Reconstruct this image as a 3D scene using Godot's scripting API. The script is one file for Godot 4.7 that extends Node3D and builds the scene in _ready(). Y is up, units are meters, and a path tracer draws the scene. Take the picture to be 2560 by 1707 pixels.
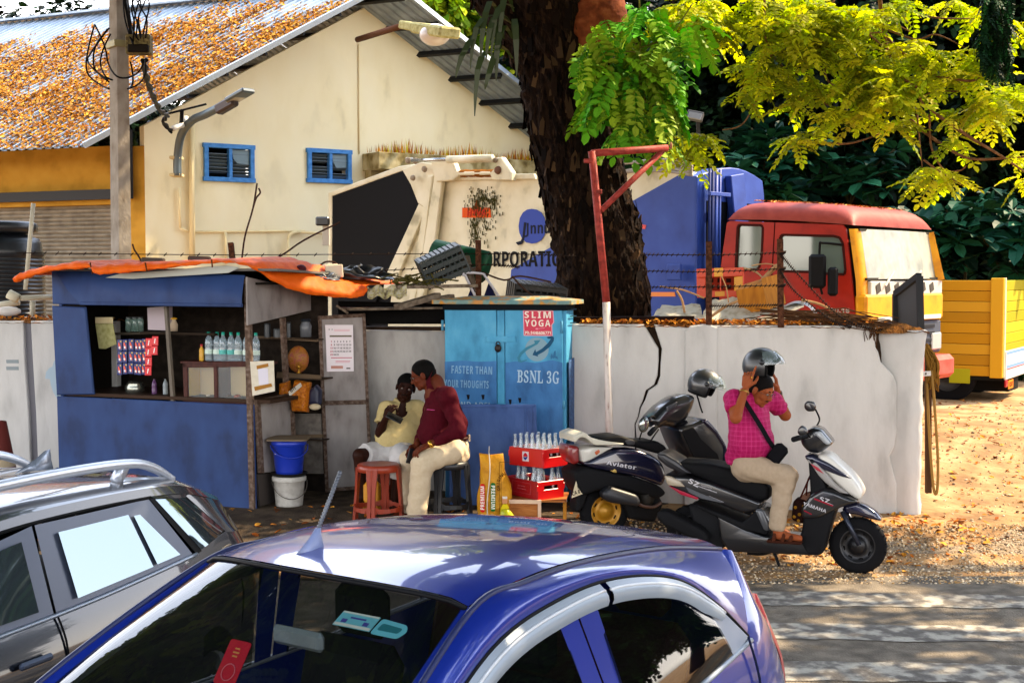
extends Node3D
# Helpers with short names: V3 a vector, rnd a random number, Nb a new mesh builder, Qm a plain material, W a weathered one, M any material, H a colour
const EYE := Vector3(0,2.32,0)
const PITCH := 0.05098
const FOCAL := 3400.0
var used := {}
var mats := {}
var rng := RandomNumberGenerator.new()
class MB:
	var st := SurfaceTool.new()
	var xf := Transform3D.IDENTITY
	var tint := Color.WHITE
	var empty := true
	func _init():
		st.begin(Mesh.PRIMITIVE_TRIANGLES)
		st.set_smooth_group(-1)
	func smooth(g := 1) -> MB:
		st.set_smooth_group(g)
		return self
	func v(p: Vector3,uv := Vector2.ZERO):
		st.set_color(tint)
		st.set_uv(uv)
		st.add_vertex(xf * p)
	func tri(a: Vector3,b: Vector3,c: Vector3):
		empty = false
		v(a); v(c); v(b)
	func quad(a: Vector3,b: Vector3,c: Vector3,d: Vector3):
		tri(a,b,c)
		tri(a,c,d)
	func quad_uv(a: Vector3,b: Vector3,c: Vector3,d: Vector3,r := Rect2(0,0,1,1)):
		empty = false
		var u := [Vector2(r.position.x,r.end.y),r.end,Vector2(r.end.x,r.position.y),r.position]
		v(a,u[0]); v(c,u[2]); v(b,u[1])
		v(a,u[0]); v(d,u[3]); v(c,u[2])
	func box(c: Vector3,s: Vector3,bev := 0.0,turn := Basis.IDENTITY):
		var keep := xf
		xf = xf * Transform3D(turn,c)
		var h := s * 0.5
		if bev <= 0.0:
			for ax in 3:
				for sg in [-1.0,1.0]:
					var n := Vector3.ZERO; n[ax] = h[ax] * sg
					var p := Vector3.ZERO; p[(ax + 1) % 3] = h[(ax + 1) % 3]
					var q := Vector3.ZERO; q[(ax + 2) % 3] = h[(ax + 2) % 3] * sg
					quad(n - p - q,n + p - q,n + p + q,n - p + q)
		else:
			bev = minf(bev,minf(h.x,minf(h.y,h.z)) * 0.95)
			for ax in 3:
				var b := (ax + 1) % 3
				var c2 := (ax + 2) % 3
				for sg in [-1.0,1.0]:
					var n := Vector3.ZERO; n[ax] = h[ax] * sg
					var p := Vector3.ZERO; p[b] = h[b] - bev
					var q := Vector3.ZERO; q[c2] = (h[c2] - bev) * sg
					quad(n - p - q,n + p - q,n + p + q,n - p + q)
				for s1 in [-1.0,1.0]:
					for s2 in [-1.0,1.0]:
						var e := Vector3.ZERO
						e[ax] = h[ax] - bev
						var a1 := Vector3.ZERO; a1[b] = h[b] * s1; a1[c2] = (h[c2] - bev) * s2
						var a2 := Vector3.ZERO; a2[b] = (h[b] - bev) * s1; a2[c2] = h[c2] * s2
						if s1 * s2 > 0: quad(a1 - e,a2 - e,a2 + e,a1 + e)
						else: quad(a1 + e,a2 + e,a2 - e,a1 - e)
			for sx in [-1.0,1.0]:
				for sy in [-1.0,1.0]:
					for sz in [-1.0,1.0]:
						var a := Vector3(h.x * sx,(h.y - bev) * sy,(h.z - bev) * sz)
						var b3 := Vector3((h.x - bev) * sx,h.y * sy,(h.z - bev) * sz)
						var d := Vector3((h.x - bev) * sx,(h.y - bev) * sy,h.z * sz)
						if sx * sy * sz > 0: tri(a,b3,d)
						else: tri(a,d,b3)
		xf = keep
	func beam(a: Vector3,b: Vector3,w: float,h: float,up := Vector3.UP,bev := 0.0):
		var z := (b - a).normalized()
		if absf(z.dot(up)) > 0.99: up = Vector3.RIGHT
		var x := up.cross(z).normalized()
		box((a + b) * 0.5,Vector3(w,h,a.distance_to(b)),bev,Basis(x,z.cross(x),z))
	func loft(rings: Array,closed := true,caps := true):
		for i in rings.size() - 1:
			var a: Array = rings[i]
			var b: Array = rings[i + 1]
			var n := a.size()
			for j in (n if closed else n - 1):
				var k := (j + 1) % n
				quad(a[j],a[k],b[k],b[j])
		if caps and closed:
			for e in [0,rings.size() - 1]:
				var r: Array = rings[e]
				var c := Vector3.ZERO
				for p in r: c += p
				c /= r.size()
				for j in r.size():
					var k := (j + 1) % r.size()
					if e == 0: tri(c,r[k],r[j])
					else: tri(c,r[j],r[k])
	func tube(pts: Array,r,n := 8,caps := true):
		var rings := []
		var m := pts.size()
		var side := Vector3.ZERO
		for i in m:
			var t: Vector3 = (pts[mini(i + 1,m - 1)] - pts[maxi(i - 1,0)]).normalized()
			if side == Vector3.ZERO:
				side = t.cross(Vector3.UP)
				if side.length() < 0.05: side = t.cross(Vector3.RIGHT)
			side = (side - t * side.dot(t)).normalized()
			var up := side.cross(t)
			var rad: float = r[i] if r is Array or r is PackedFloat32Array else r
			var ring := []
			for j in n:
				var a := TAU * j / n
				ring.append(pts[i] + (side * cos(a) + up * sin(a)) * rad)
			rings.append(ring)
		loft(rings,true,caps)
	func lathe(profile: Array,at: Vector3 = Vector3.ZERO,n := 20,turn := Basis.IDENTITY,arc := TAU):
		var keep := xf
		xf = xf * Transform3D(turn,at)
		var steps := n if arc < TAU else n
		for j in steps:
			var a0 := arc * j / n
			var a1 := arc * (j + 1) / n
			for i in profile.size() - 1:
				var p: Vector2 = profile[i]
				var q: Vector2 = profile[i + 1]
				quad(Vector3(p.x * cos(a1),p.y,p.x * sin(a1)),Vector3(p.x * cos(a0),p.y,p.x * sin(a0)),Vector3(q.x * cos(a0),q.y,q.x * sin(a0)),Vector3(q.x * cos(a1),q.y,q.x * sin(a1)))
		xf = keep
	func ball(c: Vector3,r: Vector3,n := 14,turn := Basis.IDENTITY,lo := -PI / 2,hi := PI / 2):
		var prof := []
		var m := maxi(4,n / 2)
		for i in m + 1:
			var a := lerpf(lo,hi,float(i) / m)
			prof.append(Vector2(cos(a),sin(a)))
		lathe(prof,c,n,turn * Basis.from_scale(r))
	func flat(poly: PackedVector2Array,z: float,front := true):
		var ix := Geometry2D.triangulate_polygon(poly)
		for i in range(0,ix.size(),3):
			var a := poly[ix[i]]
			var b := poly[ix[i + 1]]
			var c := poly[ix[i + 2]]
			var ccw := (b - a).cross(c - a) > 0
			if ccw == front: tri(Vector3(a.x,a.y,z),Vector3(b.x,b.y,z),Vector3(c.x,c.y,z))
			else: tri(Vector3(a.x,a.y,z),Vector3(c.x,c.y,z),Vector3(b.x,b.y,z))
	func prism(poly: PackedVector2Array,z0: float,z1: float,bev := 0.0,steps := 1,sides_smooth := 0):
		if Geometry2D.is_polygon_clockwise(poly): poly.reverse()
		var n := poly.size()
		var nor := PackedVector2Array()
		for i in n:
			var a := (poly[i] - poly[(i + n - 1) % n]).normalized()
			var b := (poly[(i + 1) % n] - poly[i]).normalized()
			var m := Vector2(a.y + b.y,-a.x - b.x)
			m = m.normalized() / maxf(0.5,sqrt(maxf(0.0,(1.0 + a.dot(b)) * 0.5)))
			nor.append(m)
		var layers := []
		if bev > 0:
			for i in steps + 1:
				var a := PI / 2 * i / steps
				layers.append([bev * (1.0 - sin(a)),z0 + bev * (1.0 - cos(a))])
			for i in steps + 1:
				var a := PI / 2 * (steps - i) / steps
				layers.append([bev * (1.0 - sin(a)),z1 - bev * (1.0 - cos(a))])
		else:
			layers = [[0.0,z0],[0.0,z1]]
		var rings := []
		for l in layers:
			var ring := []
			for i in n: ring.append(Vector3(poly[i].x - nor[i].x * l[0],poly[i].y - nor[i].y * l[0],l[1]))
			rings.append(ring)
		if sides_smooth: st.set_smooth_group(sides_smooth)
		loft(rings,true,false)
		if sides_smooth: st.set_smooth_group(-1)
		for e in [0,rings.size() - 1]:
			var p2 := PackedVector2Array()
			for p in rings[e]: p2.append(Vector2(p.x,p.y))
			flat(p2,rings[e][0].z,e != 0)
	func pillow(base: PackedVector2Array,r: float,z0: float,z1: float,bev: float,steps := 3):
		if Geometry2D.is_polygon_clockwise(base): base.reverse()
		var n := base.size()
		bev = minf(bev,absf(z1 - z0) * 0.49)
		var inset := func_inset(base,bev)
		for tries in 12:
			var ok := true
			for i in n:
				if (inset[(i + 1) % n] - inset[i]).dot(base[(i + 1) % n] - base[i]) <= 0.0: ok = false
			if ok and Geometry2D.triangulate_polygon(MB.soften(inset,maxf(r - bev,0.004))).size() > 0: break
			bev *= 0.7
			inset = func_inset(base,bev)
		var layers := []
		for i in steps + 1: layers.append([bev * (1.0 - sin(PI / 2 * i / steps)),z0 + bev * (1.0 - cos(PI / 2 * i / steps))])
		for i in steps + 1: layers.append([bev * (1.0 - cos(PI / 2 * i / steps)),z1 - bev * (1.0 - sin(PI / 2 * i / steps))])
		var rings := []
		var last := PackedVector2Array()
		for l in layers:
			last = MB.soften(func_inset(base,l[0]),maxf(r - l[0],0.004))
			var ring := []
			for p in last: ring.append(Vector3(p.x,p.y,l[1]))
			rings.append(ring)
		st.set_smooth_group(1)
		loft(rings,true,false)
		flat(last,z1,true)
		st.set_smooth_group(-1)
		flat(last,z0,false)
	func func_inset(base: PackedVector2Array,d: float) -> PackedVector2Array:
		var n := base.size()
		var out := PackedVector2Array()
		for i in n:
			var a := (base[i] - base[(i + n - 1) % n]).normalized()
			var b := (base[(i + 1) % n] - base[i]).normalized()
			var m := Vector2(a.y + b.y,-a.x - b.x).normalized() / maxf(0.45,sqrt(maxf(0.0,(1.0 + a.dot(b)) * 0.5)))
			out.append(base[i] - m * d)
		return out
	static func soften(p: PackedVector2Array,r: float) -> PackedVector2Array:
		var out := PackedVector2Array()
		for i in p.size():
			var q := p[i]
			var u := p[(i + p.size() - 1) % p.size()] - q
			var w := p[(i + 1) % p.size()] - q
			var d := minf(r,minf(u.length(),w.length()) * 0.45)
			for k in 5:
				var t := k / 4.0
				var s := q + u.normalized() * d
				var e := q + w.normalized() * d
				out.append(s.lerp(q,t).lerp(q.lerp(e,t),t))
		return out
	func plate(poly: Array,thick: float):
		var nrm: Vector3 = (poly[1] - poly[0]).cross(poly[2] - poly[0]).normalized()
		var x: Vector3 = (poly[1] - poly[0]).normalized()
		var y := nrm.cross(x)
		var p2 := PackedVector2Array()
		for p in poly: p2.append(Vector2((p - poly[0]).dot(x),(p - poly[0]).dot(y)))
		var keep := xf
		xf = xf * Transform3D(Basis(x,y,nrm),poly[0])
		prism(p2,-thick,0.0)
		xf = keep
	func patch(rows: Array,uv := false):
		for i in rows.size() - 1:
			for j in rows[i].size() - 1:
				if uv:
					var m: float = rows[i].size() - 1
					var k: float = rows.size() - 1
					quad_uv(rows[i][j],rows[i][j + 1],rows[i + 1][j + 1],rows[i + 1][j],Rect2(j / m,1.0 - (i + 1) / k,1.0 / m,1.0 / k))
				else:
					quad(rows[i][j],rows[i][j + 1],rows[i + 1][j + 1],rows[i + 1][j])
	func ruled(a: Array,b: Array,n := 12,m := 4,bulge := Vector3.ZERO):
		var rows := []
		for i in m + 1:
			var t := float(i) / m
			var row := []
			for j in n + 1:
				var s := float(j) / n
				row.append(MB.along(a,s).lerp(MB.along(b,s),t) + bulge * 4.0 * t * (1.0 - t))
			rows.append(row)
		patch(rows)
	static func along(c: Array,s: float) -> Vector3:
		var f := s * (c.size() - 1)
		var i := mini(int(f),c.size() - 2)
		var t := f - i
		var p0: Vector3 = c[maxi(i - 1,0)]
		var p3: Vector3 = c[mini(i + 2,c.size() - 1)]
		return c[i].cubic_interpolate(c[i + 1],p0,p3,t) if c.size() > 2 else c[i].lerp(c[i + 1],t)
	func mesh() -> ArrayMesh:
		st.generate_normals()
		st.index()
		return st.commit()
func curve(c: Array,n: int) -> Array:
	var out := []
	for i in n + 1: out.append(MB.along(c,float(i) / n))
	return out
func poly(a: Array) -> PackedVector2Array:
	var p := PackedVector2Array()
	for i in range(0,a.size(),2): p.append(Vector2(a[i],a[i + 1]))
	return p
func rounded(a: Array,r: float,n := 3) -> PackedVector2Array:
	var p := poly(a)
	var out := PackedVector2Array()
	for i in p.size():
		var q := p[i]
		var u := p[(i + p.size() - 1) % p.size()] - q
		var w := p[(i + 1) % p.size()] - q
		var d := minf(r,minf(u.length(),w.length()) * 0.45)
		for k in n + 1:
			var t := float(k) / n
			var s := q + u.normalized() * d
			var e := q + w.normalized() * d
			out.append(s.lerp(q,t).lerp(q.lerp(e,t),t))
	return out
func spline(a: Array,n := 4) -> PackedVector2Array:
	var p := poly(a)
	var m := p.size()
	var out := PackedVector2Array()
	for i in m:
		for k in n:
			out.append(p[i].cubic_interpolate(p[(i + 1) % m],p[(i + m - 1) % m],p[(i + 2) % m],float(k) / n))
	return out
func at(px: float,py: float,d: float) -> Vector3:
	var r := V3((px - 1280.0) / FOCAL,-(py - 853.5) / FOCAL,-1.0).rotated(Vector3.RIGHT,-PITCH)
	return EYE + r * (d / -r.z)
func numbered(called: String,parent: Node) -> String:
	var key := str(parent.get_instance_id()) + called
	var n: int = used.get(key,0)
	used[key] = n + 1
	return called if n == 0 else "%s_%03d" % [called,n]
func tag(o: Node,label: String,category := "",group := "",kind := ""):
	if label: o.set_meta("label",label)
	if category: o.set_meta("category",category)
	if group: o.set_meta("group",group)
	if kind: o.set_meta("kind",kind)
	return o
func thing(called: String,label: String,category: String,where := Vector3.ZERO,turn := 0.0,group := "") -> Node3D:
	var o := Node3D.new()
	o.name = numbered(called,self)
	add_child(o,true)
	o.position = where
	o.rotation.y = turn
	tag(o,label,category,group)
	return o
func put(called: String,m,mat: Material,parent: Node = self) -> MeshInstance3D:
	var o := MeshInstance3D.new()
	o.name = numbered(called,parent)
	o.mesh = m.mesh() if m is MB else m
	o.material_override = mat
	parent.add_child(o,true)
	return o
func struct(called: String,m,mat: Material,label := "") -> MeshInstance3D:
	var o := put(called,m,mat)
	tag(o,label,"","","structure")
	return o
func dup(root: Node3D,label := "") -> Node3D:
	var r: Node3D = root.duplicate()
	r.name = numbered(String(root.name).trim_suffix("_001"),self)
	add_child(r,true)
	if label: r.set_meta("label",label)
	return r
func many(called: String,mesh: Mesh,mat: Material,xs: Array,parent: Node = self,colors: Array = []) -> MultiMeshInstance3D:
	var mm := MultiMesh.new()
	mm.transform_format = MultiMesh.TRANSFORM_3D
	mm.use_colors = colors.size() > 0
	mm.mesh = mesh
	mm.instance_count = xs.size()
	var buf := PackedFloat32Array()
	for i in xs.size():
		var t: Transform3D = xs[i]
		var b := t.basis
		buf.append_array(PackedFloat32Array([b.x.x,b.y.x,b.z.x,t.origin.x,b.x.y,b.y.y,b.z.y,t.origin.y,b.x.z,b.y.z,b.z.z,t.origin.z]))
		if colors.size() > 0:
			var c: Color = colors[i]
			buf.append_array(PackedFloat32Array([c.r,c.g,c.b,c.a]))
	mm.buffer = buf
	var o := MultiMeshInstance3D.new()
	o.name = numbered(called,parent)
	o.multimesh = mm
	o.material_override = mat
	parent.add_child(o,true)
	o.set_meta("kind","stuff")
	return o
func word(text: String,mat: Material,parent: Node,where: Transform3D,size: float,stretch := 1.0,bold := true,called := "lettering",face := "Droid Sans",spread := 0.0) -> MeshInstance3D:
	var t := TextMesh.new()
	var f := SystemFont.new()
	f.font_names = PackedStringArray([face])
	f.font_weight = 700 if bold else 400
	var use: Font = f
	if spread != 0.0:
		var fv := FontVariation.new()
		fv.base_font = f
		fv.spacing_glyph = int(spread)
		use = fv
	t.font = use
	t.text = text
	t.font_size = 32
	t.pixel_size = size / 24.0
	t.depth = 0.002
	t.curve_step = 2.0
	var o := MeshInstance3D.new()
	o.name = numbered(called,parent)
	o.mesh = t
	o.material_override = mat
	o.transform = where * Transform3D(Basis.from_scale(V3(stretch,1,1)),Vector3.ZERO)
	parent.add_child(o,true)
	return o
func M(c: Color,rough := 0.6,metal := 0.0,opt := {}) -> StandardMaterial3D:
	var key := str(c) + str(rough) + str(metal) + str(opt)
	if mats.has(key): return mats[key]
	var m := StandardMaterial3D.new()
	m.albedo_color = c
	m.roughness = rough
	m.metallic = metal
	if rough >= 0.5 and metal < 0.2: m.metallic_specular = 0.2
	for k in opt: m.set(k,opt[k])
	mats[key] = m
	return m
func H(hex: String) -> Color: return Color(hex)
func noise(freq: float,octaves := 4,kind := FastNoiseLite.TYPE_SIMPLEX_SMOOTH,sd := 1) -> FastNoiseLite:
	var n := FastNoiseLite.new()
	n.noise_type = kind
	n.frequency = freq
	n.fractal_octaves = octaves
	n.seed = sd
	return n
func ntex(stops: Array,freq := 0.01,octaves := 5,sd := 1,size := 512,kind := FastNoiseLite.TYPE_SIMPLEX_SMOOTH) -> NoiseTexture2D:
	var g := Gradient.new()
	var off := PackedFloat32Array()
	var col := PackedColorArray()
	for i in range(0,stops.size(),2):
		off.append(stops[i]); col.append(stops[i + 1])
	g.offsets = off
	g.colors = col
	var t := NoiseTexture2D.new()
	t.width = size; t.height = size
	t.seamless = true
	t.noise = noise(freq,octaves,kind,sd)
	t.color_ramp = g
	return t
var bump_fine: NoiseTexture2D
var bump_soft: NoiseTexture2D
var bump_grain: NoiseTexture2D
func W(stops: Array,scale: Vector3,rough := 0.8,freq := 0.012,sd := 1,relief := 0.3,bump: NoiseTexture2D = null,opt := {}) -> StandardMaterial3D:
	var m := StandardMaterial3D.new()
	var mean := Color(0,0,0)
	for i in range(1,stops.size(),2): mean += stops[i] * (2.0 / stops.size())
	var soft := stops.duplicate()
	for i in range(1,stops.size(),2): soft[i] = stops[i].lerp(mean,opt.get("even",0.45))
	m.albedo_texture = ntex(soft,freq * 0.5,6,sd)
	m.uv1_triplanar = true
	m.uv1_world_triplanar = true
	m.uv1_scale = scale
	m.roughness = rough
	m.metallic_specular = 0.22 if rough >= 0.75 else 0.32
	if relief > 0:
		m.heightmap_enabled = true
		m.heightmap_texture = bump if bump else bump_fine
		m.heightmap_scale = relief
	for k in opt:
		if k != "even": m.set(k,opt[k])
	return m
func glass(a := 0.12,c := Color(0.9,0.95,0.95)) -> StandardMaterial3D:
	return M(Color(c.r,c.g,c.b,a),0.03,0.0,{"transparency": BaseMaterial3D.TRANSPARENCY_ALPHA,"metallic_specular": 0.6})
func rot(deg_x: float,deg_y: float,deg_z: float) -> Basis:
	return Basis.from_euler(V3(deg_to_rad(deg_x),deg_to_rad(deg_y),deg_to_rad(deg_z)))
func _ready() -> void:
	var cam := Camera3D.new()
	cam.name = "camera"
	cam.position = EYE
	cam.rotation.x = -PITCH
	cam.fov = rad_to_deg(2.0 * atan(853.5 / FOCAL))
	cam.near = 0.1
	cam.far = 400.0
	add_child(cam)
	cam.current = true
	var sky_mat := ProceduralSkyMaterial.new()
	sky_mat.sky_top_color = Color(0.72,0.77,0.86)
	sky_mat.sky_horizon_color = Color(1.0,0.96,0.90)
	sky_mat.sky_curve = 0.16
	sky_mat.ground_bottom_color = Color(0.42,0.37,0.31)
	sky_mat.ground_horizon_color = Color(0.60,0.56,0.50)
	sky_mat.sky_energy_multiplier = 1.5
	var env := Environment.new()
	env.background_mode = Environment.BG_SKY
	env.sky = Sky.new()
	env.sky.sky_material = sky_mat
	env.tonemap_mode = Environment.TONE_MAPPER_LINEAR
	env.tonemap_exposure = 2.55
	env.sdfgi_enabled = true
	env.ssao_enabled = true
	env.ssil_enabled = true
	var we := WorldEnvironment.new()
	we.name = "environment"
	we.environment = env
	add_child(we)
	var sun := DirectionalLight3D.new()
	sun.name = "sun"
	sun.light_energy = 1.6
	sun.light_color = Color(1.0,0.90,0.74)
	sun.light_angular_distance = 0.5
	sun.shadow_enabled = true
	sun.sky_mode = DirectionalLight3D.SKY_MODE_LIGHT_ONLY
	add_child(sun)
	sun.look_at_from_position(Vector3.ZERO,-V3(0.63,0.70,-0.25))
	rng.seed = 7
	bump_fine = ntex([0.0,Color.BLACK,1.0,Color.WHITE],0.03,5,11)
	bump_soft = ntex([0.0,Color.BLACK,1.0,Color.WHITE],0.008,4,12)
	bump_grain = ntex([0.0,Color.BLACK,1.0,Color.WHITE],0.12,3,13)
	make_ground()
	make_wall()
	scatter_ground()
	make_kiosk()
	make_cabinet()
	make_sign_frame()
	make_street_goods()
	make_warehouse()
	make_pole()
	make_tank()
	make_lorry()
	make_goods_truck()
	make_yard_goods()
	make_rain_tree()
	make_background()
	make_hatchback()
	make_suv()
	make_seated_men()
	make_rider()
	make_scooters()
func gy(x: float,z: float) -> float:
	var d := -z
	var side := lerpf(0.24,0.15,smoothstep(-0.5,3.2,x))
	var y := smoothstep(10.3,11.7,d) * side
	y += smoothstep(12.2,16.5,d) * (0.52 - side)
	if d < 10.0: y -= (10.0 - d) * 0.008
	return y
func on_ground(x: float,z: float,lift := 0.0) -> Vector3: return Vector3(x,gy(x,z) + lift,z)
var edge_noise := noise(0.9,3,FastNoiseLite.TYPE_SIMPLEX,4)
func road_edge(x: float) -> float: return -10.16 - 0.02 * x + edge_noise.get_noise_1d(x) * 0.16
func grit_edge(x: float) -> float: return -11.0 - 0.05 * x + edge_noise.get_noise_1d(x * 0.8 + 40.0) * 0.35
func sheet(x0: float,x1: float,z0: float,z1: float,nx: int,nz: int,lift: float,to_edge := false) -> MB:
	var m := Nb().smooth()
	var rows := []
	for i in nz + 1:
		var row := []
		for j in nx + 1:
			var x := lerpf(x0,x1,float(j) / nx)
			var z := lerpf(z0,z1,float(i) / nz)
			if to_edge: z = lerpf(z0,road_edge(x),float(i) / nz)
			row.append(on_ground(x,z,lift))
		rows.append(row)
	m.patch(rows)
	return m
func make_ground() -> void:
	var dirt := W([0.2,H("6b5138"),0.42,H("96744f"),0.58,H("b08a60"),0.8,H("c7a57c")],Vector3.ONE * 0.32,0.95,0.018,3,1.6)
	var m := Nb().smooth()
	var xs := [-160.0,-60.0,-24.0]
	for i in 49: xs.append(-12.0 + i * 0.5)
	xs.append_array([24.0,60.0,160.0])
	var zs := [60.0,20.0,4.0]
	for i in 41: zs.append(-2.0 - i * 0.5)
	zs.append_array([-30.0,-60.0,-200.0])
	var rows := []
	for z in zs:
		var row := []
		for x in xs: row.append(on_ground(x,z))
		rows.append(row)
	m.patch(rows)
	struct("ground",m,dirt)
	var shaded_dirt := W([0.15,H("2c251f"),0.45,H("453a30"),0.62,H("564a3d"),0.85,H("6b5d4c")],Vector3.ONE * 0.8,0.95,0.02,6,1.0,bump_grain)  # dark dirt by the kiosk, with the shade there put into its colour
	var t := Nb().smooth()
	var r3 := []
	for i in 11:
		var row := []
		for j in 81:
			var x := -8.0 + j * 0.118
			row.append(on_ground(x,lerpf(road_edge(x) + 0.02,-12.95 + 0.15 * x,i / 10.0),0.004 + 0.004 * smoothstep(0.0,0.4,i / 10.0) * smoothstep(1.0,0.6,i / 10.0) * smoothstep(1.44,1.0,x) - 0.003 * smoothstep(0.9,1.44,x)))
		r3.append(row)
	t.patch(r3)
	struct("dark_shaded_ground",t,shaded_dirt)
	var tar := W([0.15,H("565049"),0.45,H("6f675d"),0.62,H("82796d"),0.85,H("958a7b")],Vector3.ONE * 0.9,0.9,0.02,5,0.7,bump_grain)
	struct("road",sheet(-60,60,16,-10,240,52,0.006,true),tar)
	var grit := W([0.2,H("6d5f50"),0.45,H("94816c"),0.6,H("b29c82"),0.85,H("d0bb9d")],Vector3.ONE * 1.6,0.95,0.05,8,1.4,bump_grain)
	var g := Nb().smooth()
	var r2 := []
	for i in 9:
		var row := []
		for j in 121:
			var x := -8.0 + j * 0.18
			row.append(on_ground(x,lerpf(road_edge(x),grit_edge(x),i / 8.0),0.0035))
		r2.append(row)
	g.patch(r2)
	struct("gravel_shoulder",g,grit)
	var worn := W([0.30,H("69645f"),0.45,H("7d7872"),0.58,H("a39d93"),0.75,H("b9b3a7")],V3(0.7,0.7,0.7),0.85,0.03,21,0.4,bump_grain,{"even": 0.1})
	for k in 6:
		var z := -9.55 + k * 0.86
		var s := Nb().smooth()
		var rr := []
		for i in 3:
			var row := []
			for j in 41:
				var x := 1.2 + j * 0.12
				row.append(on_ground(x,z + (i - 1.0) * 0.19 + 0.06 * (x - 2.0) + edge_noise.get_noise_2d(x * 2.0,i * 30.0 + k * 9.0) * 0.04,0.011))
			rr.append(row)
		s.patch(rr)
		struct("crossing_stripe",s,worn)
func scatter_ground() -> void:
	var peb := Nb().smooth()
	peb.ball(Vector3.ZERO,V3(1,0.6,0.8),6)
	var xs := []
	var cs := []
	var tones := [H("8c7a66"),H("b39a7b"),H("c9b08c"),H("6b5c4c"),H("a98658"),H("d8c7ab")]
	for i in 15000:
		var x := rnd(0.6,7.5)
		var d := rnd(10.0,11.6) if i % 5 else rnd(10.0,17.0)
		if x < 3.9 and d > 12.0: continue
		var s := rnd(0.004,0.014) * (1.6 if i % 40 == 0 else 1.0)
		xs.append(Transform3D(Basis.from_euler(V3(0,rng.randf() * TAU,rnd(-0.3,0.3))).scaled(Vector3.ONE * s),on_ground(x,-d,s * 0.2 + 0.004)))
		cs.append(tones[rng.randi() % tones.size()].srgb_to_linear())
	tag(many("gravel",peb.mesh(),M(Color.WHITE,0.95,0,{"vertex_color_use_as_albedo": true}),xs,self,cs),"loose gravel and grit along the edge of the asphalt")
	xs = []
	cs = []
	var leaf_tones := [H("b5651d"),H("d08a2c"),H("8d4a1a"),H("e0a040"),H("6e3d1c"),H("c27a30")]
	for i in 2600:
		var x := rnd(-4.5,8.5)
		var d := rnd(10.4,19.0)
		if x < 3.95 and d > 12.2: d = rnd(10.5,12.0)
		if x < 1.0 and i % 4: continue
		if d < 11.0 and i % 2: continue
		var s := rnd(0.018,0.045)
		xs.append(Transform3D(Basis.from_euler(V3(rnd(-0.5,0.5),rng.randf() * TAU,rnd(-0.5,0.5))).scaled(Vector3.ONE * s),on_ground(x,-d,0.01)))
		cs.append(leaf_tones[rng.randi() % leaf_tones.size()].srgb_to_linear())
	tag(many("leaf_litter",dry_leaf(),M(Color.WHITE,0.8,0,{"vertex_color_use_as_albedo": true}),xs,self,cs),"dry orange brown leaves scattered over the dirt by the gate")
func dry_leaf() -> ArrayMesh:
	var m := Nb()
	var a := [V3(0,0,-1),V3(0.45,0.14,-0.3),V3(0.42,0.2,0.4),V3(0,0.02,1),V3(-0.42,0.2,0.4),V3(-0.45,0.14,-0.3)]
	for s in [[0,3,2],[0,2,1],[0,5,4],[0,4,3]]: m.tri(a[s[0]],a[s[1]],a[s[2]])
	return m.mesh()
const WALL0 := Vector3(0,0,-12.65)
var wall_frame: Transform3D
func wall_xy(px: float,py: float) -> Vector2:
	var p := meet(px,py,wall_frame)
	return Vector2(p.x,p.y)
func meet(px: float,py: float,fr: Transform3D) -> Vector3:
	var r := at(px,py,1.0) - EYE
	var k := (fr.origin - EYE).dot(fr.basis.z) / r.dot(fr.basis.z)
	return fr.affine_inverse() * (EYE + r * k)
func meet_all(a: Array,fr: Transform3D) -> PackedVector2Array:
	var out := PackedVector2Array()
	for i in range(0,a.size(),2):
		var p := meet(a[i],a[i + 1],fr)
		out.append(Vector2(p.x,p.y))
	return out
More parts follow.
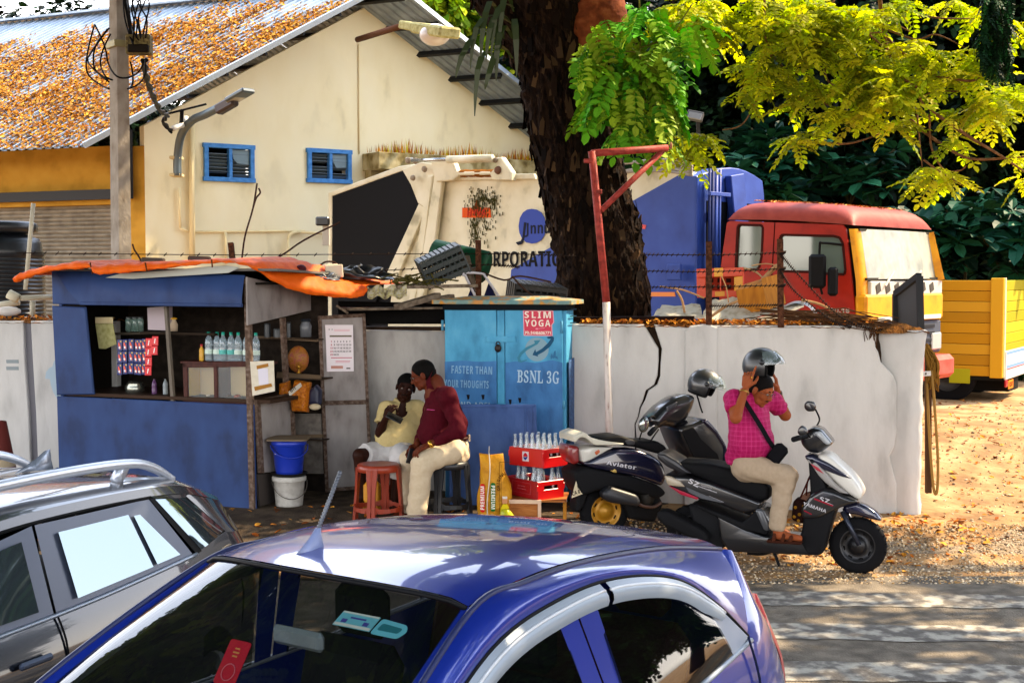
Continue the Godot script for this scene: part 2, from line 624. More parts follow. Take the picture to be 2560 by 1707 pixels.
func make_wall() -> void:
	var z := V3(-0.15,0,1).normalized()
	wall_frame = Transform3D(Basis(Vector3.UP.cross(z),Vector3.UP,z),WALL0)
	var white := W([0.12,H("8d8b88"),0.30,H("bcbab6"),0.5,H("d3d1cd"),0.75,H("dedcd8")],V3(0.55,0.22,0.55),0.92,0.016,31,0.5,null,{"even": 0.62})
	var cement := W([0.2,H("241a14"),0.5,H("3a2c22"),0.8,H("4d3d30")],Vector3.ONE * 0.8,0.95,0.03,33,1.0)
	var o := thing("boundary_wall","whitewashed cracked boundary wall topped with soil and dry leaves","wall")
	o.transform = wall_frame
	var top := 1.84
	var c := Nb()
	c.box(V3(0.74,0.80,-0.17),V3(5.3,2.0,0.14))
	put("core",c,cement,o)
	var crack := [1626,812,1640,845,1652,872,1650,905,1648,940,1640,962,1619,976,1611,1000,1601,1020,1596,1042,1588,1062,1590,1100,1582,1300]
	var lw := PackedVector2Array()
	var rw := PackedVector2Array()
	for i in range(0,crack.size(),2):
		var w := lerpf(5.0,1.5,float(i) / crack.size()) + (11.0 - i * 2.2 if i < 5 else 0.0) + 1.2 * sin(i * 2.7)
		lw.append(wall_xy(crack[i] - w,crack[i + 1]))
		rw.append(wall_xy(crack[i] + w * 0.6,crack[i + 1]))
	lw[0].y = top; rw[0].y = top
	var pa := PackedVector2Array(lw)
	pa.append(Vector2(lw[-1].x,-0.3)); pa.append(Vector2(-0.2,-0.3)); pa.append(Vector2(-0.2,top))
	var m := Nb(); m.prism(pa,-0.1,0.0,0.008)
	put("wall_section",m,white,o)
	var xr := wall_xy(1712,900).x
	var pb := PackedVector2Array(rw)
	pb.append(Vector2(rw[-1].x,-0.3)); pb.append(Vector2(xr + 0.05,-0.3)); pb.append(Vector2(xr + 0.05,top - 0.03)); 
	m = Nb(); m.prism(pb,-0.1,0.0,0.008)
	put("wall_section",m,white,o)
	var x2 := wall_xy(1795,900).x
	m = Nb(); m.prism(poly([xr,-0.3,x2,-0.3,x2,top - 0.02,x2 - 0.1,top + 0.01,xr + 0.05,top - 0.01,xr,top - 0.06]),-0.1,0.02,0.012)
	put("pilaster",m,white,o)
	var pc := PackedVector2Array([Vector2(x2 - 0.05,-0.3)])
	pc.append_array(meet_all([2243,1330,2243,1210,2231,1165,2226,1140,2237,1118,2244,1080,2243,960,2234,938,2216,918,2203,905,2197,880,2190,868,2193,838,2184,826],wall_frame))
	pc.append(Vector2(wall_xy(2180,815).x,top)); pc.append(Vector2(x2 - 0.05,top - 0.005))
	m = Nb(); m.prism(pc,-0.1,0.0,0.012)
	put("wall_section",m,white,o)
	m = Nb(); m.prism(poly([-1.95,-0.3,-0.204,-0.3,-0.204,top - 0.08,-1.95,top - 0.06]),-0.1,0.0,0.01)
	put("wall_section",m,W([0.12,H("77736f"),0.4,H("a19d98"),0.6,H("b4b0ab"),0.85,H("bfbcb6")],V3(0.7,0.3,0.7),0.85,0.02,36,0.3),o)
	var gl := meet_all([56,760,60,900,70,1030,80,1200],wall_frame)
	var gr := meet_all([74,760,80,900,88,1030,98,1200],wall_frame)
	var pl := PackedVector2Array([Vector2(-8.5,-0.3)])
	for i in 4: pl.append(gl[3 - i])
	pl[1].y = -0.3; pl[4].y = top
	pl.append(Vector2(-8.5,top))
	m = Nb(); m.prism(pl,-0.1,0.0,0.008)
	put("wall_section",m,white,o)
	var pr := PackedVector2Array()
	for i in 4: pr.append(gr[3 - i])
	pr[0].y = -0.3; pr[3].y = top
	pr.append(Vector2(-3.9,top)); pr.append(Vector2(-3.9,-0.3))
	m = Nb(); m.prism(pr,-0.1,0.0,0.008)
	put("wall_section",m,white,o)
	m = Nb(); m.box(V3(-6.4,0.8,-0.07),V3(4.2,2.06,0.06))
	put("joint",m,Qm("76757c",0.9),o)
	for yy in [899,916]:
		m = Nb(); m.prism(meet_all([14,yy,45,yy,46,yy + 9,15,yy + 9],wall_frame),0.001,0.003)
		put("painted_mark",m,Qm("8e979a",0.9),o)
	m = Nb(); m.prism(meet_all([112,946,114,930,122,920,130,916,134,902,150,896,150,1010,132,980,126,962,124,948],wall_frame),0.001,0.003)
	put("painted_mark",m,Qm("a9bcc8",0.9),o)
	var soil := W([0.25,H("3d2616"),0.5,H("7d4f22"),0.75,H("b0722e")],Vector3.ONE * 2.0,1.0,0.03,41,3.0)
	var n1 := noise(1.7,4)
	for seg in [[-8.5,-3.9],[0.62,3.32]]:
		m = Nb().smooth()
		var rows := []
		for i in 7:
			var row := []
			for j in 121:
				var x := lerpf(seg[0],seg[1],j / 120.0)
				var a := PI * i / 6.0
				row.append(V3(x,top - 0.02 + (0.03 + 0.035 * n1.get_noise_2d(x * 3.0,i * 3.0)) * sin(a) + 0.012 * n1.get_noise_2d(x * 9.0,50.0),0.012 - 0.262 * (i / 6.0) + 0.012 * n1.get_noise_2d(x * 6.0,90.0)))
			rows.append(row)
		m.patch(rows)
		tag(put("soil",m,soil,o),"","","","stuff")
	var xs := []
	var cs := []
	var tones := [H("b5651d"),H("d08a2c"),H("8d4a1a"),H("5e3a1c"),H("c27a30"),H("e09a3c")]
	for i in 1500:
		var x := rnd(0.65,3.3) if i % 3 else rnd(-8.0,-3.9)
		var s := rnd(0.012,0.035)
		xs.append(Transform3D(Basis.from_euler(V3(rnd(-0.9,0.9),rng.randf() * TAU,rnd(-0.9,0.9))).scaled(Vector3.ONE * s),V3(x,top + 0.022 + rnd(-0.01,0.02),rnd(-0.23,0.0))))
		cs.append(tones[rng.randi() % tones.size()].srgb_to_linear())
	many("dry_leaves",dry_leaf(),M(Color.WHITE,0.8,0,{"vertex_color_use_as_albedo": true}),xs,o,cs)
	var p := thing("gate_pillar","broad whitewashed gate pillar at the broken end of the wall","pillar")
	p.transform = wall_frame
	var nn := noise(2.2,4,FastNoiseLite.TYPE_SIMPLEX,9)
	var x0 := wall_xy(2196,900).x
	var x1 := wall_xy(2308,900).x
	m = Nb().smooth()
	var rings := []
	for i in 25:
		var y := lerpf(-0.3,1.80,i / 24.0)
		var ring := []
		var bulge := 0.03 * smoothstep(1.4,1.8,y)
		var outl := [Vector2(x0,-0.33),Vector2(x0,-0.12),Vector2(x0 + 0.1,-0.085),Vector2(x0 + 0.24,0.03),Vector2(x1 - 0.05,0.035),Vector2(x1,-0.0),Vector2(x1 + 0.02,-0.15),Vector2(x1,-0.33)]
		for q in outl:
			var nx: float = nn.get_noise_3d(q.x * 2.0,y * 2.0,q.y * 2.0) * 0.022
			ring.append(V3(q.x + nx + (bulge if q.x > x0 + 0.2 else -bulge),y,q.y + nx))
		rings.append(ring)
	m.loft(rings)
	put("shaft",m,white,p)
	m = Nb().smooth()
	var rows2 := []
	for i in 9:
		var row := []
		for j in 9:
			var u := j / 8.0
			var w := i / 8.0
			var h := sin(PI * u) * sin(PI * w)
			row.append(V3(lerpf(x0 - 0.04,x1 + 0.05,u),1.785 + 0.07 * h + 0.03 * nn.get_noise_2d(u * 6,w * 6),lerpf(0.06,-0.34,w)))
		rows2.append(row)
	m.patch(rows2)
	put("soil_cap",m,soil,p)
	var tw := thing("brushwood","heap of dry twigs draped over the top end of the wall","twigs")
	m = Nb().smooth()
	for i in 46:
		var a := wall_frame * V3(rnd(2.2,3.0),top + rnd(0.02,0.16),rnd(-0.2,0.02))
		var b := wall_frame * V3(rnd(3.0,3.55),top + rnd(-0.05,0.08),rnd(-0.2,0.06))
		m.tube([a,a.lerp(b,0.5) + V3(0,rnd(-0.01,0.05),0),b],rnd(0.003,0.008),5)
	for i in 14:
		var a := wall_frame * V3(rnd(3.2,3.3),top + 0.02,0.0)
		m.tube([a,a + V3(rnd(-0.03,0.05),-0.08,0.02),a + V3(rnd(-0.02,0.06),rnd(-0.12,-0.3),-0.03)],0.004,5)
	put("twigs",m,Qm("4a3220",0.95),tw)
var K: Transform3D
var S: Transform3D
func kf(depth: float) -> Transform3D: return K * Transform3D(Basis.IDENTITY,Vector3(0,0,-depth))
func world_of(n: Node) -> Transform3D:
	var t := Transform3D.IDENTITY
	while n != self:
		t = n.transform * t
		n = n.get_parent()
	return t
func board(called: String,parent: Node,fr: Transform3D,px: Array,thick: float,mat: Material,bev := 0.0,lift := 0.0) -> MeshInstance3D:
	var m := Nb()
	m.xf = world_of(parent).affine_inverse() * fr
	m.prism(meet_all(px,fr),lift - thick,lift,bev)
	return put(called,m,mat,parent)
func make_kiosk() -> void:
	var zk := V3(-0.366,0,0.931).normalized()
	K = Transform3D(Basis(Vector3.UP.cross(zk),Vector3.UP,zk),V3(-2.255,0.2,-11.83))
	S = Transform3D(Basis(-K.basis.z,Vector3.UP,K.basis.x),K.origin)
	var blue := W([0.15,H("1b2848"),0.36,H("253a68"),0.6,H("2b4476"),0.9,H("345084")],V3(0.9,0.45,0.9),0.55,0.014,51,0.35,bump_soft)
	var grey := W([0.12,H("5e5855"),0.35,H("8a827f"),0.6,H("9d9692"),0.9,H("aea8a2")],V3(1.2,0.5,1.2),0.6,0.016,52,0.25)
	var rust := W([0.2,H("3b2b22"),0.5,H("6a5446"),0.8,H("8d8178")],Vector3.ONE * 2.5,0.8,0.03,53,0.5)
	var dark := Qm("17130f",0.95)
	var o := thing("kiosk","blue sheet metal tea kiosk with open counter and white side panels","kiosk")
	o.transform = K
	board("counter_panel",o,K,[140,990,632,1012,640,1340,150,1340],0.03,blue,0.006)
	board("left_panel",o,K,[127,764,212,768,233,986,139,988],0.03,blue,0.01)
	board("fascia",o,K,[124,664,214,668,214,762,127,760],0.03,blue,0.008,-0.01)
	var m := Nb().smooth()
	var tl := meet(134,668,kf(0.02))
	var tr := meet(613,688,kf(0.0))
	var bl := meet(206,758,kf(-0.06))
	var br := meet(612,763,kf(-0.06))
	tl.z = 0.0; tr.z = 0.0; bl.z = 0.10; br.z = 0.10
	var rows := []
	for i in 7:
		var t := i / 6.0
		var row := []
		for j in 13:
			var p: Vector3 = bl.lerp(br,j / 12.0).lerp(tl.lerp(tr,j / 12.0),t)
			p.z += 0.03 * sin(PI * t) + 0.008 * sin(j * 1.7 + i)
			row.append(p)
		rows.append(row)
	m.patch(rows)
	put("hood",m,blue,o)
	m = Nb(); m.beam(bl + V3(0,0,0),br,0.025,0.03,Vector3.UP,0.005)
	put("hood_lip",m,blue,o)
	m = Nb(); m.beam(V3(-0.02,0,0.0),V3(-0.055,2.06,0.0),0.045,0.05)
	put("corner_post",m,rust,o)
	m = Nb(); m.beam(meet(432,1004,kf(0.05)) + V3(0,0,-0.05),meet(414,758,kf(0.05)) + V3(0,0,-0.05),0.035,0.03)
	put("mullion",m,Qm("6d655b",0.7),o)
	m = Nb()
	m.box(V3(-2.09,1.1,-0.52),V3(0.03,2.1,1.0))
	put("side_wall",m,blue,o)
	m = Nb(); m.box(V3(-2.06,1.1,-0.5),V3(0.01,2.1,0.95)); m.box(V3(-0.95,2.02,-0.5),V3(2.2,0.02,0.95)); m.box(V3(-1.95,1.5,-0.04),V3(0.25,1.1,0.01))  # near-black panels added so the kiosk inside reads as deep shade
	put("shade_panels",m,dark,o)
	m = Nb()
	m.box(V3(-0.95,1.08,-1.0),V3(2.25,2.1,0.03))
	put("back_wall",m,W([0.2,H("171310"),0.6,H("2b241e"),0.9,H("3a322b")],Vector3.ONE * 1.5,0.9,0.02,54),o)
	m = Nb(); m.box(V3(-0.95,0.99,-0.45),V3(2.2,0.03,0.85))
	put("counter_top",m,Qm("3a2a20",0.6),o)
	m = Nb(); m.box(V3(-0.9,2.12,-0.5),V3(2.4,0.02,1.15),0,rot(-2,0,0))
	put("roof_sheet",m,Qm("6b6a66",0.7),o)
	board("eaves_strip",o,kf(-0.11),[262,694,300,684,420,676,520,666,566,664,600,668,570,682,440,690,330,697],0.01,Qm("b9c0b8",0.7))
	board("upper_side_panel",o,S,[615,692,700,712,800,740,797,771,617,813],0.02,grey,0.004,0.01)
	board("lower_side_panel",o,S,[640,1003,727,984,738,1176,650,1182],0.02,grey,0.004,0.005)
	for e in [[638,1000,727,982,727,992,638,1012],[637,1000,646,1000,656,1182,646,1182],[721,984,729,982,740,1177,731,1178]]:
		board("panel_frame",o,S,e,0.03,rust,0,0.018)
	board("bottom_panel",o,S,[648,1186,720,1180,722,1262,655,1274],0.02,Qm("4b4440",0.8),0,-0.02)
	board("side_post",o,S,[712,795,721,794,742,1180,733,1182],0.03,rust,0,-0.03)
	m = Nb(); m.beam(V3(0.0,0,-1.13),V3(-0.02,1.86,-1.13),0.035,0.035)
	put("rear_post",m,rust,o)
	for q in [[640,846,792,854,792,848,640,840,0.80],[690,945,800,948,798,938,692,930,0.72],[700,1096,804,1094,804,1086,700,1088,0.8]]:
		board("shelf",o,kf(q[8]),q.slice(0,8),0.03,Qm("6e5c48",0.8),0)
		var sm := Nb()
		var pa := meet(q[0],q[1],kf(q[8])); var pb := meet(q[2],q[3],kf(q[8]))
		sm.box(V3((pa.x + pb.x) / 2,pa.y,-q[8] - 0.12),V3(absf(pb.x - pa.x),0.012,0.24))
		put("shelf",sm,Qm("3f342b",0.85),o)
	board("lower_door",o,kf(0.85),[735,1034,800,1034,806,1184,738,1184],0.02,W([0.2,H("4a443f"),0.5,H("6c655e"),0.8,H("8b847a")],Vector3.ONE * 1.6,0.8,0.02,56),0)
	board("inner_shelf",o,kf(0.45),[265,838,418,834,418,829,265,832],0.1,Qm("4d463d",0.7))
	var dz := V3(0.08,0,1).normalized()
	var D := Transform3D(Basis(Vector3.UP.cross(dz),Vector3.UP,dz),V3(-1.8,0.2,-12.62))
	var d := thing("kiosk_door","grey open kiosk door with a paper wall calendar hung on it","door")
	d.transform = D
	board("upper_leaf",d,D,[801,796,906,790,918,1000,806,1004],0.012,grey,0.002)
	board("lower_leaf",d,D,[806,1012,919,1010,928,1218,820,1226],0.012,grey,0.002)
	for e in [[794,790,912,783,913,792,794,799],[794,790,803,790,822,1230,813,1230],[905,785,913,785,931,1218,923,1219],[803,1002,920,999,921,1010,804,1013],[815,1220,930,1212,930,1220,815,1229]]:
		board("door_frame",d,D,e,0.03,rust,0.002,0.014)
	make_calendar(D)
	make_goods(o)
	var tarp := W([0.2,H("c84406"),0.5,H("f06408"),0.85,H("f67a1c")],Vector3.ONE * 1.2,0.6,0.02,57,1.2,bump_soft,{"backlight_enabled": true,"backlight": Color(0.35,0.12,0.02)})
	var lower := [[36,706,12.3],[52,700,12.3],[96,684,12.2],[150,674,12.15],[200,672,12.05],[228,668,12.0],[240,684,11.95],[300,682,11.9],[360,676,11.85],[430,668,11.8],[500,660,11.72],[556,656,11.65],[600,660,11.62],[640,676,11.7],[690,706,11.85],[750,730,12.0],[820,741,12.15],[880,744,12.3],[905,738,12.35],[918,722,12.4]]
	var upper := [[36,690,12.34],[56,680,12.34],[100,668,12.26],[150,660,12.2],[190,653,12.12],[222,655,12.08],[244,664,12.0],[300,658,11.98],[360,655,11.93],[430,653,11.88],[500,650,11.8],[556,647,11.74],[604,649,11.74],[650,656,11.8],[700,674,11.98],[760,690,12.12],[820,702,12.27],[880,712,12.4],[905,713,12.45],[921,712,12.47]]
	rows = [[],[],[],[],[]]
	for i in lower.size():
		var a := at(lower[i][0],lower[i][1],lower[i][2])
		var b := at(upper[i][0],upper[i][1],upper[i][2])
		var fold := 0.012 * sin(i * 2.3)
		rows[0].append(a + K.basis.z * -0.03)
		rows[1].append(a + K.basis.z * (0.01 + fold))
		rows[2].append(a.lerp(b,0.5) + K.basis.z * (0.035 + fold))
		rows[3].append(b)
		rows[4].append(b + K.basis.z * -0.8 + V3(0,0.02 + fold,0))
	m = Nb().smooth()
	for r in rows.size():
		rows[r] = curve(rows[r],76)
		for j in rows[r].size(): rows[r][j] += V3(0,0.006 * sin(j * 1.9 + r),0.008 * sin(j * 2.7 + r * 2.0))
	m.patch(rows)
	tag(put("tarpaulin",m,tarp),"bright orange plastic tarpaulin draped over the roof of the blue kiosk","tarpaulin")
	m = Nb()
	for s in [[224,656,230,684,12.0],[362,656,366,678,11.85],[528,648,530,668,11.65]]:
		m.beam(at(s[0],s[1],s[4] - 0.02),at(s[2],s[3],s[4] - 0.03),0.012,0.006)
	tag(put("tie_strings",m,Qm("5a2f14",0.9)),"dark strings tying down the front edge of the orange tarpaulin","string")
func make_calendar(D: Transform3D) -> void:
	var C := D * Transform3D(Basis.IDENTITY,V3(0,0,0.03))
	var c := thing("wall_calendar","white monthly paper calendar hanging on the grey kiosk door","calendar")
	c.transform = C
	board("back_sheets",c,C,[813,814,880,816,882,926,816,929],0.006,Qm("c9bfc2",0.8),0,-0.004)
	board("sheet",c,C,[812,812,882,812,884,928,818,929],0.003,Qm("e6dde0",0.8))
	var o2 := meet(812,812,C)
	var e2 := meet(884,928,C)
	var w := e2.x - o2.x
	var h := o2.y - e2.y
	var red := Qm("b02c48",0.8)
	var ink := Qm("4b3e40",0.8)
	var put_rect := [[0.16,0.225,0.93,0.26,H("6b6250")],[0.2,0.70,0.94,0.715,H("b8284a")],[0.32,0.10,0.88,0.107,H("d77f8d")],[0.32,0.125,0.86,0.132,H("d77f8d")],[0.36,0.77,0.88,0.78,H("cf6f80")],[0.36,0.80,0.86,0.81,H("cf6f80")],[0.2,0.88,0.62,0.94,H("c08a7a")],[0.74,0.92,0.88,0.95,H("6b6660")]]
	for r in put_rect:
		var m := Nb()
		m.box(V3(o2.x + w * (r[0] + r[2]) / 2,o2.y - h * (r[1] + r[3]) / 2,0.0015),V3(w * (r[2] - r[0]),h * (r[3] - r[1]),0.001))
		put("print",m,M(r[4],0.8),c)
	word("<  >",ink,c,Transform3D(Basis.IDENTITY,V3(o2.x + w * 0.2,o2.y - h * 0.10,0.0015)),0.02)
	var rowtext := [["1","2","3","4","5","6","7"],["8","9","10","11","12","13","14"],["15","16","17","18","19","20","21"],["22","23","24","25","26","27","28"],["29","30","31"]]
	for i in rowtext.size():
		for j in rowtext[i].size():
			word(rowtext[i][j],red if j == 0 else ink,c,Transform3D(Basis.IDENTITY,V3(o2.x + w * (0.22 + 0.108 * j),o2.y - h * (0.36 + 0.07 * i),0.0015)),0.017,1.0,true,"date")
func bottle_mesh(h: float,r: float) -> MB:
	var m := Nb().smooth()
	var prof := [Vector2(0.001,0),Vector2(r * 0.85,0),Vector2(r,h * 0.03)]
	for i in 6:
		prof.append(Vector2(r * (1.0 if i % 2 else 0.93),h * (0.08 + i * 0.025)))
	prof.append_array([Vector2(r,h * 0.25),Vector2(r,h * 0.42),Vector2(r * 0.9,h * 0.5),Vector2(r,h * 0.58),Vector2(r * 0.98,h * 0.68),Vector2(r * 0.8,h * 0.78),Vector2(r * 0.5,h * 0.87),Vector2(r * 0.33,h * 0.92),Vector2(r * 0.33,h * 0.96)])
	m.lathe(prof,Vector3.ZERO,14)
	return m
func make_goods(kiosk: Node3D) -> void:
	var G := kf(0.06)
	var s := thing("showcase","brown wooden showcase with two cream compartments on the kiosk counter","cabinet")
	s.transform = G
	var brown := W([0.2,H("2e120d"),0.5,H("45201a"),0.8,H("5c3025")],V3(3,1,3),0.5,0.02,61,0.2)
	for e in [[455,905,622,903,622,917,455,919],[455,905,466,905,468,1004,458,1002],[612,904,624,904,626,1012,614,1010],[532,912,541,912,543,1006,534,1006],[457,1000,626,1004,626,1012,457,1006]]:
		board("frame",s,G,e,0.03,brown,0.004)
	board("back_board",s,kf(0.30),[462,912,625,910,625,1000,462,998],0.01,Qm("d9c293",0.7))
	var a := meet(455,904,G)
	var b := meet(624,904,G)
	var m := Nb(); m.box(V3((a.x + b.x) / 2 + 0.05,a.y - 0.005,-0.13),V3(b.x - a.x + 0.14,0.02,0.27),0.003)
	put("top",m,brown,s)
	m = Nb(); m.box(V3((a.x + b.x) / 2 - 0.01,a.y - 0.34,-0.13),V3(b.x - a.x,0.02,0.27),0.003)
	put("bottom",m,brown,s)
	m = Nb(); m.box(V3(a.x + 0.02,a.y - 0.18,-0.14),V3(0.012,0.34,0.26))
	put("side",m,Qm("c9a030",0.7),s)
	m = Nb(); m.box(V3(meet(537,950,G).x,a.y - 0.18,-0.14),V3(0.012,0.34,0.25))
	put("divider",m,brown,s)
	m = Nb(); m.box(V3((a.x + b.x) / 2,a.y - 0.18,-0.016),V3(b.x - a.x - 0.08,0.3,0.003))
	put("glass_pane",m,glass(0.06),s)
	for q in [[565,0.035,H("4a2a1a")],[588,0.035,H("8a3b1c")],[515,0.02,H("cfc0a8")]]:
		var bm := Nb().smooth()
		bm.ball(Vector3.ZERO,V3(q[1],q[1] * 0.7,q[1]),10)
		var bun := put("bun",bm,M(q[2],0.7))
		bun.position = G * (meet(q[0],1000,kf(0.15)) + V3(0,0.0,-0.12))
		bun.position.y = (G * V3(0,a.y - 0.31,0)).y
		tag(bun,{565: "dark round snack at the foot of the right showcase compartment",588: "reddish round snack beside the dark one in the showcase",515: "pale crumpled snack at the foot of the left showcase compartment"}[q[0]],"snack")
	var wat := M(Color(0.75,0.85,0.9,0.25),0.08,0.0,{"transparency": BaseMaterial3D.TRANSPARENCY_ALPHA,"metallic_specular": 0.8})
	var names := ["leftmost clear water bottle with green cap on the showcase","second clear water bottle from the left on the showcase","third clear water bottle from the left on the showcase","fourth clear water bottle in the middle of the row on the showcase","fifth clear water bottle from the left on the showcase","clear water bottle just left of the kiosk corner post","rightmost clear water bottle standing outside the kiosk corner post"]
	var pxs := [515,536,551,571,589,610,633]
	for i in 7:
		var t := thing("water_bottle",names[i],"bottle",Vector3.ZERO,0,"water bottles on the showcase")
		var p := meet(pxs[i],900,kf(0.12))
		t.position = G * V3(p.x,a.y + 0.005,-0.1)
		put("bottle",bottle_mesh(0.255,0.036),wat,t)
		var c := Nb().smooth(); c.lathe([Vector2(0.001,0.262),Vector2(0.014,0.262),Vector2(0.015,0.24),Vector2(0.015,0.236)],Vector3.ZERO,12)
		put("cap",c,Qm("1c9c84",0.4),t)
		c = Nb().smooth(); c.lathe([Vector2(0.0368,0.066),Vector2(0.0368,0.105)],Vector3.ZERO,16)
		put("paper_label",c,M(H("c9dcd0") if i != 2 and i != 3 else H("63b7b0"),0.6),t)
	var t2 := thing("juice_bottle","small yellow juice bottle with red cap left of the water bottles","bottle",G * V3(meet(500,900,kf(0.12)).x,a.y + 0.005,-0.08))
	put("bottle",bottle_mesh(0.14,0.022),Qm("cf9b2c",0.3),t2)
	m = Nb().smooth(); m.lathe([Vector2(0.001,0.15),Vector2(0.012,0.15),Vector2(0.012,0.133)],Vector3.ZERO,10)
	put("cap",m,Qm("b3202a",0.4),t2)
	var Z := kf(-0.005)
	var navy := Qm("22306f",0.3)
	var blob := Qm("e8e3e0",0.4)
	var orange := Qm("d94f34",0.4)
	var gold := Qm("d9b23a",0.4)
	var red := Qm("d3222c",0.3)
	var cols := [[293,306,848,938,0],[307,319,848,936,0],[320,334,847,935,0],[335,345,848,937,0],[345,355,848,938,0],[355,364,846,937,0],[363,380,845,939,1],[379,395,840,888,1]]
	var strip := thing("blue_sachet_strips","navy blue sachet strips with orange swirls hanging in the kiosk window","sachets")
	strip.transform = Z
	var strip2 := thing("red_sachet_strips","bright red sachet strips hanging beside the navy ones","sachets")
	strip2.transform = Z
	for c in cols:
		var rowsn := 3 if c[4] == 0 else (4 if c[3] > 900 else 2)
		var tgt: Node3D = strip if c[4] == 0 else strip2
		for r in rowsn:
			var y0: float = lerpf(c[2],c[3],float(r) / rowsn) + 0.6
			var y1: float = lerpf(c[2],c[3],float(r + 1) / rowsn) - 0.6
			var off: float = rnd(-1.0,1.0) - r * 0.8
			var pts := [c[0] + off,y0,c[1] + off - 0.6,y0,c[1] + off - 0.9,y1,c[0] + off,y1]
			var mm := Nb()
			mm.prism(meet_all(pts,Z),-0.008,0.004,0.004)
			var sac := put("sachet",mm,navy if c[4] == 0 else red,tgt)
			var cc := meet((c[0] + c[1]) / 2.0 + off,(y0 + y1) / 2.0,Z)
			var pm := Nb()
			if c[4] == 0:
				pm.xf = Transform3D(rot(0,0,20),V3(cc.x,cc.y - 0.012,0.0055))
				pm.prism(spline([-0.008,0.02,0.006,0.04,0.012,0.0,0.008,-0.02,-0.006,-0.02],3),0,0.001)
				put("print",pm,orange,sac)
				pm = Nb(); pm.xf = Transform3D(Basis.IDENTITY,V3(cc.x,cc.y - 0.02,0.007))
				pm.prism(spline([-0.01,0,0,0.012,0.009,0,0,-0.012],3),0,0.001)
				put("print",pm,blob,sac)
				pm = Nb(); pm.box(V3(cc.x + 0.012,cc.y + 0.035,0.0055),V3(0.014,0.012,0.001))
				put("print",pm,gold,sac)
			else:
				pm.box(V3(cc.x,cc.y,0.0055),V3(0.01,0.045,0.001),0,rot(0,0,-12))
				put("print",pm,blob,sac)
	var green := W([0.3,H("5f7d12"),0.5,H("93a91e"),0.65,H("c5cb3c"),0.8,H("e8e6a0")],Vector3.ONE * 6.0,0.3,0.03,63,0.5)
	m = Nb()
	m.prism(meet_all([266,842,294,846,290,902,284,905,258,898,262,868],Z),-0.02,0.012,0.012)
	tag(put("green_packet_bunch",m,green),"bunch of shiny yellow green packets hanging left of the sachets","packets")
	var q2 := kf(0.25)
	var cal := thing("hanging_notice","old cream paper notice hanging inside the kiosk window","notice")
	cal.transform = q2
	board("head",cal,q2,[237,793,281,793,281,808,237,808],0.004,Qm("d6c69a",0.8))
	board("sheet",cal,q2,[237,809,281,809,290,860,262,872,246,871],0.004,W([0.3,H("8d8a52"),0.5,H("b3b078"),0.8,H("cdc996")],Vector3.ONE * 3.0,0.8,0.02,65,0))
	m = Nb(); m.xf = kf(0.35)
	m.prism(meet_all([367,769,414,766,414,826,369,824],kf(0.35)),-0.1,0.0)
	tag(put("white_box",m,Qm("bfb2b8",0.8)),"pale carton on the dim shelf inside the kiosk","box")
	for g in [[316,326,"left glass jar on the dim kiosk shelf"],[330,342,"tall glass jar in the middle of the dim kiosk shelf"],[344,356,"right glass jar on the dim kiosk shelf"]]:
		var j := thing("glass_jar",g[2],"jar")
		var p := meet((g[0] + g[1]) / 2.0,829,kf(0.4))
		j.position = kf(0.4) * V3(p.x,p.y,-0.0)
		m = Nb().smooth(); m.lathe([Vector2(0.001,0),Vector2(0.032,0),Vector2(0.032,0.11),Vector2(0.024,0.125)],Vector3.ZERO,12)
		put("jar",m,glass(0.2,Color(0.6,0.75,0.7)),j)
		m = Nb().smooth(); m.lathe([Vector2(0.001,0.14),Vector2(0.026,0.14),Vector2(0.026,0.122)],Vector3.ZERO,12)
		put("lid",m,Qm("6a6f70",0.4,0.6),j)
	var jr := thing("white_jar","white plastic jar with yellow lid right of the kiosk mullion","jar",kf(0.14) * (meet(434,828,kf(0.14)) * V3(1,1,0)))
	m = Nb().smooth(); m.lathe([Vector2(0.001,0),Vector2(0.032,0),Vector2(0.036,0.06),Vector2(0.022,0.09),Vector2(0.014,0.11)],Vector3.ZERO,12)
	put("jar",m,Qm("b9a58c",0.5),jr)
	m = Nb().smooth(); m.lathe([Vector2(0.001,0.125),Vector2(0.03,0.12),Vector2(0.03,0.108)],Vector3.ZERO,12)
	put("lid",m,Qm("d09a1e",0.5),jr)
	m = Nb(); m.xf = kf(0.2)
	m.beam(V3(meet(434,830,kf(0.2)).x - 0.3,meet(434,829,kf(0.2)).y - 0.012,0.0),V3(meet(434,830,kf(0.2)).x + 0.5,meet(434,829,kf(0.2)).y - 0.012,0.0),0.2,0.02)
	put("inner_shelf",m,Qm("2a2119",0.8),kiosk).transform = K.affine_inverse()
	var pot := thing("steel_pot","round steel pot on the counter under the sachets","pot",kf(0.25) * (meet(336,990,kf(0.25)) * V3(1,1,0)))
	m = Nb().smooth(); m.lathe([Vector2(0.001,0),Vector2(0.05,0.0),Vector2(0.085,0.03),Vector2(0.09,0.09),Vector2(0.07,0.12),Vector2(0.075,0.128)],Vector3.ZERO,18)
	put("bowl",m,Qm("8c8f86",0.25,0.9),pot)
	m = Nb().smooth(); m.ball(V3(0,0.12,0),V3(0.07,0.025,0.07),14)
	put("lid",m,Qm("8c8f86",0.25,0.9),pot)
	for g in [[385,"purple plastic bottle on the counter inside the kiosk",H("5d3a66")],[413,"clear plastic bottle on the counter beside the kiosk mullion",H("8a959a")]]:
		var bt := thing("counter_bottle",g[1],"bottle",kf(0.2) * (meet(g[0],992,kf(0.2)) * V3(1,1,0)))
		put("bottle",bottle_mesh(0.17,0.024),M(g[2],0.3),bt)
	var Q := K * Transform3D(rot(0,8,0),V3(0.02,0,0.03))
	var pay := thing("payment_board","white board with a taped paper beside the kiosk corner post","board")
	pay.transform = Q
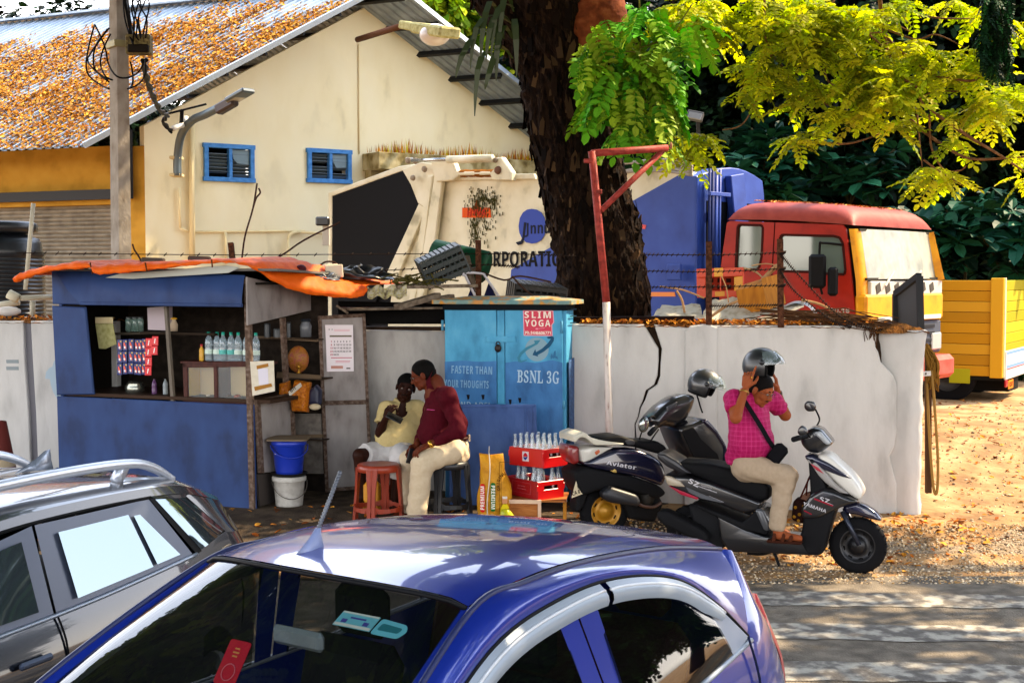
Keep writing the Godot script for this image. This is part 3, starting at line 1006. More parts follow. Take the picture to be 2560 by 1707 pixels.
	board("board",pay,Q,[624,904,683,902,686,978,630,990],0.012,W([0.2,H("b7ac96"),0.5,H("d8d0be"),0.8,H("e2dccb")],Vector3.ONE * 3.0,0.7,0.02,66,0,null,{"even": 0.8}),0.003)
	board("paper",pay,Q,[644,922,669,921,671,960,647,962],0.002,Qm("d3cfdb",0.7),0,0.003)
	for e in [[641,914,670,908,671,916,642,923],[635,967,678,958,680,966,637,977]]:
		board("tape",pay,Q,e,0.002,Qm("9a6a2c",0.5),0,0.005)
	var R := kf(0.74)
	var jar := thing("pickle_jar","translucent grey jar on the top side shelf of the kiosk","jar",R * (meet(764,842,R) * V3(1,1,0)))
	m = Nb().smooth(); m.lathe([Vector2(0.001,0),Vector2(0.05,0),Vector2(0.054,0.1),Vector2(0.04,0.13),Vector2(0.04,0.14)],Vector3.ZERO,16)
	put("jar",m,Qm("5d6166",0.3),jar)
	m = Nb().smooth(); m.lathe([Vector2(0.001,0.165),Vector2(0.045,0.165),Vector2(0.045,0.138)],Vector3.ZERO,16)
	put("lid",m,Qm("22262c",0.5),jar)
	for g in [[668,"narrow dark tin on the top side shelf",0.03,0.13,H("3b3f42")],[694,"short dark tin on the top side shelf",0.04,0.08,H("4a4e50")],[722,"dark bottle left of the grey jar on the top side shelf",0.02,0.14,H("33383c")]]:
		m = Nb().smooth(); m.lathe([Vector2(0.001,g[3]),Vector2(g[2] * 0.9,g[3]),Vector2(g[2],g[3] * 0.9),Vector2(g[2],0)],Vector3.ZERO,14)
		var tn := put("tin",m,M(g[4],0.4)); tn.position = R * (meet(g[0],843,R) * V3(1,1,0))
		tag(tn,g[1],"tin")
	m = Nb().smooth(); m.ball(R * (meet(745,898,R) * V3(1,1,0)),V3(0.10,0.125,0.05),18)
	tag(put("round_packet",m,W([0.3,H("7a4a10"),0.5,H("a8781e"),0.7,H("8a3b4a")],Vector3.ONE * 4.0,0.4,0.02,67,0)),"bulging yellow and pink packet on the middle side shelf","packet")
	m = Nb().smooth(); m.lathe([Vector2(0.001,0.0),Vector2(0.03,0),Vector2(0.008,0.02),Vector2(0.008,0.05),Vector2(0.02,0.06),Vector2(0.006,0.075),Vector2(0.001,0.1)],Vector3.ZERO,12)
	var lamp := put("brass_oil_lamp",m,Qm("a87c2c",0.3,0.9)); lamp.position = R * (meet(756,932,R) * V3(1,1,0.0)) + K.basis.z * 0.07
	tag(lamp,"small brass oil lamp on the middle side shelf of the kiosk","oil lamp")
	var snackbag := W([0.2,H("7a3a08"),0.45,H("b5660f"),0.65,H("cf8a1e"),0.85,H("9a3d16")],Vector3.ONE * 5.0,0.3,0.02,68,1.0,bump_soft)
	var bag := thing("snack_bag","large orange snack bag with white label strip on the kiosk side","bag")
	m = Nb(); m.xf = kf(0.55)
	m.prism(meet_all([738,950,774,956,768,1030,732,1028,728,990],kf(0.55)),-0.07,0.05,0.04,2)
	put("pouch",m,snackbag,bag)
	m = Nb(); m.xf = kf(0.55)
	m.prism(meet_all([728,978,758,955,762,964,731,990],kf(0.55)),0.05,0.054)
	var lab := put("paper_label",m,Qm("cfc7b8",0.6),bag)
	word("OTE",Qm("2b2522",0.7),bag,kf(0.55) * Transform3D(rot(0,0,38),meet(740,972,kf(0.55)) * V3(1,1,0) + V3(0,0,0.056)),0.028)
	m = Nb(); m.xf = kf(0.6)
	m.prism(meet_all([699,958,722,952,726,984,706,1000,698,985],kf(0.6)),-0.05,0.03,0.03,2)
	tag(put("snack_packet",m,snackbag),"smaller orange snack packet behind the kiosk side frame","packet")
	m = Nb(); m.xf = kf(0.58)
	m.prism(meet_all([774,975,790,962,800,975,800,1010,772,1012],kf(0.58)),-0.06,0.03,0.03,2)
	tag(put("navy_packet",m,Qm("1b2038",0.35)),"dark navy packet at the right end of the side shelf","packet")
	m = Nb().smooth(); m.ball(kf(0.55) * (meet(787,1017,kf(0.55)) * V3(1,1,0)),V3(0.055,0.03,0.04),12)
	tag(put("cream_packet",m,Qm("c3b394",0.5)),"round cream packet below the navy one","packet")
func make_cabinet() -> void:
	var z := V3(-0.2015,0,0.979).normalized()
	var C := Transform3D(Basis(Vector3.UP.cross(z),Vector3.UP,z),V3(0.496,0.2,-12.22))
	var cs := Transform3D(Basis(-C.basis.z,Vector3.UP,C.basis.x),C.origin)
	var up_blue := W([0.15,H("2b6f95"),0.4,H("3f92bb"),0.65,H("4fa3cc"),0.9,H("66b3d6")],V3(1.2,0.6,1.2),0.5,0.014,71,0.25)
	var low_blue := W([0.15,H("27507f"),0.4,H("376fa6"),0.65,H("3f7ab4"),0.9,H("4a8ac2")],V3(1.4,0.7,1.4),0.55,0.016,72,0.25)
	var o := thing("telephone_cabinet","tall light blue metal street cabinet with padlocked double doors and red sticker","cabinet")
	o.transform = C
	var m := Nb(); m.box(V3(-0.575,0.78,-0.22),V3(1.13,2.0,0.40),0.006)
	put("body",m,up_blue,o)
	board("left_door",o,C,[1112,775,1241,774,1244,1330,1116,1330],0.02,up_blue,0.004,0.01)
	board("centre_strip",o,C,[1243,774,1261,774,1264,1330,1246,1330],0.01,up_blue,0.002,0.004)
	board("right_door",o,C,[1263,774,1406,773,1410,1330,1266,1330],0.02,up_blue,0.004,0.012)
	board("painted_band",o,C,[1112.5,904,1160,901,1200,904,1242,902,1243.5,1330,1117,1330],0.001,low_blue,0,0.0115)
	board("painted_band",o,C,[1264,906,1300,902,1340,907,1380,900,1407,906,1409.5,1330,1266.5,1330],0.001,low_blue,0,0.0135)
	board("painted_band",o,cs,[1419,900,1434,893,1449,897,1452,1330,1422,1330],0.001,W([0.25,H("2a2f4a"),0.45,H("3a5f95"),0.8,H("4a79b0")],Vector3.ONE * 5.0,0.6,0.02,73,0.2),0,0.012)
	for yy in [772,789,806]:
		board("louvre",o,cs,[1423,yy,1438,yy - 1,1438,yy + 2,1423,yy + 3],0.004,Qm("1e3a4c",0.7),0,0.013)
	var lid := W([0.25,H("5c8b93"),0.45,H("7a9a96"),0.6,H("b5834a"),0.8,H("d8882a")],V3(2.2,2.2,2.2),0.7,0.012,74,0.3,null,{"even": 0.15})
	m = Nb()
	var c0 := [V3(-1.24,0,0.07),V3(0.05,0,0.07),V3(0.08,0,-0.46),V3(-1.2,0,-0.46)]
	var y0 := 1.83
	var y1 := 1.865
	var rr := [[],[],[]]
	for p in c0:
		rr[0].append(V3(p.x,y0,p.z)); rr[1].append(V3(p.x,y1,p.z)); rr[2].append(V3(lerpf(p.x,-0.55,0.45),y1 + 0.035,lerpf(p.z,-0.2,0.6)))
	m.loft(rr)
	put("lid",m,lid,o)
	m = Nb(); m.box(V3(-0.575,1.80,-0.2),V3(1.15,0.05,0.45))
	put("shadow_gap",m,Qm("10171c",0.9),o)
	board("hasp",o,C,[1216,841,1290,840,1291,855,1217,856],0.012,up_blue,0.003,0.026)
	var lk := put("padlock",Nb(),Qm("241a16",0.5,0.4),o)
	m = Nb().smooth(); var lp := meet(1247,870,C); m.ball(V3(lp.x,lp.y,0.035),V3(0.032,0.036,0.016),14)
	lk.mesh = m.mesh()
	m = Nb().smooth()
	var arc := []
	for i in 9: arc.append(V3(lp.x + 0.02 * cos(PI * i / 8.0),lp.y + 0.03 + 0.03 * sin(PI * i / 8.0),0.035))
	m.tube(arc,0.005,6)
	put("shackle",m,Qm("3a3330",0.4,0.7),lk)
	for q in [[1107,800,1107,826],[1405,803,1405,833],[1108,1010,1108,1035],[1410,1002,1410,1022]]:
		m = Nb().smooth()
		var a := meet(q[0],q[1],C); var b := meet(q[2],q[3],C)
		m.tube([V3(a.x,a.y,0.018),V3(b.x,b.y,0.018)],0.012,8)
		put("hinge",m,Qm("4c8cae",0.5),o)
	for q in [[1171,992],[1208,992],[1276,1004],[1300,1000]]:
		m = Nb()
		m.prism(meet_all([q[0] - 4,q[1] - 6,q[0] + 4,q[1] - 6,q[0] + 3,q[1] + 5,q[0] - 1,q[1] + 7],C),0.012,0.016)
		put("rust_spot",m,Qm("1c1a1c",0.9),o)
	var paint := Qm("a9c4d6",0.8)
	var pale := Qm("7fa9c9",0.8)
	for q in [["FASTER THAN",1180,925,0.074,0.56,pale],["YOUR THOUGHTS",1167,960,0.072,0.49,pale],["BSNL 3G",1346,943,0.112,0.56,paint],["AND ADSL",1185,1012,0.05,1.0,paint]]:
		var p := meet(q[1],q[2],C)
		word(q[0],q[5],o,Transform3D(rot(0,0,-1),V3(p.x,p.y,0.0145)),q[3],q[4],q[0] != "AND ADSL","lettering","Droid Serif" if q[0] == "BSNL 3G" else "Droid Sans",2.0)
	var e0 := meet(1343,873,C)
	m = Nb()
	var disc := PackedVector2Array()
	for i in 28: disc.append(Vector2(e0.x + 0.108 * cos(TAU * i / 28),e0.y + 0.108 * sin(TAU * i / 28)))
	m.prism(disc,0.0125,0.0145)
	put("emblem_disc",m,Qm("7f9fae",0.7),o)
	m = Nb()
	m.prism(meet_all([1368,842,1380,839,1386,843,1385,852,1376,866,1360,879,1345,887,1346,891,1332,887,1339,872,1341,880,1356,871,1371,857,1378,847,1370,846],C),0.0145,0.0165)
	put("emblem_arrow",m,Qm("24506f",0.7),o)
	m = Nb()
	m.prism(meet_all([1296,904,1294,893,1302,880,1316,868,1338,858,1336,851,1352,850,1344,861,1341,862,1320,874,1305,886,1300,896,1304,902,1318,898,1318,901,1304,906],C),0.0145,0.0165)
	put("emblem_arrow",m,Qm("3d7d95",0.7),o)
	m = Nb()
	m.prism(meet_all([1377,890,1381,882,1383,890,1386,878,1390,876,1390,890,1394,890,1396,898,1388,894,1384,896,1381,894,1378,900],C),0.0125,0.0145)
	put("emblem_sign",m,Qm("376c95",0.7),o)
	var stk := board("sticker",o,C,[1308,775,1384,776,1386,806,1381,812,1382,840,1310,839],0.001,Qm("e2a7b4",0.5),0,0.0135)
	board("sticker_face",stk,C,[1310,777,1382,778,1384,805,1379,812,1380,838,1312,837],0.001,Qm("c4123f",0.45),0,0.0145)
	var wh := Qm("eadfd2",0.6)
	for q in [["SLIM",1346,787,0.062,1.12,4.0],["YOGA",1345,808,0.062,0.92,4.0],["Ph.9446606771",1346,832,0.03,0.86,0.0]]:
		var p := meet(q[1],q[2],C)
		word(q[0],wh,stk,Transform3D(Basis.IDENTITY,V3(p.x,p.y,0.0155)),q[3],q[4],true,"lettering","Droid Sans",q[5])
	m = Nb()
	var ep := meet(1351,821,C)
	m.box(V3(ep.x,ep.y,0.0152),V3(0.085,0.004,0.001),0,rot(0,0,8))
	m.box(V3(ep.x - 0.03,ep.y - 0.003,0.0152),V3(0.02,0.014,0.001))
	put("print",m,Qm("e58ca2",0.6),stk)
	var Bz := V3(-0.12,0.0,1).normalized()
	var B := Transform3D(Basis(Vector3.UP.cross(Bz),Vector3.UP,Bz),V3(0.0,0.2,-11.98)) * Transform3D(rot(-3,0,0),Vector3.ZERO)
	var bb := thing("leaning_board","dark blue framed metal board leaning against the telephone cabinet","board")
	bb.transform = B
	var bm := W([0.15,H("253a66"),0.4,H("3c5a95"),0.65,H("4767a3"),0.9,H("5574b0")],V3(1.1,0.6,1.1),0.55,0.014,75,0.2)
	board("sheet",bb,B,[1122,1012,1338,1013,1346,1330,1124,1330],0.02,bm,0.003)
	for e in [[1122,1010,1339,1011,1339,1019,1122,1018],[1312,1018,1316,1018,1320,1330,1316,1330],[1331,1012,1340,1012,1350,1330,1340,1330]]:
		board("rib",bb,B,e,0.03,bm,0.003,0.012)
func make_sign_frame() -> void:
	var o := thing("sign_frame","empty red and white steel pipe sign frame standing at the wall","sign frame")
	var red := W([0.2,H("5e2019"),0.45,H("97352d"),0.7,H("b5473e")],Vector3.ONE * 2.5,0.6,0.02,81,0.3)
	var wht := W([0.22,H("5a3020"),0.36,H("c9bfb6"),0.7,H("ddd6d0")],V3(3.0,0.9,3.0),0.6,0.014,82,0.2,null,{"even": 0.1})
	var top := at(1480,378,12.0)
	var mid := at(1516,755,12.0)
	var low := at(1530,1100,12.0)
	low.y = 0.1
	var m := Nb().smooth(); m.tube([top,mid],0.034,12)
	put("post",m,red,o)
	m = Nb().smooth(); m.tube([mid,low],0.034,12)
	put("lower_post",m,wht,o)
	m = Nb().smooth(); m.tube([at(1480,383,12.0),at(1668,370,12.35)],0.032,12)
	put("arm",m,red,o)
	m = Nb().smooth(); m.tube([at(1503,526,12.0),at(1657,377,12.34)],0.026,12)
	put("brace",m,red,o)
	m = Nb().smooth(); m.ball(at(1678,364,12.38),V3(0.014,0.034,0.03),10)
	put("end_cap",m,Qm("a5705a",0.7),o)
	for p in [[1471,402],[1494,479]]:
		m = Nb(); m.box(at(p[0],p[1],11.98),V3(0.08,0.04,0.03),0.006)
		put("clamp",m,red,o)
func stool(called: String,label: String,where: Vector3,mat: Material,turn: float) -> void:
	var o := thing(called,label,"stool",where,turn)
	var h := 0.49
	var m := Nb().smooth()
	m.lathe([Vector2(0.001,h - 0.008),Vector2(0.12,h - 0.006),Vector2(0.165,h),Vector2(0.18,h - 0.012),Vector2(0.186,h - 0.06),Vector2(0.18,h - 0.062),Vector2(0.172,h - 0.02),Vector2(0.001,h - 0.02)],Vector3.ZERO,28)
	put("seat",m,mat,o)
	for k in 4:
		var a := TAU * k / 4.0
		var leg := Nb()
		leg.xf = Transform3D(Basis(Vector3.UP,-a),Vector3.ZERO)
		for s in [-1.0,1.0]:
			leg.loft([[V3(0.165,h - 0.03,s * 0.004),V3(0.186,h - 0.03,s * 0.004),V3(0.186,h - 0.03,s * 0.05),V3(0.165,h - 0.03,s * 0.05)],[V3(0.182,h * 0.5,s * 0.004),V3(0.202,h * 0.5,s * 0.004),V3(0.202,h * 0.5,s * 0.032),V3(0.182,h * 0.5,s * 0.032)],[V3(0.198,0,s * 0.004),V3(0.222,0,s * 0.004),V3(0.222,0,s * 0.036),V3(0.198,0,s * 0.036)]])
		leg.box(V3(0.188,h * 0.48,0),V3(0.008,h * 0.9,0.02))
		put("leg",leg,mat,o)
	m = Nb()
	for k in 4:
		for i in 6:
			var a0 := TAU * (k + i / 6.0) / 4.0
			var a1 := TAU * (k + (i + 1) / 6.0) / 4.0
			var dip := 0.028 * sin(PI * (i + 0.5) / 6.0)
			var r0 := 0.203
			m.beam(V3(cos(a0) * r0,0.115 + (0.02 if i == 0 else 0.0),sin(a0) * r0),V3(cos(a1) * r0,0.115 + (0.02 if i == 5 else 0.0),sin(a1) * r0),0.012,0.06 - dip,Vector3.UP)
	put("ring",m,mat,o)
func bucket(label: String,where: Vector3,r0: float,r1: float,h: float,mat: Material,wire: bool) -> Node3D:
	var o := thing("bucket",label,"bucket",where)
	var m := Nb().smooth()
	m.lathe([Vector2(0.001,0.004),Vector2(r0,0.004),Vector2(lerpf(r0,r1,0.1),h * 0.1),Vector2(lerpf(r0,r1,0.85),h * 0.84),Vector2(r1,h * 0.85),Vector2(r1 + 0.008,h * 0.87),Vector2(r1 + 0.008,h * 0.98),Vector2(r1,h),Vector2(r1 - 0.01,h * 0.98),Vector2(r0 * 0.95,0.02),Vector2(0.001,0.015)],Vector3.ZERO,32)
	put("pail",m,mat,o)
	m = Nb().smooth()
	var arc := []
	for i in 17:
		var a := PI * i / 16.0
		arc.append(V3(-cos(a) * (r1 + 0.015),h * 0.86 - sin(a) * h * (0.55 if wire else 0.35),sin(a) * (r1 * 0.93) + 0.012).rotated(Vector3.UP,0.35))
	m.tube(arc,0.0035 if wire else 0.006,6)
	put("handle",m,Qm("6b625a",0.5,0.5) if wire else mat,o)
	if wire:
		m = Nb().smooth(); m.lathe([Vector2(0.001,h + 0.008),Vector2(r1,h + 0.008),Vector2(r1 + 0.01,h),Vector2(r1 + 0.011,h * 0.9)],Vector3.ZERO,32)
		put("lid",m,mat,o)
	return o
func make_street_goods() -> void:
	stool("plastic_stool","terracotta red plastic stool in front of the man in yellow",on_ground(-1.13,-11.42),Qm("93331a",0.38),1.36)
	stool("plastic_stool","black plastic stool under the man in the maroon shirt",on_ground(-0.55,-11.52),Qm("1b1d21",0.4),1.2)
	stool("plastic_stool","brown plastic stool under the man in the yellow shirt",on_ground(-1.0,-12.1),Qm("4a2416",0.5),0.4)
	var jc := thing("yellow_can","yellow plastic can standing behind the terracotta stool","can",on_ground(-1.22,-11.75))
	var m := Nb(); m.xf = Transform3D(rot(0,10,0),V3(0,0,0)); m.box(V3(0,0.13,0),V3(0.15,0.26,0.1),0.025)
	put("body",m,Qm("cf8a10",0.4),jc)
	m = Nb().smooth(); m.lathe([Vector2(0.02,0.25),Vector2(0.02,0.285),Vector2(0.001,0.285)],Vector3.ZERO,12)
	put("cap",m,Qm("b5231c",0.4),jc)
	var wb := bucket("white plastic bucket with lid and wire handle on the ground",on_ground(-1.985,-12.02),0.118,0.142,0.265,W([0.2,H("a9a49a"),0.5,H("cbc7be"),0.8,H("d8d5cd")],Vector3.ONE * 3.0,0.45,0.02,91,0),true)
	var tray := Nb().smooth(); tray.lathe([Vector2(0.001,0),Vector2(0.14,0),Vector2(0.165,0.02),Vector2(0.168,0.025),Vector2(0.001,0.012)],Vector3.ZERO,24)
	var tr := put("black_basin",tray,Qm("1b1a1a",0.5)); tr.position = wb.position + V3(0,0.276,0)
	tag(tr,"shallow black basin between the white and the blue bucket","basin")
	var bl := bucket("blue plastic bucket standing on the white one",wb.position + V3(0.0,0.292,0),0.118,0.15,0.30,Qm("1a35a8",0.35),false)
	m = Nb(); m.box(V3(-0.106,0.2,0.085),V3(0.022,0.04,0.003),0,rot(0,-52,0))
	put("price_label",m,Qm("d9cfd4",0.6),bl)
	m = Nb(); m.prism(rounded([-0.2,-0.12,0.17,-0.15,0.19,0.13,-0.16,0.16],0.06),0,0.015,0.004)
	var lid := put("cover_board",m,Qm("7a6a57",0.8)); lid.transform = Transform3D(rot(-88,0,3),bl.position + V3(0,0.305,0))
	tag(lid,"thin brown board covering the blue bucket","board")
	var sk := thing("rice_sack","tall yellow woven sack printed with red and green strips","sack",on_ground(-0.15,-11.32))
	var sack := W([0.2,H("a86a0e"),0.45,H("d0911c"),0.7,H("dda32e")],Vector3.ONE * 2.4,0.55,0.014,92,1.4,bump_soft)
	m = Nb().smooth()
	var rings := []
	for i in 15:
		var t := i / 14.0
		var y := t * 0.60
		var w := 0.135 * (0.75 + 0.35 * sin(PI * minf(1.0,t * 1.15 + 0.12))) 
		var dth := 0.10 * (0.45 + 0.6 * sin(PI * clampf(t * 0.95 + 0.08,0,1)))
		if i == 14: dth = 0.02
		if i == 0: w *= 0.7
		var ring := []
		for j in 20:
			var a := TAU * j / 20.0
			var r := 1.0 + 0.05 * sin(a * 3.0 + i) + 0.03 * sin(a * 5.0 + i * 1.7)
			ring.append(V3(signf(cos(a)) * pow(absf(cos(a)),0.75) * w * r + 0.02 * sin(t * 3.0) - 0.03 * t,y + 0.012 * sin(a * 2.0 + 1.0) * t,signf(sin(a)) * pow(absf(sin(a)),0.8) * dth * r))
		rings.append(ring)
	m.loft(rings)
	put("bag",m,sack,sk)
	m = Nb().smooth()
	var seam := []
	for i in 13: seam.append(V3(-0.045 - 0.012 * sin(i * 0.5),0.02 + i * 0.05,rings[i][5].z + 0.012))
	m.tube(seam,0.005,5)
	m.tube([seam[-1],seam[-1] + V3(0.002,0.06,0)],0.003,5)
	put("seam",m,Qm("d8cdb8",0.8),sk)
	for q in [[-0.095,0.25,H("c21f1a")],[-0.008,0.26,H("1f6b2b")]]:
		m = Nb(); m.xf = Transform3D(rot(0,-12 if q[0] < -0.05 else 2,0),V3(q[0],q[1],0.096 if q[0] < -0.05 else 0.114))
		m.prism(rounded([-0.02,-0.12,0.02,-0.12,0.02,0.12,-0.02,0.12],0.02),0,0.004)
		var pr := put("printed_strip",m,M(q[2],0.5),sk)
		word("PREMIUM",Qm("ece2d4",0.6),pr,m.xf * Transform3D(rot(0,0,90 if q[0] < -0.05 else -90),V3(0,0,0.0045)),0.034,0.95)
	var brown := Qm("5c3a10",0.7)
	for i in 8:
		var a := deg_to_rad(200 - i * 14)
		word("ORIGINAL".substr(i,1),brown,sk,Transform3D(rot(0,0,rad_to_deg(a) - 90),V3(0.11 + 0.075 * cos(a),0.36 + 0.1 * sin(a),0.112)),0.026,1.0,true)
	m = Nb()
	m.box(V3(0.045,0.33,0.108),V3(0.003,0.44,0.003))
	m.box(V3(0.095,0.55,0.088),V3(0.1,0.003,0.003))
	m.box(V3(0.06,0.32,0.108),V3(0.002,0.42,0.003))
	put("print",m,brown,sk)
	m = Nb(); m.xf = Transform3D(Basis.IDENTITY,V3(0.085,0.14,0.112))
	m.prism(spline([-0.03,-0.09,0.04,-0.08,0.045,0.0,0.025,0.06,-0.01,0.06,-0.035,0.0],3),0,0.003)
	put("print",m,Qm("d9c01c",0.6),sk)
	m = Nb(); m.xf = Transform3D(Basis.IDENTITY,V3(0.09,0.225,0.112))
	m.prism(spline([-0.018,-0.02,0.018,-0.02,0.02,0.02,0,0.032,-0.02,0.02],3),0,0.003)
	put("print",m,Qm("c98a5c",0.6),sk)
	m = Nb(); m.box(V3(0.09,0.256,0.114),V3(0.04,0.02,0.003))
	put("print",m,Qm("d9cfc0",0.6),sk)
	var tb := thing("wooden_stand","low wooden stand with pale edge carrying the red crates","table",on_ground(0.13,-11.38),deg_to_rad(-6))
	var ply := W([0.2,H("7a4418"),0.5,H("a2602a"),0.8,H("b8763c")],V3(1,4,1),0.6,0.012,93,0.2)
	m = Nb(); m.box(V3(0.08,0.215,-0.08),V3(0.50,0.016,0.44))
	put("top",m,ply,tb)
	m = Nb(); m.box(V3(-0.02,0.21,0.146),V3(0.30,0.034,0.016),0.002)
	put("edge_strip",m,Qm("d8b79a",0.7),tb)
	m = Nb(); m.box(V3(-0.02,0.1,0.13),V3(0.27,0.2,0.012))
	put("front_panel",m,ply,tb)
	for q in [[0.115,0.14,H("d8b79a")],[0.32,0.06,H("b87a2c")],[0.30,-0.26,H("8a5a30")],[-0.15,-0.26,H("8a5a30")]]:
		m = Nb(); m.box(V3(q[0],0.1,q[1]),V3(0.028,0.2,0.028),0.002)
		put("leg",m,M(q[2],0.7),tb)
	var red := Qm("bf0f14",0.32)
	var red2 := Qm("9c1018",0.35)
	var glass_m := M(Color(0.75,0.82,0.86,0.28),0.06,0.0,{"transparency": BaseMaterial3D.TRANSPARENCY_ALPHA,"metallic_specular": 0.8})
	var first: Node3D = null
	for lv in 2:
		var cr := thing("bottle_crate",["lower red plastic crate of empty bottles on the wooden stand","upper red plastic crate of empty bottles with printed badges"][lv],"crate",tb.position + V3(0.065 + 0.03 * lv,0.224 + 0.262 * lv,-0.09),deg_to_rad(-50.0 + 4.0 * lv))
		cr.rotation.z = deg_to_rad(1.5 if lv else -1.0)
		var wx := 0.20
		var wz := 0.145
		var hh := 0.155
		for e in [[0,wz,wx * 2,0.012],[0,-wz,wx * 2,0.012]]:
			m = Nb(); m.box(V3(e[0],hh / 2,e[1]),V3(e[2],hh,e[3]),0.004)
			put("side",m,red if lv else red2,cr)
		for sx in [-1.0,1.0]:
			m = Nb()
			m.box(V3(sx * wx,0.04,0),V3(0.012,0.085,wz * 2),0.003)
			m.box(V3(sx * wx,hh - 0.02,0),V3(0.012,0.04,wz * 2),0.003)
			for sz in [-1.0,1.0]: m.box(V3(sx * wx,0.1,sz * wz * 0.8),V3(0.012,0.05,wz * 0.55),0.003)
			put("end",m,red,cr)
			m = Nb(); m.box(V3(sx * (wx - 0.012),0.1,0),V3(0.006,0.06,0.2))
			put("slot_back",m,Qm("1a0708",0.9),cr)
		m = Nb(); m.box(V3(0,0.01,0),V3(wx * 2,0.01,wz * 2))
		for gx in 5: m.box(V3(-0.133 + gx * 0.067,0.045,0),V3(0.006,0.07,wz * 1.95))
		for gz in 3: m.box(V3(0,0.045,-0.072 + gz * 0.072),V3(wx * 1.95,0.07,0.006))
		put("divider",m,red2,cr)
		if lv == 1:
			for q in [[V3(-wx - 0.0075,0.035,0.02),rot(0,-90,0),0.05],[V3(0.0,0.085,wz + 0.0075),rot(0,0,0),0.075]]:
				m = Nb(); m.xf = Transform3D(q[1],q[0]); m.box(Vector3.ZERO,V3(q[2],q[2] * 1.1,0.002))
				var bd := put("badge",m,Qm("cfc6cc",0.5),cr)
				m = Nb(); m.xf = Transform3D(q[1],q[0]); m.prism(spline([-q[2] * 0.36,0.002,0,q[2] * 0.42,q[2] * 0.36,0.006,0,-0.002],3),0.001,0.003)
				put("print",m,Qm("b8182c",0.5),bd)
				m = Nb(); m.xf = Transform3D(q[1],q[0]); m.prism(spline([-q[2] * 0.36,-0.006,0,-0.006,q[2] * 0.36,0.0,0,-q[2] * 0.42],3),0.001,0.003)
				put("print",m,Qm("273a80",0.5),bd)
		else:
			m = Nb(); m.xf = Transform3D(Basis.IDENTITY,V3(0.0,0.085,wz + 0.0075))
			for e in [[0,0.045,0.24,0.002],[0,-0.045,0.24,0.002],[-0.12,0,0.002,0.09],[0.12,0,0.002,0.09],[0,0.012,0.1,0.006],[0,-0.012,0.12,0.006]]: m.box(V3(e[0],e[1],0),V3(e[2],e[3],0.001))
			put("print",m,Qm("b8565c",0.6),cr)
		for gx in 6:
			for gz in 4:
				if lv == 0 and (gx + gz * 2) % 3 == 0: continue
				if lv == 1 and (gx * 3 + gz) % 7 == 0: continue
				var t: Node3D
				if first == null:
					first = thing("glass_bottle","small empty glass bottle standing in the red bottle crates","bottle",Vector3.ZERO,0,"empty bottles in the red crates")
					m = Nb().smooth(); m.lathe([Vector2(0.001,0),Vector2(0.024,0),Vector2(0.027,0.02),Vector2(0.025,0.07),Vector2(0.027,0.11),Vector2(0.02,0.155),Vector2(0.012,0.19),Vector2(0.011,0.225),Vector2(0.014,0.228),Vector2(0.013,0.243)],Vector3.ZERO,10)
					put("bottle",m,glass_m,first)
					m = Nb().smooth(); m.lathe([Vector2(0.0265,0.075),Vector2(0.0278,0.11)],Vector3.ZERO,10)
					put("paper_label",m,Qm("c7c2c6",0.6),first)
					t = first
				else: t = dup(first)
				tag(t,["small empty glass bottle standing in the lower red crate","small empty glass bottle standing in the upper red crate"][lv],"bottle",["empty bottles in the lower red crate","empty bottles in the upper red crate"][lv])
				t.transform = cr.transform * Transform3D(Basis(Vector3.UP,rng.randf() * TAU),V3(-0.167 + gx * 0.067,0.016 + rng.randf() * 0.01,-0.108 + gz * 0.072))
	m = Nb().smooth()
	rings = []
	for i in 9:
		var t := i / 8.0
		var ring := []
		for j in 16:
			var a := TAU * j / 16.0
			var r := (1.0 - 0.8 * t) * (1.0 + 0.22 * sin(a * 3.0 + t * 4.0) + 0.1 * sin(a * 7.0)) * (1.0 if i else 0.8)
			ring.append(V3(cos(a) * 0.145 * r - 0.02 * t,t * 0.22,sin(a) * 0.10 * r))
		rings.append(ring)
	m.loft(rings)
	var pb := put("plastic_bag",m,Qm("b7b818",0.35,0,{"backlight_enabled": true,"backlight": Color(0.5,0.5,0.05)})); pb.position = on_ground(-0.03,-11.12)
	tag(pb,"lime yellow plastic bag slumped in front of the wooden stand","plastic bag")
	var tc := thing("traffic_cone","faded red traffic cone with pale band at the left wall","traffic cone",on_ground(-4.78,-12.65))
	m = Nb().smooth(); m.lathe([Vector2(0.17,0.03),Vector2(0.125,0.26)],Vector3.ZERO,20); m.lathe([Vector2(0.107,0.36),Vector2(0.05,0.68),Vector2(0.001,0.69)],Vector3.ZERO,20)
	put("cone",m,Qm("5e2a26",0.6),tc)
	m = Nb().smooth(); m.lathe([Vector2(0.1255,0.26),Vector2(0.1075,0.36)],Vector3.ZERO,20)
	put("band",m,Qm("a8997f",0.6),tc)
	m = Nb(); m.box(V3(0,0.015,0),V3(0.4,0.03,0.4),0.01)
	put("base",m,Qm("3a1f1c",0.7),tc)
var G: Transform3D
var L: Transform3D
func gframe(out: float) -> Transform3D: return G * Transform3D(Basis.IDENTITY,Vector3(0,0,out))
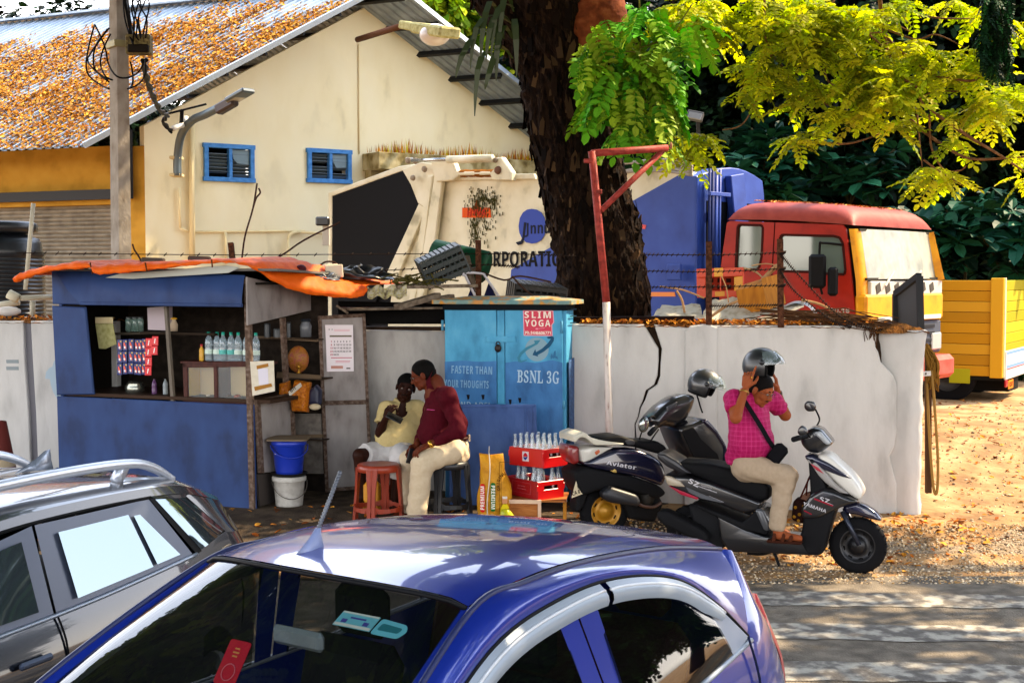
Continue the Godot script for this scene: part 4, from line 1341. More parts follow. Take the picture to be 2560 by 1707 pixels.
func make_warehouse() -> void:
	var c0 := V3(-5.92,0.3,-22.0)
	G = Transform3D(Basis(V3(0.8192,0,-0.5736),Vector3.UP,V3(0.5736,0,0.8192)),c0)
	L = Transform3D(Basis(V3(0.902,0,0.431),Vector3.UP,V3(-0.431,0,0.902)),c0)
	var cream := W([0.08,H("a8976a"),0.25,H("ecdcae"),0.5,H("faefcb"),0.8,H("fcf4d8")],V3(0.28,0.10,0.28),0.9,0.02,101,0.3,null,{"even": 0.6})
	var ochre := W([0.2,H("8a6420"),0.5,H("bd8c34"),0.8,H("cda046")],Vector3.ONE * 0.3,0.9,0.02,102,0.3)
	var steel := Qm("16171a",0.6,0.3)
	var tin := W([0.2,H("6f7a86"),0.5,H("97a4b1"),0.8,H("b4bfc9")],Vector3.ONE * 0.5,0.45,0.02,103,0.0,null,{"metallic": 0.35})
	var o := thing("warehouse","cream gabled warehouse with corrugated roof covered in dry leaves","building")
	var half := 5.25
	var ridge := 6.96
	var eave := 3.94
	var tc := 4.07
	var outline := poly([0,-0.5,9.0,-0.5,9.0,ridge - 0.25 - (9.0 - tc) * 0.575,tc,ridge - 0.25,0,ridge - 0.25 - tc * 0.575])
	var w1 := meet_all([507,357,632,357,632,457,507,457],G)
	var w2 := meet_all([766,370,875,370,875,460,766,460],G)
	var wins := [[w1[0].x,w1[1].x,w1[2].y,w1[0].y],[w2[0].x,w2[1].x,w2[2].y,w2[0].y]]
	var cuts := [[-1.0,wins[0][0],-1.0,20.0],[wins[0][0],wins[0][1],-1.0,wins[0][2]],[wins[0][0],wins[0][1],wins[0][3],20.0],[wins[0][1],wins[1][0],-1.0,20.0],[wins[1][0],wins[1][1],-1.0,wins[1][2]],[wins[1][0],wins[1][1],wins[1][3],20.0],[wins[1][1],20.0,-1.0,20.0]]
	var m := Nb()
	m.xf = G
	for c in cuts:
		for piece in Geometry2D.intersect_polygons(outline,poly([c[0],c[2],c[1],c[2],c[1],c[3],c[0],c[3]])): m.prism(piece,-0.2,0.0)
	put("gable_wall",m,cream,o)
	m = Nb()
	m.xf = L
	m.box(V3(-0.28,1.85,-0.15),V3(0.56,4.4,0.3))
	m.box(V3(-7.2,3.6,-0.15),V3(13.28,0.95,0.3))
	m.box(V3(-13.5,1.5,-0.15),V3(1.4,4.0,0.3))
	m.box(V3(-7.0,0.1,-0.15),V3(13.0,0.9,0.3))
	put("side_wall",m,ochre,o)
	var slat_mesh: ArrayMesh
	m = Nb().smooth()
	var prof := []
	for i in 7: prof.append(Vector2(-0.034 + 0.0113 * i,0.018 * sin(PI * i / 6.0)))
	var rows := []
	for p in prof: rows.append([V3(-6.2,p.x,p.y),V3(6.2,p.x,p.y)])
	m.patch(rows)
	slat_mesh = m.mesh()
	var slat_m := W([0.2,H("4e473c"),0.5,H("7d7668"),0.8,H("958d7d")],V3(0.6,1.5,0.6),0.55,0.02,104,0.0,null,{"metallic": 0.2})
	for i in 38:
		var s := put("shutter_slat",slat_mesh,slat_m,o)
		s.transform = L * Transform3D(Basis.IDENTITY,V3(-6.8,0.56 + i * 0.069,-0.18))
	m = Nb(); m.xf = L; m.box(V3(-6.8,1.8,-0.26),V3(12.6,2.8,0.02))
	put("shutter_backing",m,Qm("2a241c",0.9),o)
	var along := -L.basis.x
	var down_l := (-G.basis.x * half - Vector3.UP * (ridge - eave)).normalized()
	var down_r := (G.basis.x * half - Vector3.UP * (ridge - eave)).normalized()
	var apex := G * V3(tc,ridge,0.95)
	var slope_len := sqrt(half * half + (ridge - eave) * (ridge - eave)) + 0.1
	for sd in 2:
		var dn: Vector3 = down_l if sd == 0 else down_r
		var up := along.cross(dn).normalized()
		if up.y < 0: up = -up
		m = Nb()
		var pr := [[0.0,0.0],[0.05,0.0],[0.07,0.032],[0.11,0.032],[0.13,0.0],[0.18,0.0]]
		for k in 5:
			for i in 5:
				var a0: float = k * 0.18 + pr[i][0]
				var a1: float = k * 0.18 + pr[i + 1][0]
				var p0: Vector3 = along * a0 + up * pr[i][1]
				var p1: Vector3 = along * a1 + up * pr[i + 1][1]
				m.quad(p0,p1,p1 + dn * slope_len,p0 + dn * slope_len)
		var sh := m.mesh()
		for k in (17 if sd == 0 else 8):
			var s := put("roof_sheet",sh,tin,o)
			s.position = apex + along * (k * 0.9) + up * (0.003 * (k % 2))
		for k in (7 if sd == 0 else 8):
			m = Nb()
			var base: Vector3 = apex + dn * (0.35 + k * 0.78) - up * 0.05 + along * 0.06
			m.beam(base,base + along * 9.0,0.06,0.09,up)
			put("purlin",m,steel,o)
		m = Nb(); m.beam(apex + up * 0.03,apex + dn * slope_len + up * 0.03,0.05,0.09,up)
		put("verge_flashing",m,Qm("9eaab6",0.45,0.4),o)
	m = Nb(); m.beam(apex + Vector3.UP * 0.05,apex + along * 15.3 + Vector3.UP * 0.05,0.35,0.04,Vector3.UP)
	put("ridge_cap",m,tin,o)
	m = Nb(); m.xf = L
	m.box(V3(-1.9,3.28,0.14),V3(3.4,0.16,0.1))
	m.box(V3(-0.24,3.75,0.14),V3(0.16,1.1,0.1))
	put("bracket",m,steel,o)
	var blue := W([0.2,H("2c63a0"),0.5,H("4483c6"),0.8,H("5a98d6")],Vector3.ONE * 1.5,0.6,0.02,105,0.2)
	for k in 2:
		var w: Array = wins[k]
		var cx: float = (w[0] + w[1]) / 2
		var cy: float = (w[2] + w[3]) / 2
		var ww: float = w[1] - w[0]
		var hh: float = w[3] - w[2]
		m = Nb(); m.xf = G
		m.box(V3(cx,w[3] - 0.035,0.0),V3(ww + 0.04,0.075,0.12),0.006)
		m.box(V3(cx,w[2] + 0.035,0.0),V3(ww + 0.04,0.075,0.12),0.006)
		for s in [w[0] + 0.035,w[1] - 0.035]: m.box(V3(s,cy,0.002),V3(0.075,hh - 0.1,0.118),0.006)
		m.box(V3(cx + 0.02,cy,0.0),V3(0.06,hh - 0.1,0.1),0.005)
		var wn := put("window",m,blue,o)
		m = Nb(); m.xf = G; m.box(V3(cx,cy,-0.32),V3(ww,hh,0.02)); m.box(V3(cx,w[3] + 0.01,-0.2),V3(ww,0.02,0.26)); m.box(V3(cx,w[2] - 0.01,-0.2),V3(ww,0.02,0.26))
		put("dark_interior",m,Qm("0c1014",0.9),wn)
		var lou := Nb()
		lou.box(Vector3.ZERO,V3(ww / 2 - 0.11,0.005,0.09))
		var lm := lou.mesh()
		for side in 2:
			for i in 8:
				if (i * 5 + side * 3 + k) % 7 == 0: continue
				var s := put("louvre",lm,Qm("5d6b72",0.15),wn)
				s.transform = G * Transform3D(rot(-38 + 6 * ((i * 3) % 4),0,0),V3(cx + (side - 0.5) * ww * 0.47 + 0.01,w[2] + 0.1 + i * (hh - 0.17) / 8.0,-0.02))
		m = Nb(); m.xf = G
		var px0 := cx + 0.06
		m.prism(poly([px0,w[3] - 0.09,w[1] - 0.08,w[3] - 0.08,w[1] - 0.085,w[3] - hh * 0.52,px0 + ww * 0.1,w[3] - hh * (0.55 if k else 0.5),px0 + 0.02,w[3] - hh * 0.38]),0.01,0.016)
		put("patched_pane",m,Qm("5f7680",0.4),wn)
	var con := W([0.15,H("4a3a1c"),0.4,H("8b7a4c"),0.6,H("b5a578"),0.85,H("c9bd98")],V3(0.8,0.5,0.8),0.95,0.02,106,0.6,null,{"even": 0.2})
	var lg := meet_all([905,387,1340,395,1340,425,905,425],G)
	m = Nb(); m.xf = G
	m.box(V3((lg[0].x + lg[1].x) / 2,(lg[0].y + lg[3].y) / 2,0.3),V3(lg[1].x - lg[0].x,0.3,0.6),0.01)
	m.box(V3((lg[0].x + lg[1].x) / 2,lg[3].y - 0.16,0.12),V3(lg[1].x - lg[0].x - 0.1,0.3,0.24),0.01)
	var ledge := put("concrete_ledge",m,con,o)
	m = Nb().smooth(); m.xf = G
	m.tube([V3(lg[0].x + 0.55,lg[3].y + 0.18,0.56),V3(lg[0].x + 0.6,lg[3].y + 0.17,0.72)],0.035,10)
	put("drain_spout",m,Qm("d0cabd",0.6),ledge)
	var blade := Nb()
	blade.tri(V3(-0.06,0,0),V3(0.06,0,0),V3(0.02,1,0.2))
	var xs := []
	var cs := []
	for i in 700:
		var u := rng.randf()
		var hgt := 0.05 + 0.16 * rng.randf() * (0.4 + absf(sin(u * 9.0)))
		xs.append(G * Transform3D(Basis(Vector3.UP,rng.randf() * TAU).scaled(V3(hgt,hgt,hgt)),V3(lerpf(lg[0].x,lg[1].x,u),lg[0].y + 0.03,rnd(0.1,0.58))))
		cs.append([H("d8921f"),H("b56a25"),H("c9b32a"),H("8d4f22")][rng.randi() % 4].srgb_to_linear())
	many("dry_grass",blade.mesh(),M(Color.WHITE,0.8,0,{"vertex_color_use_as_albedo": true}),xs,o,cs)
	var pvc := Qm("e3d0a0",0.6)
	for q in [[[475,300],[475,660],0.05,0.08],[[444,470],[446,570],0.022,0.06],[[446,570],[468,579],0.02,0.06],[[480,580],[760,577],0.018,0.03],[[560,580],[562,660],0.025,0.05],[[715,600],[715,700],0.03,0.1],[[740,580],[826,585],0.025,0.1],[[895,110],[896,385],0.012,0.02]]:
		m = Nb().smooth(); m.xf = G
		var a := meet(q[0][0],q[0][1],G)
		var b := meet(q[1][0],q[1][1],G)
		m.tube([V3(a.x,a.y,q[3]),V3(b.x,b.y,q[3])],q[2],8)
		put("conduit",m,pvc,o)
	m = Nb().smooth(); m.xf = G
	var bend := []
	for q in [[715,605],[716,592],[724,583],[742,580]]:
		var a := meet(q[0],q[1],G); bend.append(V3(a.x,a.y,0.1))
	m.tube(curve(bend,10),0.03,8)
	put("conduit",m,pvc,o)
	xs = []
	cs = []
	var n1 := noise(0.55,4,FastNoiseLite.TYPE_SIMPLEX,17)
	var upl := along.cross(down_l).normalized()
	if upl.y < 0: upl = -upl
	var leaf_tones := [H("b8741c"),H("d0902c"),H("96571a"),H("dba848"),H("70431a"),H("b08040"),H("c58428")]
	for i in 110000:
		var u := rnd(0.0,14.0)
		var v := rng.randf() * slope_len
		var dens := 0.80 + 0.65 * n1.get_noise_2d(u * 1.4,v * 0.55) - 0.55 * smoothstep(0.45,1.0,absf(v / slope_len - 0.55) * 2.0)
		dens -= 0.75 * smoothstep(4.0,9.0,u - (v - 1.0) * 1.8) * smoothstep(0.6,0.0,v / slope_len)
		if fmod(u,0.18) > 0.05 and fmod(u,0.18) < 0.13: dens -= 0.35
		if rng.randf() > dens: continue
		var s := rnd(0.02,0.05)
		xs.append(Transform3D(Basis(along,upl,along.cross(upl)) * Basis.from_euler(V3(rnd(-0.7,0.7),rng.randf() * TAU,rnd(-0.7,0.7))).scaled(Vector3.ONE * s),apex + along * u + down_l * v + upl * (rnd(0.015,0.055))))
		cs.append(leaf_tones[rng.randi() % leaf_tones.size()].srgb_to_linear())
	many("dry_leaves",dry_leaf(),M(Color.WHITE,0.75,0,{"vertex_color_use_as_albedo": true}),xs,o,cs)
	make_lamps()
func make_lamps() -> void:
	var steel := Qm("5a6468",0.4,0.5)
	var o := thing("led_street_lamp","slim grey street lamp on a curved arm at the left of the gable","street lamp")
	var m := Nb().smooth()
	m.tube(curve([at(443,440,21.7),at(443,392,21.7),at(452,338,21.6),at(478,302,21.4),at(512,286,21.2),at(548,268,21.0)],20),0.065,10)
	put("arm",m,steel,o)
	m = Nb()
	m.beam(at(543,276,21.0),at(588,250,20.8),0.16,0.16,Vector3.UP,0.03)
	put("driver_box",m,Qm("3d3230",0.5,0.3),o)
	m = Nb()
	m.beam(at(575,252,20.85),at(622,225,20.6),0.26,0.07,Vector3.UP,0.02)
	var hd := put("lamp_head",m,Qm("4b5357",0.4,0.4),o)
	m = Nb(); m.beam(at(577,256,20.85),at(620,231,20.62),0.2,0.02,Vector3.UP)
	put("lamp_glass",m,Qm("b8b3a2",0.2),hd)
	for yy in [395,438]:
		m = Nb(); m.box(at(441,yy,21.8),V3(0.17,0.05,0.3),0.01)
		put("clamp",m,Qm("cdb98a",0.6),o)
	o = thing("old_street_lamp","old lichen covered street lamp with glass bowl under the gable apex","street lamp")
	m = Nb().smooth(); m.tube([at(893,99,23.5),at(960,78,22.6),at(1012,62,21.9)],0.05,10)
	put("arm",m,Qm("5c3a26",0.7),o)
	var lich := W([0.2,H("6b6238"),0.5,H("a39a62"),0.8,H("c2b98a")],Vector3.ONE * 2.0,0.9,0.02,111,0.5)
	m = Nb()
	m.beam(at(1010,62,21.9),at(1058,72,21.4),0.22,0.13,Vector3.UP,0.02)
	m.beam(at(1050,70,21.5),at(1126,82,20.6),0.36,0.17,Vector3.UP,0.03)
	put("housing",m,lich,o)
	m = Nb().smooth(); m.ball(at(1087,87,21.05),V3(0.24,0.17,0.2),18)
	put("bowl",m,Qm("c6b9ae",0.12),o)
func make_pole() -> void:
	var con := W([0.15,H("6b5d4e"),0.4,H("8f867a"),0.65,H("a39b90"),0.9,H("b3aca2")],V3(1.2,0.6,1.2),0.95,0.02,121,0.6)
	var o := thing("utility_pole","square concrete utility pole with a clamp band and cable box","pole")
	var base := at(300,660,14.2)
	base.y = 0.2
	var top := at(294,-60,14.2)
	var turn := Basis(Vector3.UP,deg_to_rad(38))
	var m := Nb()
	var rr := []
	for q in [[base,0.118],[top,0.1]]:
		var w: float = q[1]
		var ring := []
		for c in [[-1,-1],[1,-1],[1,1],[-1,1]]: ring.append(q[0] + turn * V3(c[0] * w * 0.6,0,c[1] * w))
		rr.append(ring)
	m.loft(rr)
	put("shaft",m,con,o)
	m = Nb(); m.box(at(294,112,14.2),V3(0.175,0.07,0.25),0.005,turn)
	put("clamp_band",m,Qm("9a9166",0.6,0.3),o)
	m = Nb(); m.box(at(347,112,14.05),V3(0.25,0.20,0.14),0.01)
	put("cable_box",m,W([0.3,H("3a2d1c"),0.5,H("6f6238"),0.8,H("9a8c5a")],Vector3.ONE * 4.0,0.7,0.02,122,0.2),o)
	m = Nb(); m.box(at(347,122,14.0),V3(0.21,0.08,0.12),0.01)
	put("terminal_strip",m,Qm("1c1610",0.6),o)
	var blk := Qm("0f0f11",0.5)
	var loops := [
		[[235,62],[222,110],[214,160],[222,190],[250,212],[272,222]],
		[[236,62],[250,90],[262,120],[270,160],[290,190],[318,194],[345,180],[362,150]],
		[[272,70],[240,110],[232,150],[240,178],[272,205]],
		[[275,85],[256,125],[250,160],[262,190],[280,200]],
		[[268,72],[226,132],[218,150],[230,170],[268,200]],
		[[325,155],[330,180],[330,210],[318,222]],
		[[362,150],[360,190],[342,212],[318,222]]]
	var c := thing("cable_coil","loose coils of black cable looped round the concrete pole","cable")
	for l in loops:
		m = Nb().smooth()
		var pts := []
		for i in l.size(): pts.append(at(l[i][0],l[i][1],14.0 + 0.12 * sin(i * 1.7 + l[0][0])))
		m.tube(curve(pts,26),0.0095,6)
		put("cable",m,blk,c)
	var b := thing("cable_bundle","tangle of black cables rising from the box on the pole","cable")
	var ups := [[[318,-20],[322,30],[330,80],[332,112]],[[325,-20],[335,30],[345,70],[350,95]],[[340,-20],[328,20],[335,60],[330,110]],[[352,-20],[340,25],[332,70],[345,100]],[[366,-20],[372,15],[362,60],[355,95]],[[371,-20],[350,30],[342,60],[340,95]],[[330,-20],[350,18],[366,50],[363,95]],[[306,-20],[310,40],[322,85],[332,112]],[[345,-20],[352,20],[345,45],[352,92]]]
	for l in ups:
		m = Nb().smooth()
		var pts := []
		for i in l.size(): pts.append(at(l[i][0],l[i][1],13.95 + 0.08 * sin(i * 2.1 + l[0][0])))
		m.tube(curve(pts,16),0.0085,6)
		put("cable",m,blk,b)
	m = Nb(); m.beam(at(308,-20,14.0),at(333,115,14.0),0.03,0.03)
	put("cable",m,blk,b)
	var t := thing("twisted_cable","thick twisted black cable hanging from the pole to the house wall","cable")
	var way := curve([at(360,150,14.0),at(365,190,15.0),at(380,235,16.6),at(400,275,18.5),at(418,288,20.0),at(408,305,20.6),at(428,328,21.2)],40)
	for k in 2:
		m = Nb().smooth()
		var pts := []
		for i in way.size(): pts.append(way[i] + V3(cos(i * 0.9 + k * PI),sin(i * 0.9 + k * PI),0) * 0.02)
		m.tube(pts,0.022,6)
		put("strand",m,blk,t)
	m = Nb().smooth(); m.tube([at(420,284,21.2),at(515,260,21.2)],0.018,6); m.tube([at(454,275,21.2),at(452,310,21.4)],0.03,6)
	put("bracket",m,blk,t)
	m = Nb().smooth(); m.tube([at(430,322,21.2),at(442,316,21.3),at(456,312,21.4)],0.045,8); m.tube([at(460,318,21.5),at(462,290,21.5)],0.05,8)
	put("insulator",m,Qm("d9d4cc",0.4),t)
func make_tank() -> void:
	var o := thing("water_tank","black ribbed plastic water tank behind the left wall","water tank",V3(-5.72,1.55,-15.2))
	var m := Nb().smooth()
	var prof := [Vector2(0.001,0),Vector2(0.49,0.0),Vector2(0.50,0.03)]
	for i in 17:
		prof.append(Vector2(0.485,0.18 + i * 0.045)); prof.append(Vector2(0.470,0.19 + i * 0.045)); prof.append(Vector2(0.470,0.215 + i * 0.045)); prof.append(Vector2(0.485,0.222 + i * 0.045))
	prof.append_array([Vector2(0.455,1.02),Vector2(0.45,1.08),Vector2(0.42,1.14),Vector2(0.26,1.20)])
	m.lathe(prof,Vector3.ZERO,40)
	put("shell",m,Qm("15181d",0.35),o)
	m = Nb().smooth(); m.lathe([Vector2(0.26,1.19),Vector2(0.41,1.22),Vector2(0.41,1.30),Vector2(0.36,1.33),Vector2(0.001,1.34)],Vector3.ZERO,32)
	put("lid",m,Qm("1b1e22",0.4),o)
	m = Nb().smooth(); m.lathe([Vector2(0.09,0),Vector2(0.09,0.06),Vector2(0.05,0.07)],V3(0.06,1.10,0.40),16,rot(70,0,0))
	put("inlet",m,Qm("1b1e22",0.4),o)
	m = Nb().smooth(); m.tube([V3(0.06,1.10,0.44),V3(0.07,1.10,0.56)],0.03,10)
	put("spout",m,Qm("a8a090",0.5),o)
	var pvc := Qm("b9b3a0",0.5)
	var p := thing("water_pipes","grey white plastic water pipes beside the black tank","pipe")
	for q in [[[82,508,14.2],[62,724,14.2],0.022],[[-20,765,14.0],[46,755,14.0],0.035],[[50,745,13.9],[135,742,14.2],0.03],[[80,752,13.9],[80,790,13.9],0.028]]:
		m = Nb().smooth(); m.tube([at(q[0][0],q[0][1],q[0][2]),at(q[1][0],q[1][1],q[1][2])],q[2],10)
		put("pipe",m,pvc,p)
	m = Nb().smooth(); m.tube([at(20,734,13.9),at(44,747,13.9)],0.05,10)
	put("coupling",m,Qm("c9c2aa",0.5),p)
	m = Nb(); m.xf = Transform3D(Basis.IDENTITY,V3(-5.72,1.50,-15.2)); m.box(Vector3.ZERO,V3(1.6,0.1,1.3)); 
	for sx in [-0.7,0.7]:
		for sz in [-0.5,0.5]: m.box(V3(sx,-0.65,sz),V3(0.1,1.25,0.1))
	tag(put("tank_stand",m,Qm("3c3a36",0.9)),"low stand carrying the black water tank","stand")
	m = Nb().smooth(); m.ball(at(20,778,13.5),V3(0.13,0.05,0.08),10)
	tag(put("white_rag",m,Qm("c7c2bc",0.9)),"crumpled white rag on the wall below the water tank","rag")
func make_lorry() -> void:
	var dx := V3(0.766,0,0.643)
	var dz := V3(-0.643,0,0.766)
	var T := Transform3D(Basis(dx,Vector3.UP,dz),V3(4.0,0.5,-16.0))
	var Fp := Transform3D(Basis(-dz,Vector3.UP,dx),T.origin)
	var o := thing("refuse_lorry","white and blue refuse lorry with a red and yellow cab parked behind the wall","lorry")
	o.transform = T
	var inv := T.affine_inverse()
	var white := W([0.14,H("8d8468"),0.3,H("cdc3a2"),0.55,H("ddd4b8"),0.85,H("e4dcc4")],V3(0.5,0.3,0.5),0.6,0.02,131,0.2,null,{"even": 0.3})
	var blue := W([0.15,H("1d2f70"),0.4,H("27408f"),0.65,H("2f4a9c"),0.9,H("3d5aac")],V3(0.6,0.4,0.6),0.4,0.02,132,0.15)
	var black := Qm("141416",0.7)
	var red := W([0.15,H("6e1206"),0.4,H("9a1c08"),0.7,H("a8220c"),0.9,H("b02c12")],Vector3.ONE * 0.6,0.4,0.02,133,0.1)
	var redroof := W([0.15,H("6e2418"),0.45,H("8f3426"),0.75,H("a5473a")],Vector3.ONE * 0.8,0.55,0.02,134,0.15)
	var yellow := W([0.15,H("b06a06"),0.45,H("e09a0a"),0.75,H("eaa714")],Vector3.ONE * 0.8,0.4,0.02,135,0.1)
	var side_px := [1010,428,1100,440,1340,436,1560,425,1715,428,1738,452,1740,870,960,870]
	var body := meet_all(side_px,T)
	var m := Nb()
	m.prism(body,-1.7,-0.01,0.02)
	put("body",m,white,o)
	m = Nb(); m.prism(meet_all([1278,674,1500,548,1600,492,1700,436,1716,429,1738,452,1740,870,1262,870],T),-0.02,0.004,0.003)
	put("blue_flank",m,blue,o)
	m = Nb(); m.prism(meet_all([1100,438,1340,434,1345,448,1102,452],T),0.0,0.06,0.01)
	put("top_rail",m,white,o)
	board("hopper_side",o,T,[832,488,1012,424,1036,462,1052,508,968,690,900,860,832,860],0.05,black,0.01,0.03)
	board("hopper_frame",o,T,[824,482,1000,416,1082,404,1084,420,1012,426,834,490,832,860,824,860],0.09,white,0.01,0.04)
	board("hopper_block",o,T,[830,490,1030,460,960,860,832,860],1.6,black,0.0,-0.03)
	board("hinge_plate",o,T,[1012,424,1060,406,1100,412,1102,428,1074,520,1052,508,1034,462],0.06,white,0.01,0.07)
	board("tail_strut",o,T,[1080,440,1093,440,1062,690,1046,760,1030,760],0.08,white,0.015,0.1)
	board("tail_strut",o,T,[1100,426,1122,428,1096,640,1066,760,1050,760],0.08,white,0.015,0.12)
	board("lower_frame",o,T,[1052,508,1070,520,1000,690,980,740,960,740,968,690],0.06,white,0.01,0.05)
	board("lift_arm",o,T,[1095,404,1140,400,1152,410,1158,428,1166,430,1245,430,1260,420,1254,396,1270,394,1296,432,1296,452,1250,452,1242,438,1165,440,1150,452,1110,456,1098,430],0.12,white,0.015,0.16)
	m = Nb().smooth()
	var a := inv * at(1145,401,19.9); var b := inv * at(1256,398,19.2)
	a = meet(1145,401,T); b = meet(1256,398,T)
	m.tube([V3(a.x,a.y,0.22),V3(b.x,b.y,0.22)],0.055,12)
	put("hydraulic_cylinder",m,white,o)
	var a2 := meet(1055,403,T)
	m = Nb().smooth(); m.tube([V3(a2.x,a2.y,0.22),V3(a.x,a.y,0.22)],0.025,10)
	put("piston_rod",m,Qm("b9bdc2",0.15,0.9),o)
	for q in [[1040,403,0.05],[1058,404,0.05],[1081,424,0.05],[1052,446,0.045],[1258,402,0.04],[1264,427,0.06]]:
		var p := meet(q[0],q[1],T)
		m = Nb().smooth(); m.lathe([Vector2(0.001,0.03),Vector2(q[2] * 0.8,0.03),Vector2(q[2],0.0)],V3(p.x,p.y,0.165),14,rot(90,0,0))
		put("pin",m,M(H("8d7d6a") if q[0] != 1264 else H("6b4a3a"),0.6),o)
	var litter := Nb().smooth()
	for i in 5:
		var p := meet(1170 + i * 20,434,T)
		litter.ball(V3(p.x,p.y,0.05 - 0.03 * (i % 2)),V3(0.16,0.06,0.12),10)
	put("leaf_heap",litter,W([0.25,H("5e2e0c"),0.5,H("b5661a"),0.75,H("d9922e")],Vector3.ONE * 4.0,0.95,0.04,136,3.0,bump_grain),o)
	var disc := meet_all([1297,565,1300,545,1308,531,1318,524,1330,522,1342,524,1354,531,1362,545,1365,565,1362,587,1354,600,1342,607,1330,609,1316,606,1305,595,1299,582],T)
	m = Nb(); m.prism(disc,0.0,0.006)
	put("emblem",m,Qm("3a4c9c",0.5),o)
	var p0 := meet(1338,571,T)
	word("Jnnu",Qm("1c2030",0.6),o,Transform3D(Basis.IDENTITY,V3(p0.x + 0.06,p0.y,0.008)),0.16,0.95)
	m = Nb(); m.prism(meet_all([1311,556,1317,556,1312,596,1306,610,1296,613,1290,606,1296,604,1303,602,1307,592],T),0.002,0.0095)
	put("lettering",m,Qm("1c2030",0.6),o)
	p0 = meet(1300,648,T)
	word("CORPORATION",Qm("121214",0.6),o,Transform3D(Basis.IDENTITY,V3(meet(1306,648,T).x,p0.y,0.009)),0.225,0.86)
	board("makers_plate",o,T,[1156,519,1226,519,1228,544,1156,544],0.004,Qm("cf4f14",0.5),0,0.006)
	p0 = meet(1192,532,T)
	word("HYVA",Qm("a8230f",0.5),o,Transform3D(Basis.IDENTITY,V3(p0.x,p0.y,0.0115)),0.10,1.1)
	m = Nb()
	for i in 420:
		var sx: float = [1192.0,1225.0,1208.0][i % 3] + rng.randfn(0,13.0)
		var sy: float = 500.0 + rng.randfn(0,14.0) if i % 2 else 495.0 + absf(rng.randfn(0,60.0))
		if i % 5 == 0: sx = 1187 + rng.randfn(0,6.0); sy = rnd(545,610)
		var q := meet(sx,sy,T)
		var hh := rnd(0.015,0.06)
		m.box(V3(q.x,q.y,0.0075),V3(rnd(0.006,0.018),hh,0.004))
	tag(put("moss_stain",m,Qm("3d3a1c",0.95),o),"","","","stuff")
	m = Nb(); m.prism(meet_all([1185,518,1193,500,1200,519,1196,532,1191,542,1187,532],T),0.006,0.0095)
	put("rust_flame",m,Qm("70300f",0.9),o)
	var fb := Fp * Transform3D(Basis.IDENTITY,V3(0,0,meet(1740,600,T).x + 0.012))
	var arch := meet_all([1741,860,1741,452,1722,430],fb)
	var w := 1.72
	var tl := meet(1740,440,fb)
	var ap := PackedVector2Array([Vector2(0.0,0.0),Vector2(w,0.0),Vector2(w,tl.y - 0.18)])
	for i in 9: ap.append(Vector2(lerpf(w - 0.05,0.0,i / 8.0),tl.y + 0.22 * sin(PI * (0.2 + 0.8 * i / 8.0)) - 0.10 * (1.0 - i / 8.0)))
	m = Nb(); m.xf = inv * fb; m.prism(ap,-0.3,0.0,0.015)
	put("bulkhead",m,blue,o)
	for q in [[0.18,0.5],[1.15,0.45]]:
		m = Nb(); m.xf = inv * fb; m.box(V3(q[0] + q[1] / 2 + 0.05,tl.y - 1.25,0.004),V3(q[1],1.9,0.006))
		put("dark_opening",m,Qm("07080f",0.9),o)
	m = Nb(); m.xf = inv * fb
	m.beam(V3(0.82,tl.y + 0.06,0.06),V3(0.98,tl.y - 1.1,0.10),0.34,0.10,V3(0,0,1),0.01)
	m.beam(V3(0.98,tl.y - 1.1,0.10),V3(0.98,tl.y - 2.2,0.10),0.34,0.10,V3(0,0,1),0.01)
	put("intake_duct",m,blue,o)
	for i in 6:
		m = Nb().smooth(); m.xf = inv * fb
		m.tube([V3(0.14 + i * 0.045,tl.y + 0.1,0.1 + 0.02 * (i % 2)),V3(0.14 + i * 0.045,tl.y - 1.9,0.1)],0.018,8)
		put("hose",m,blue if i > 2 else Qm("1d2a5c",0.5),o)
	for yy in [0.22,1.28]:
		m = Nb(); m.xf = inv * fb; m.box(V3(0.32,tl.y - yy,0.14),V3(0.5,0.05,0.04),0.005)
		put("hose_bracket",m,blue,o)
	m = Nb().smooth()
	for i in 5:
		var q := meet(1580,408 + i * 7,T)
		m.tube(curve([V3(q.x - 1.2,q.y + 0.02,0.0),V3(q.x - 0.3,q.y + 0.05 * sin(i * 2.0),0.05),V3(q.x + 0.5,q.y + 0.02,0.02),V3(q.x + 1.0,q.y - 0.06,0.1)],14),0.022,6)
	put("roof_hoses",m,Qm("9b948a",0.6),o)
	board("side_box",o,T,[1688,660,1722,660,1722,700,1688,700],0.05,blue,0.01,0.2)
	board("orange_reflector",o,T,[1616,730,1688,730,1690,741,1616,741],0.01,Qm("e07a14",0.4),0,0.012)
	board("red_sticker",o,T,[1592,558,1617,563,1614,573,1592,568],0.01,Qm("d0241c",0.4),0,0.012)
	m = Nb(); m.box(V3(-4.2,0.75,-1.0),V3(8.4,0.35,0.9))
	put("chassis",m,Qm("101012",0.8),o)
	for q in [[-0.42,-0.16],[-0.42,-2.0],[-4.9,-0.16],[-4.9,-2.0],[-6.2,-0.16],[-6.2,-2.0]]: lorry_wheel(o,V3(q[0],0.5,q[1]),0.5,0.28)
	var cab := meet_all([1798,862,1799,700,1806,640,1818,556,1826,552,2108,562,2116,572,2130,700,2141,800,2142,862],T)
	m = Nb(); m.prism(cab,-2.2,-0.03,0.02)
	put("cab_core",m,Qm("20100c",0.8),o)
	var outer := Geometry2D.offset_polygon(cab,0.0)
	var holes := [meet_all([1845,566,1850,562,1903,563,1908,568,1905,640,1899,668,1892,674,1842,672,1840,664],T),meet_all([1951,592,1957,587,2085,590,2100,594,2108,608,2115,676,2112,686,2056,684,2046,680,1952,678],T)]
	var edges := [holes[0][8].x + 0.02,holes[0][3].x - 0.02,holes[1][0].x + 0.02,holes[1][5].x - 0.02]
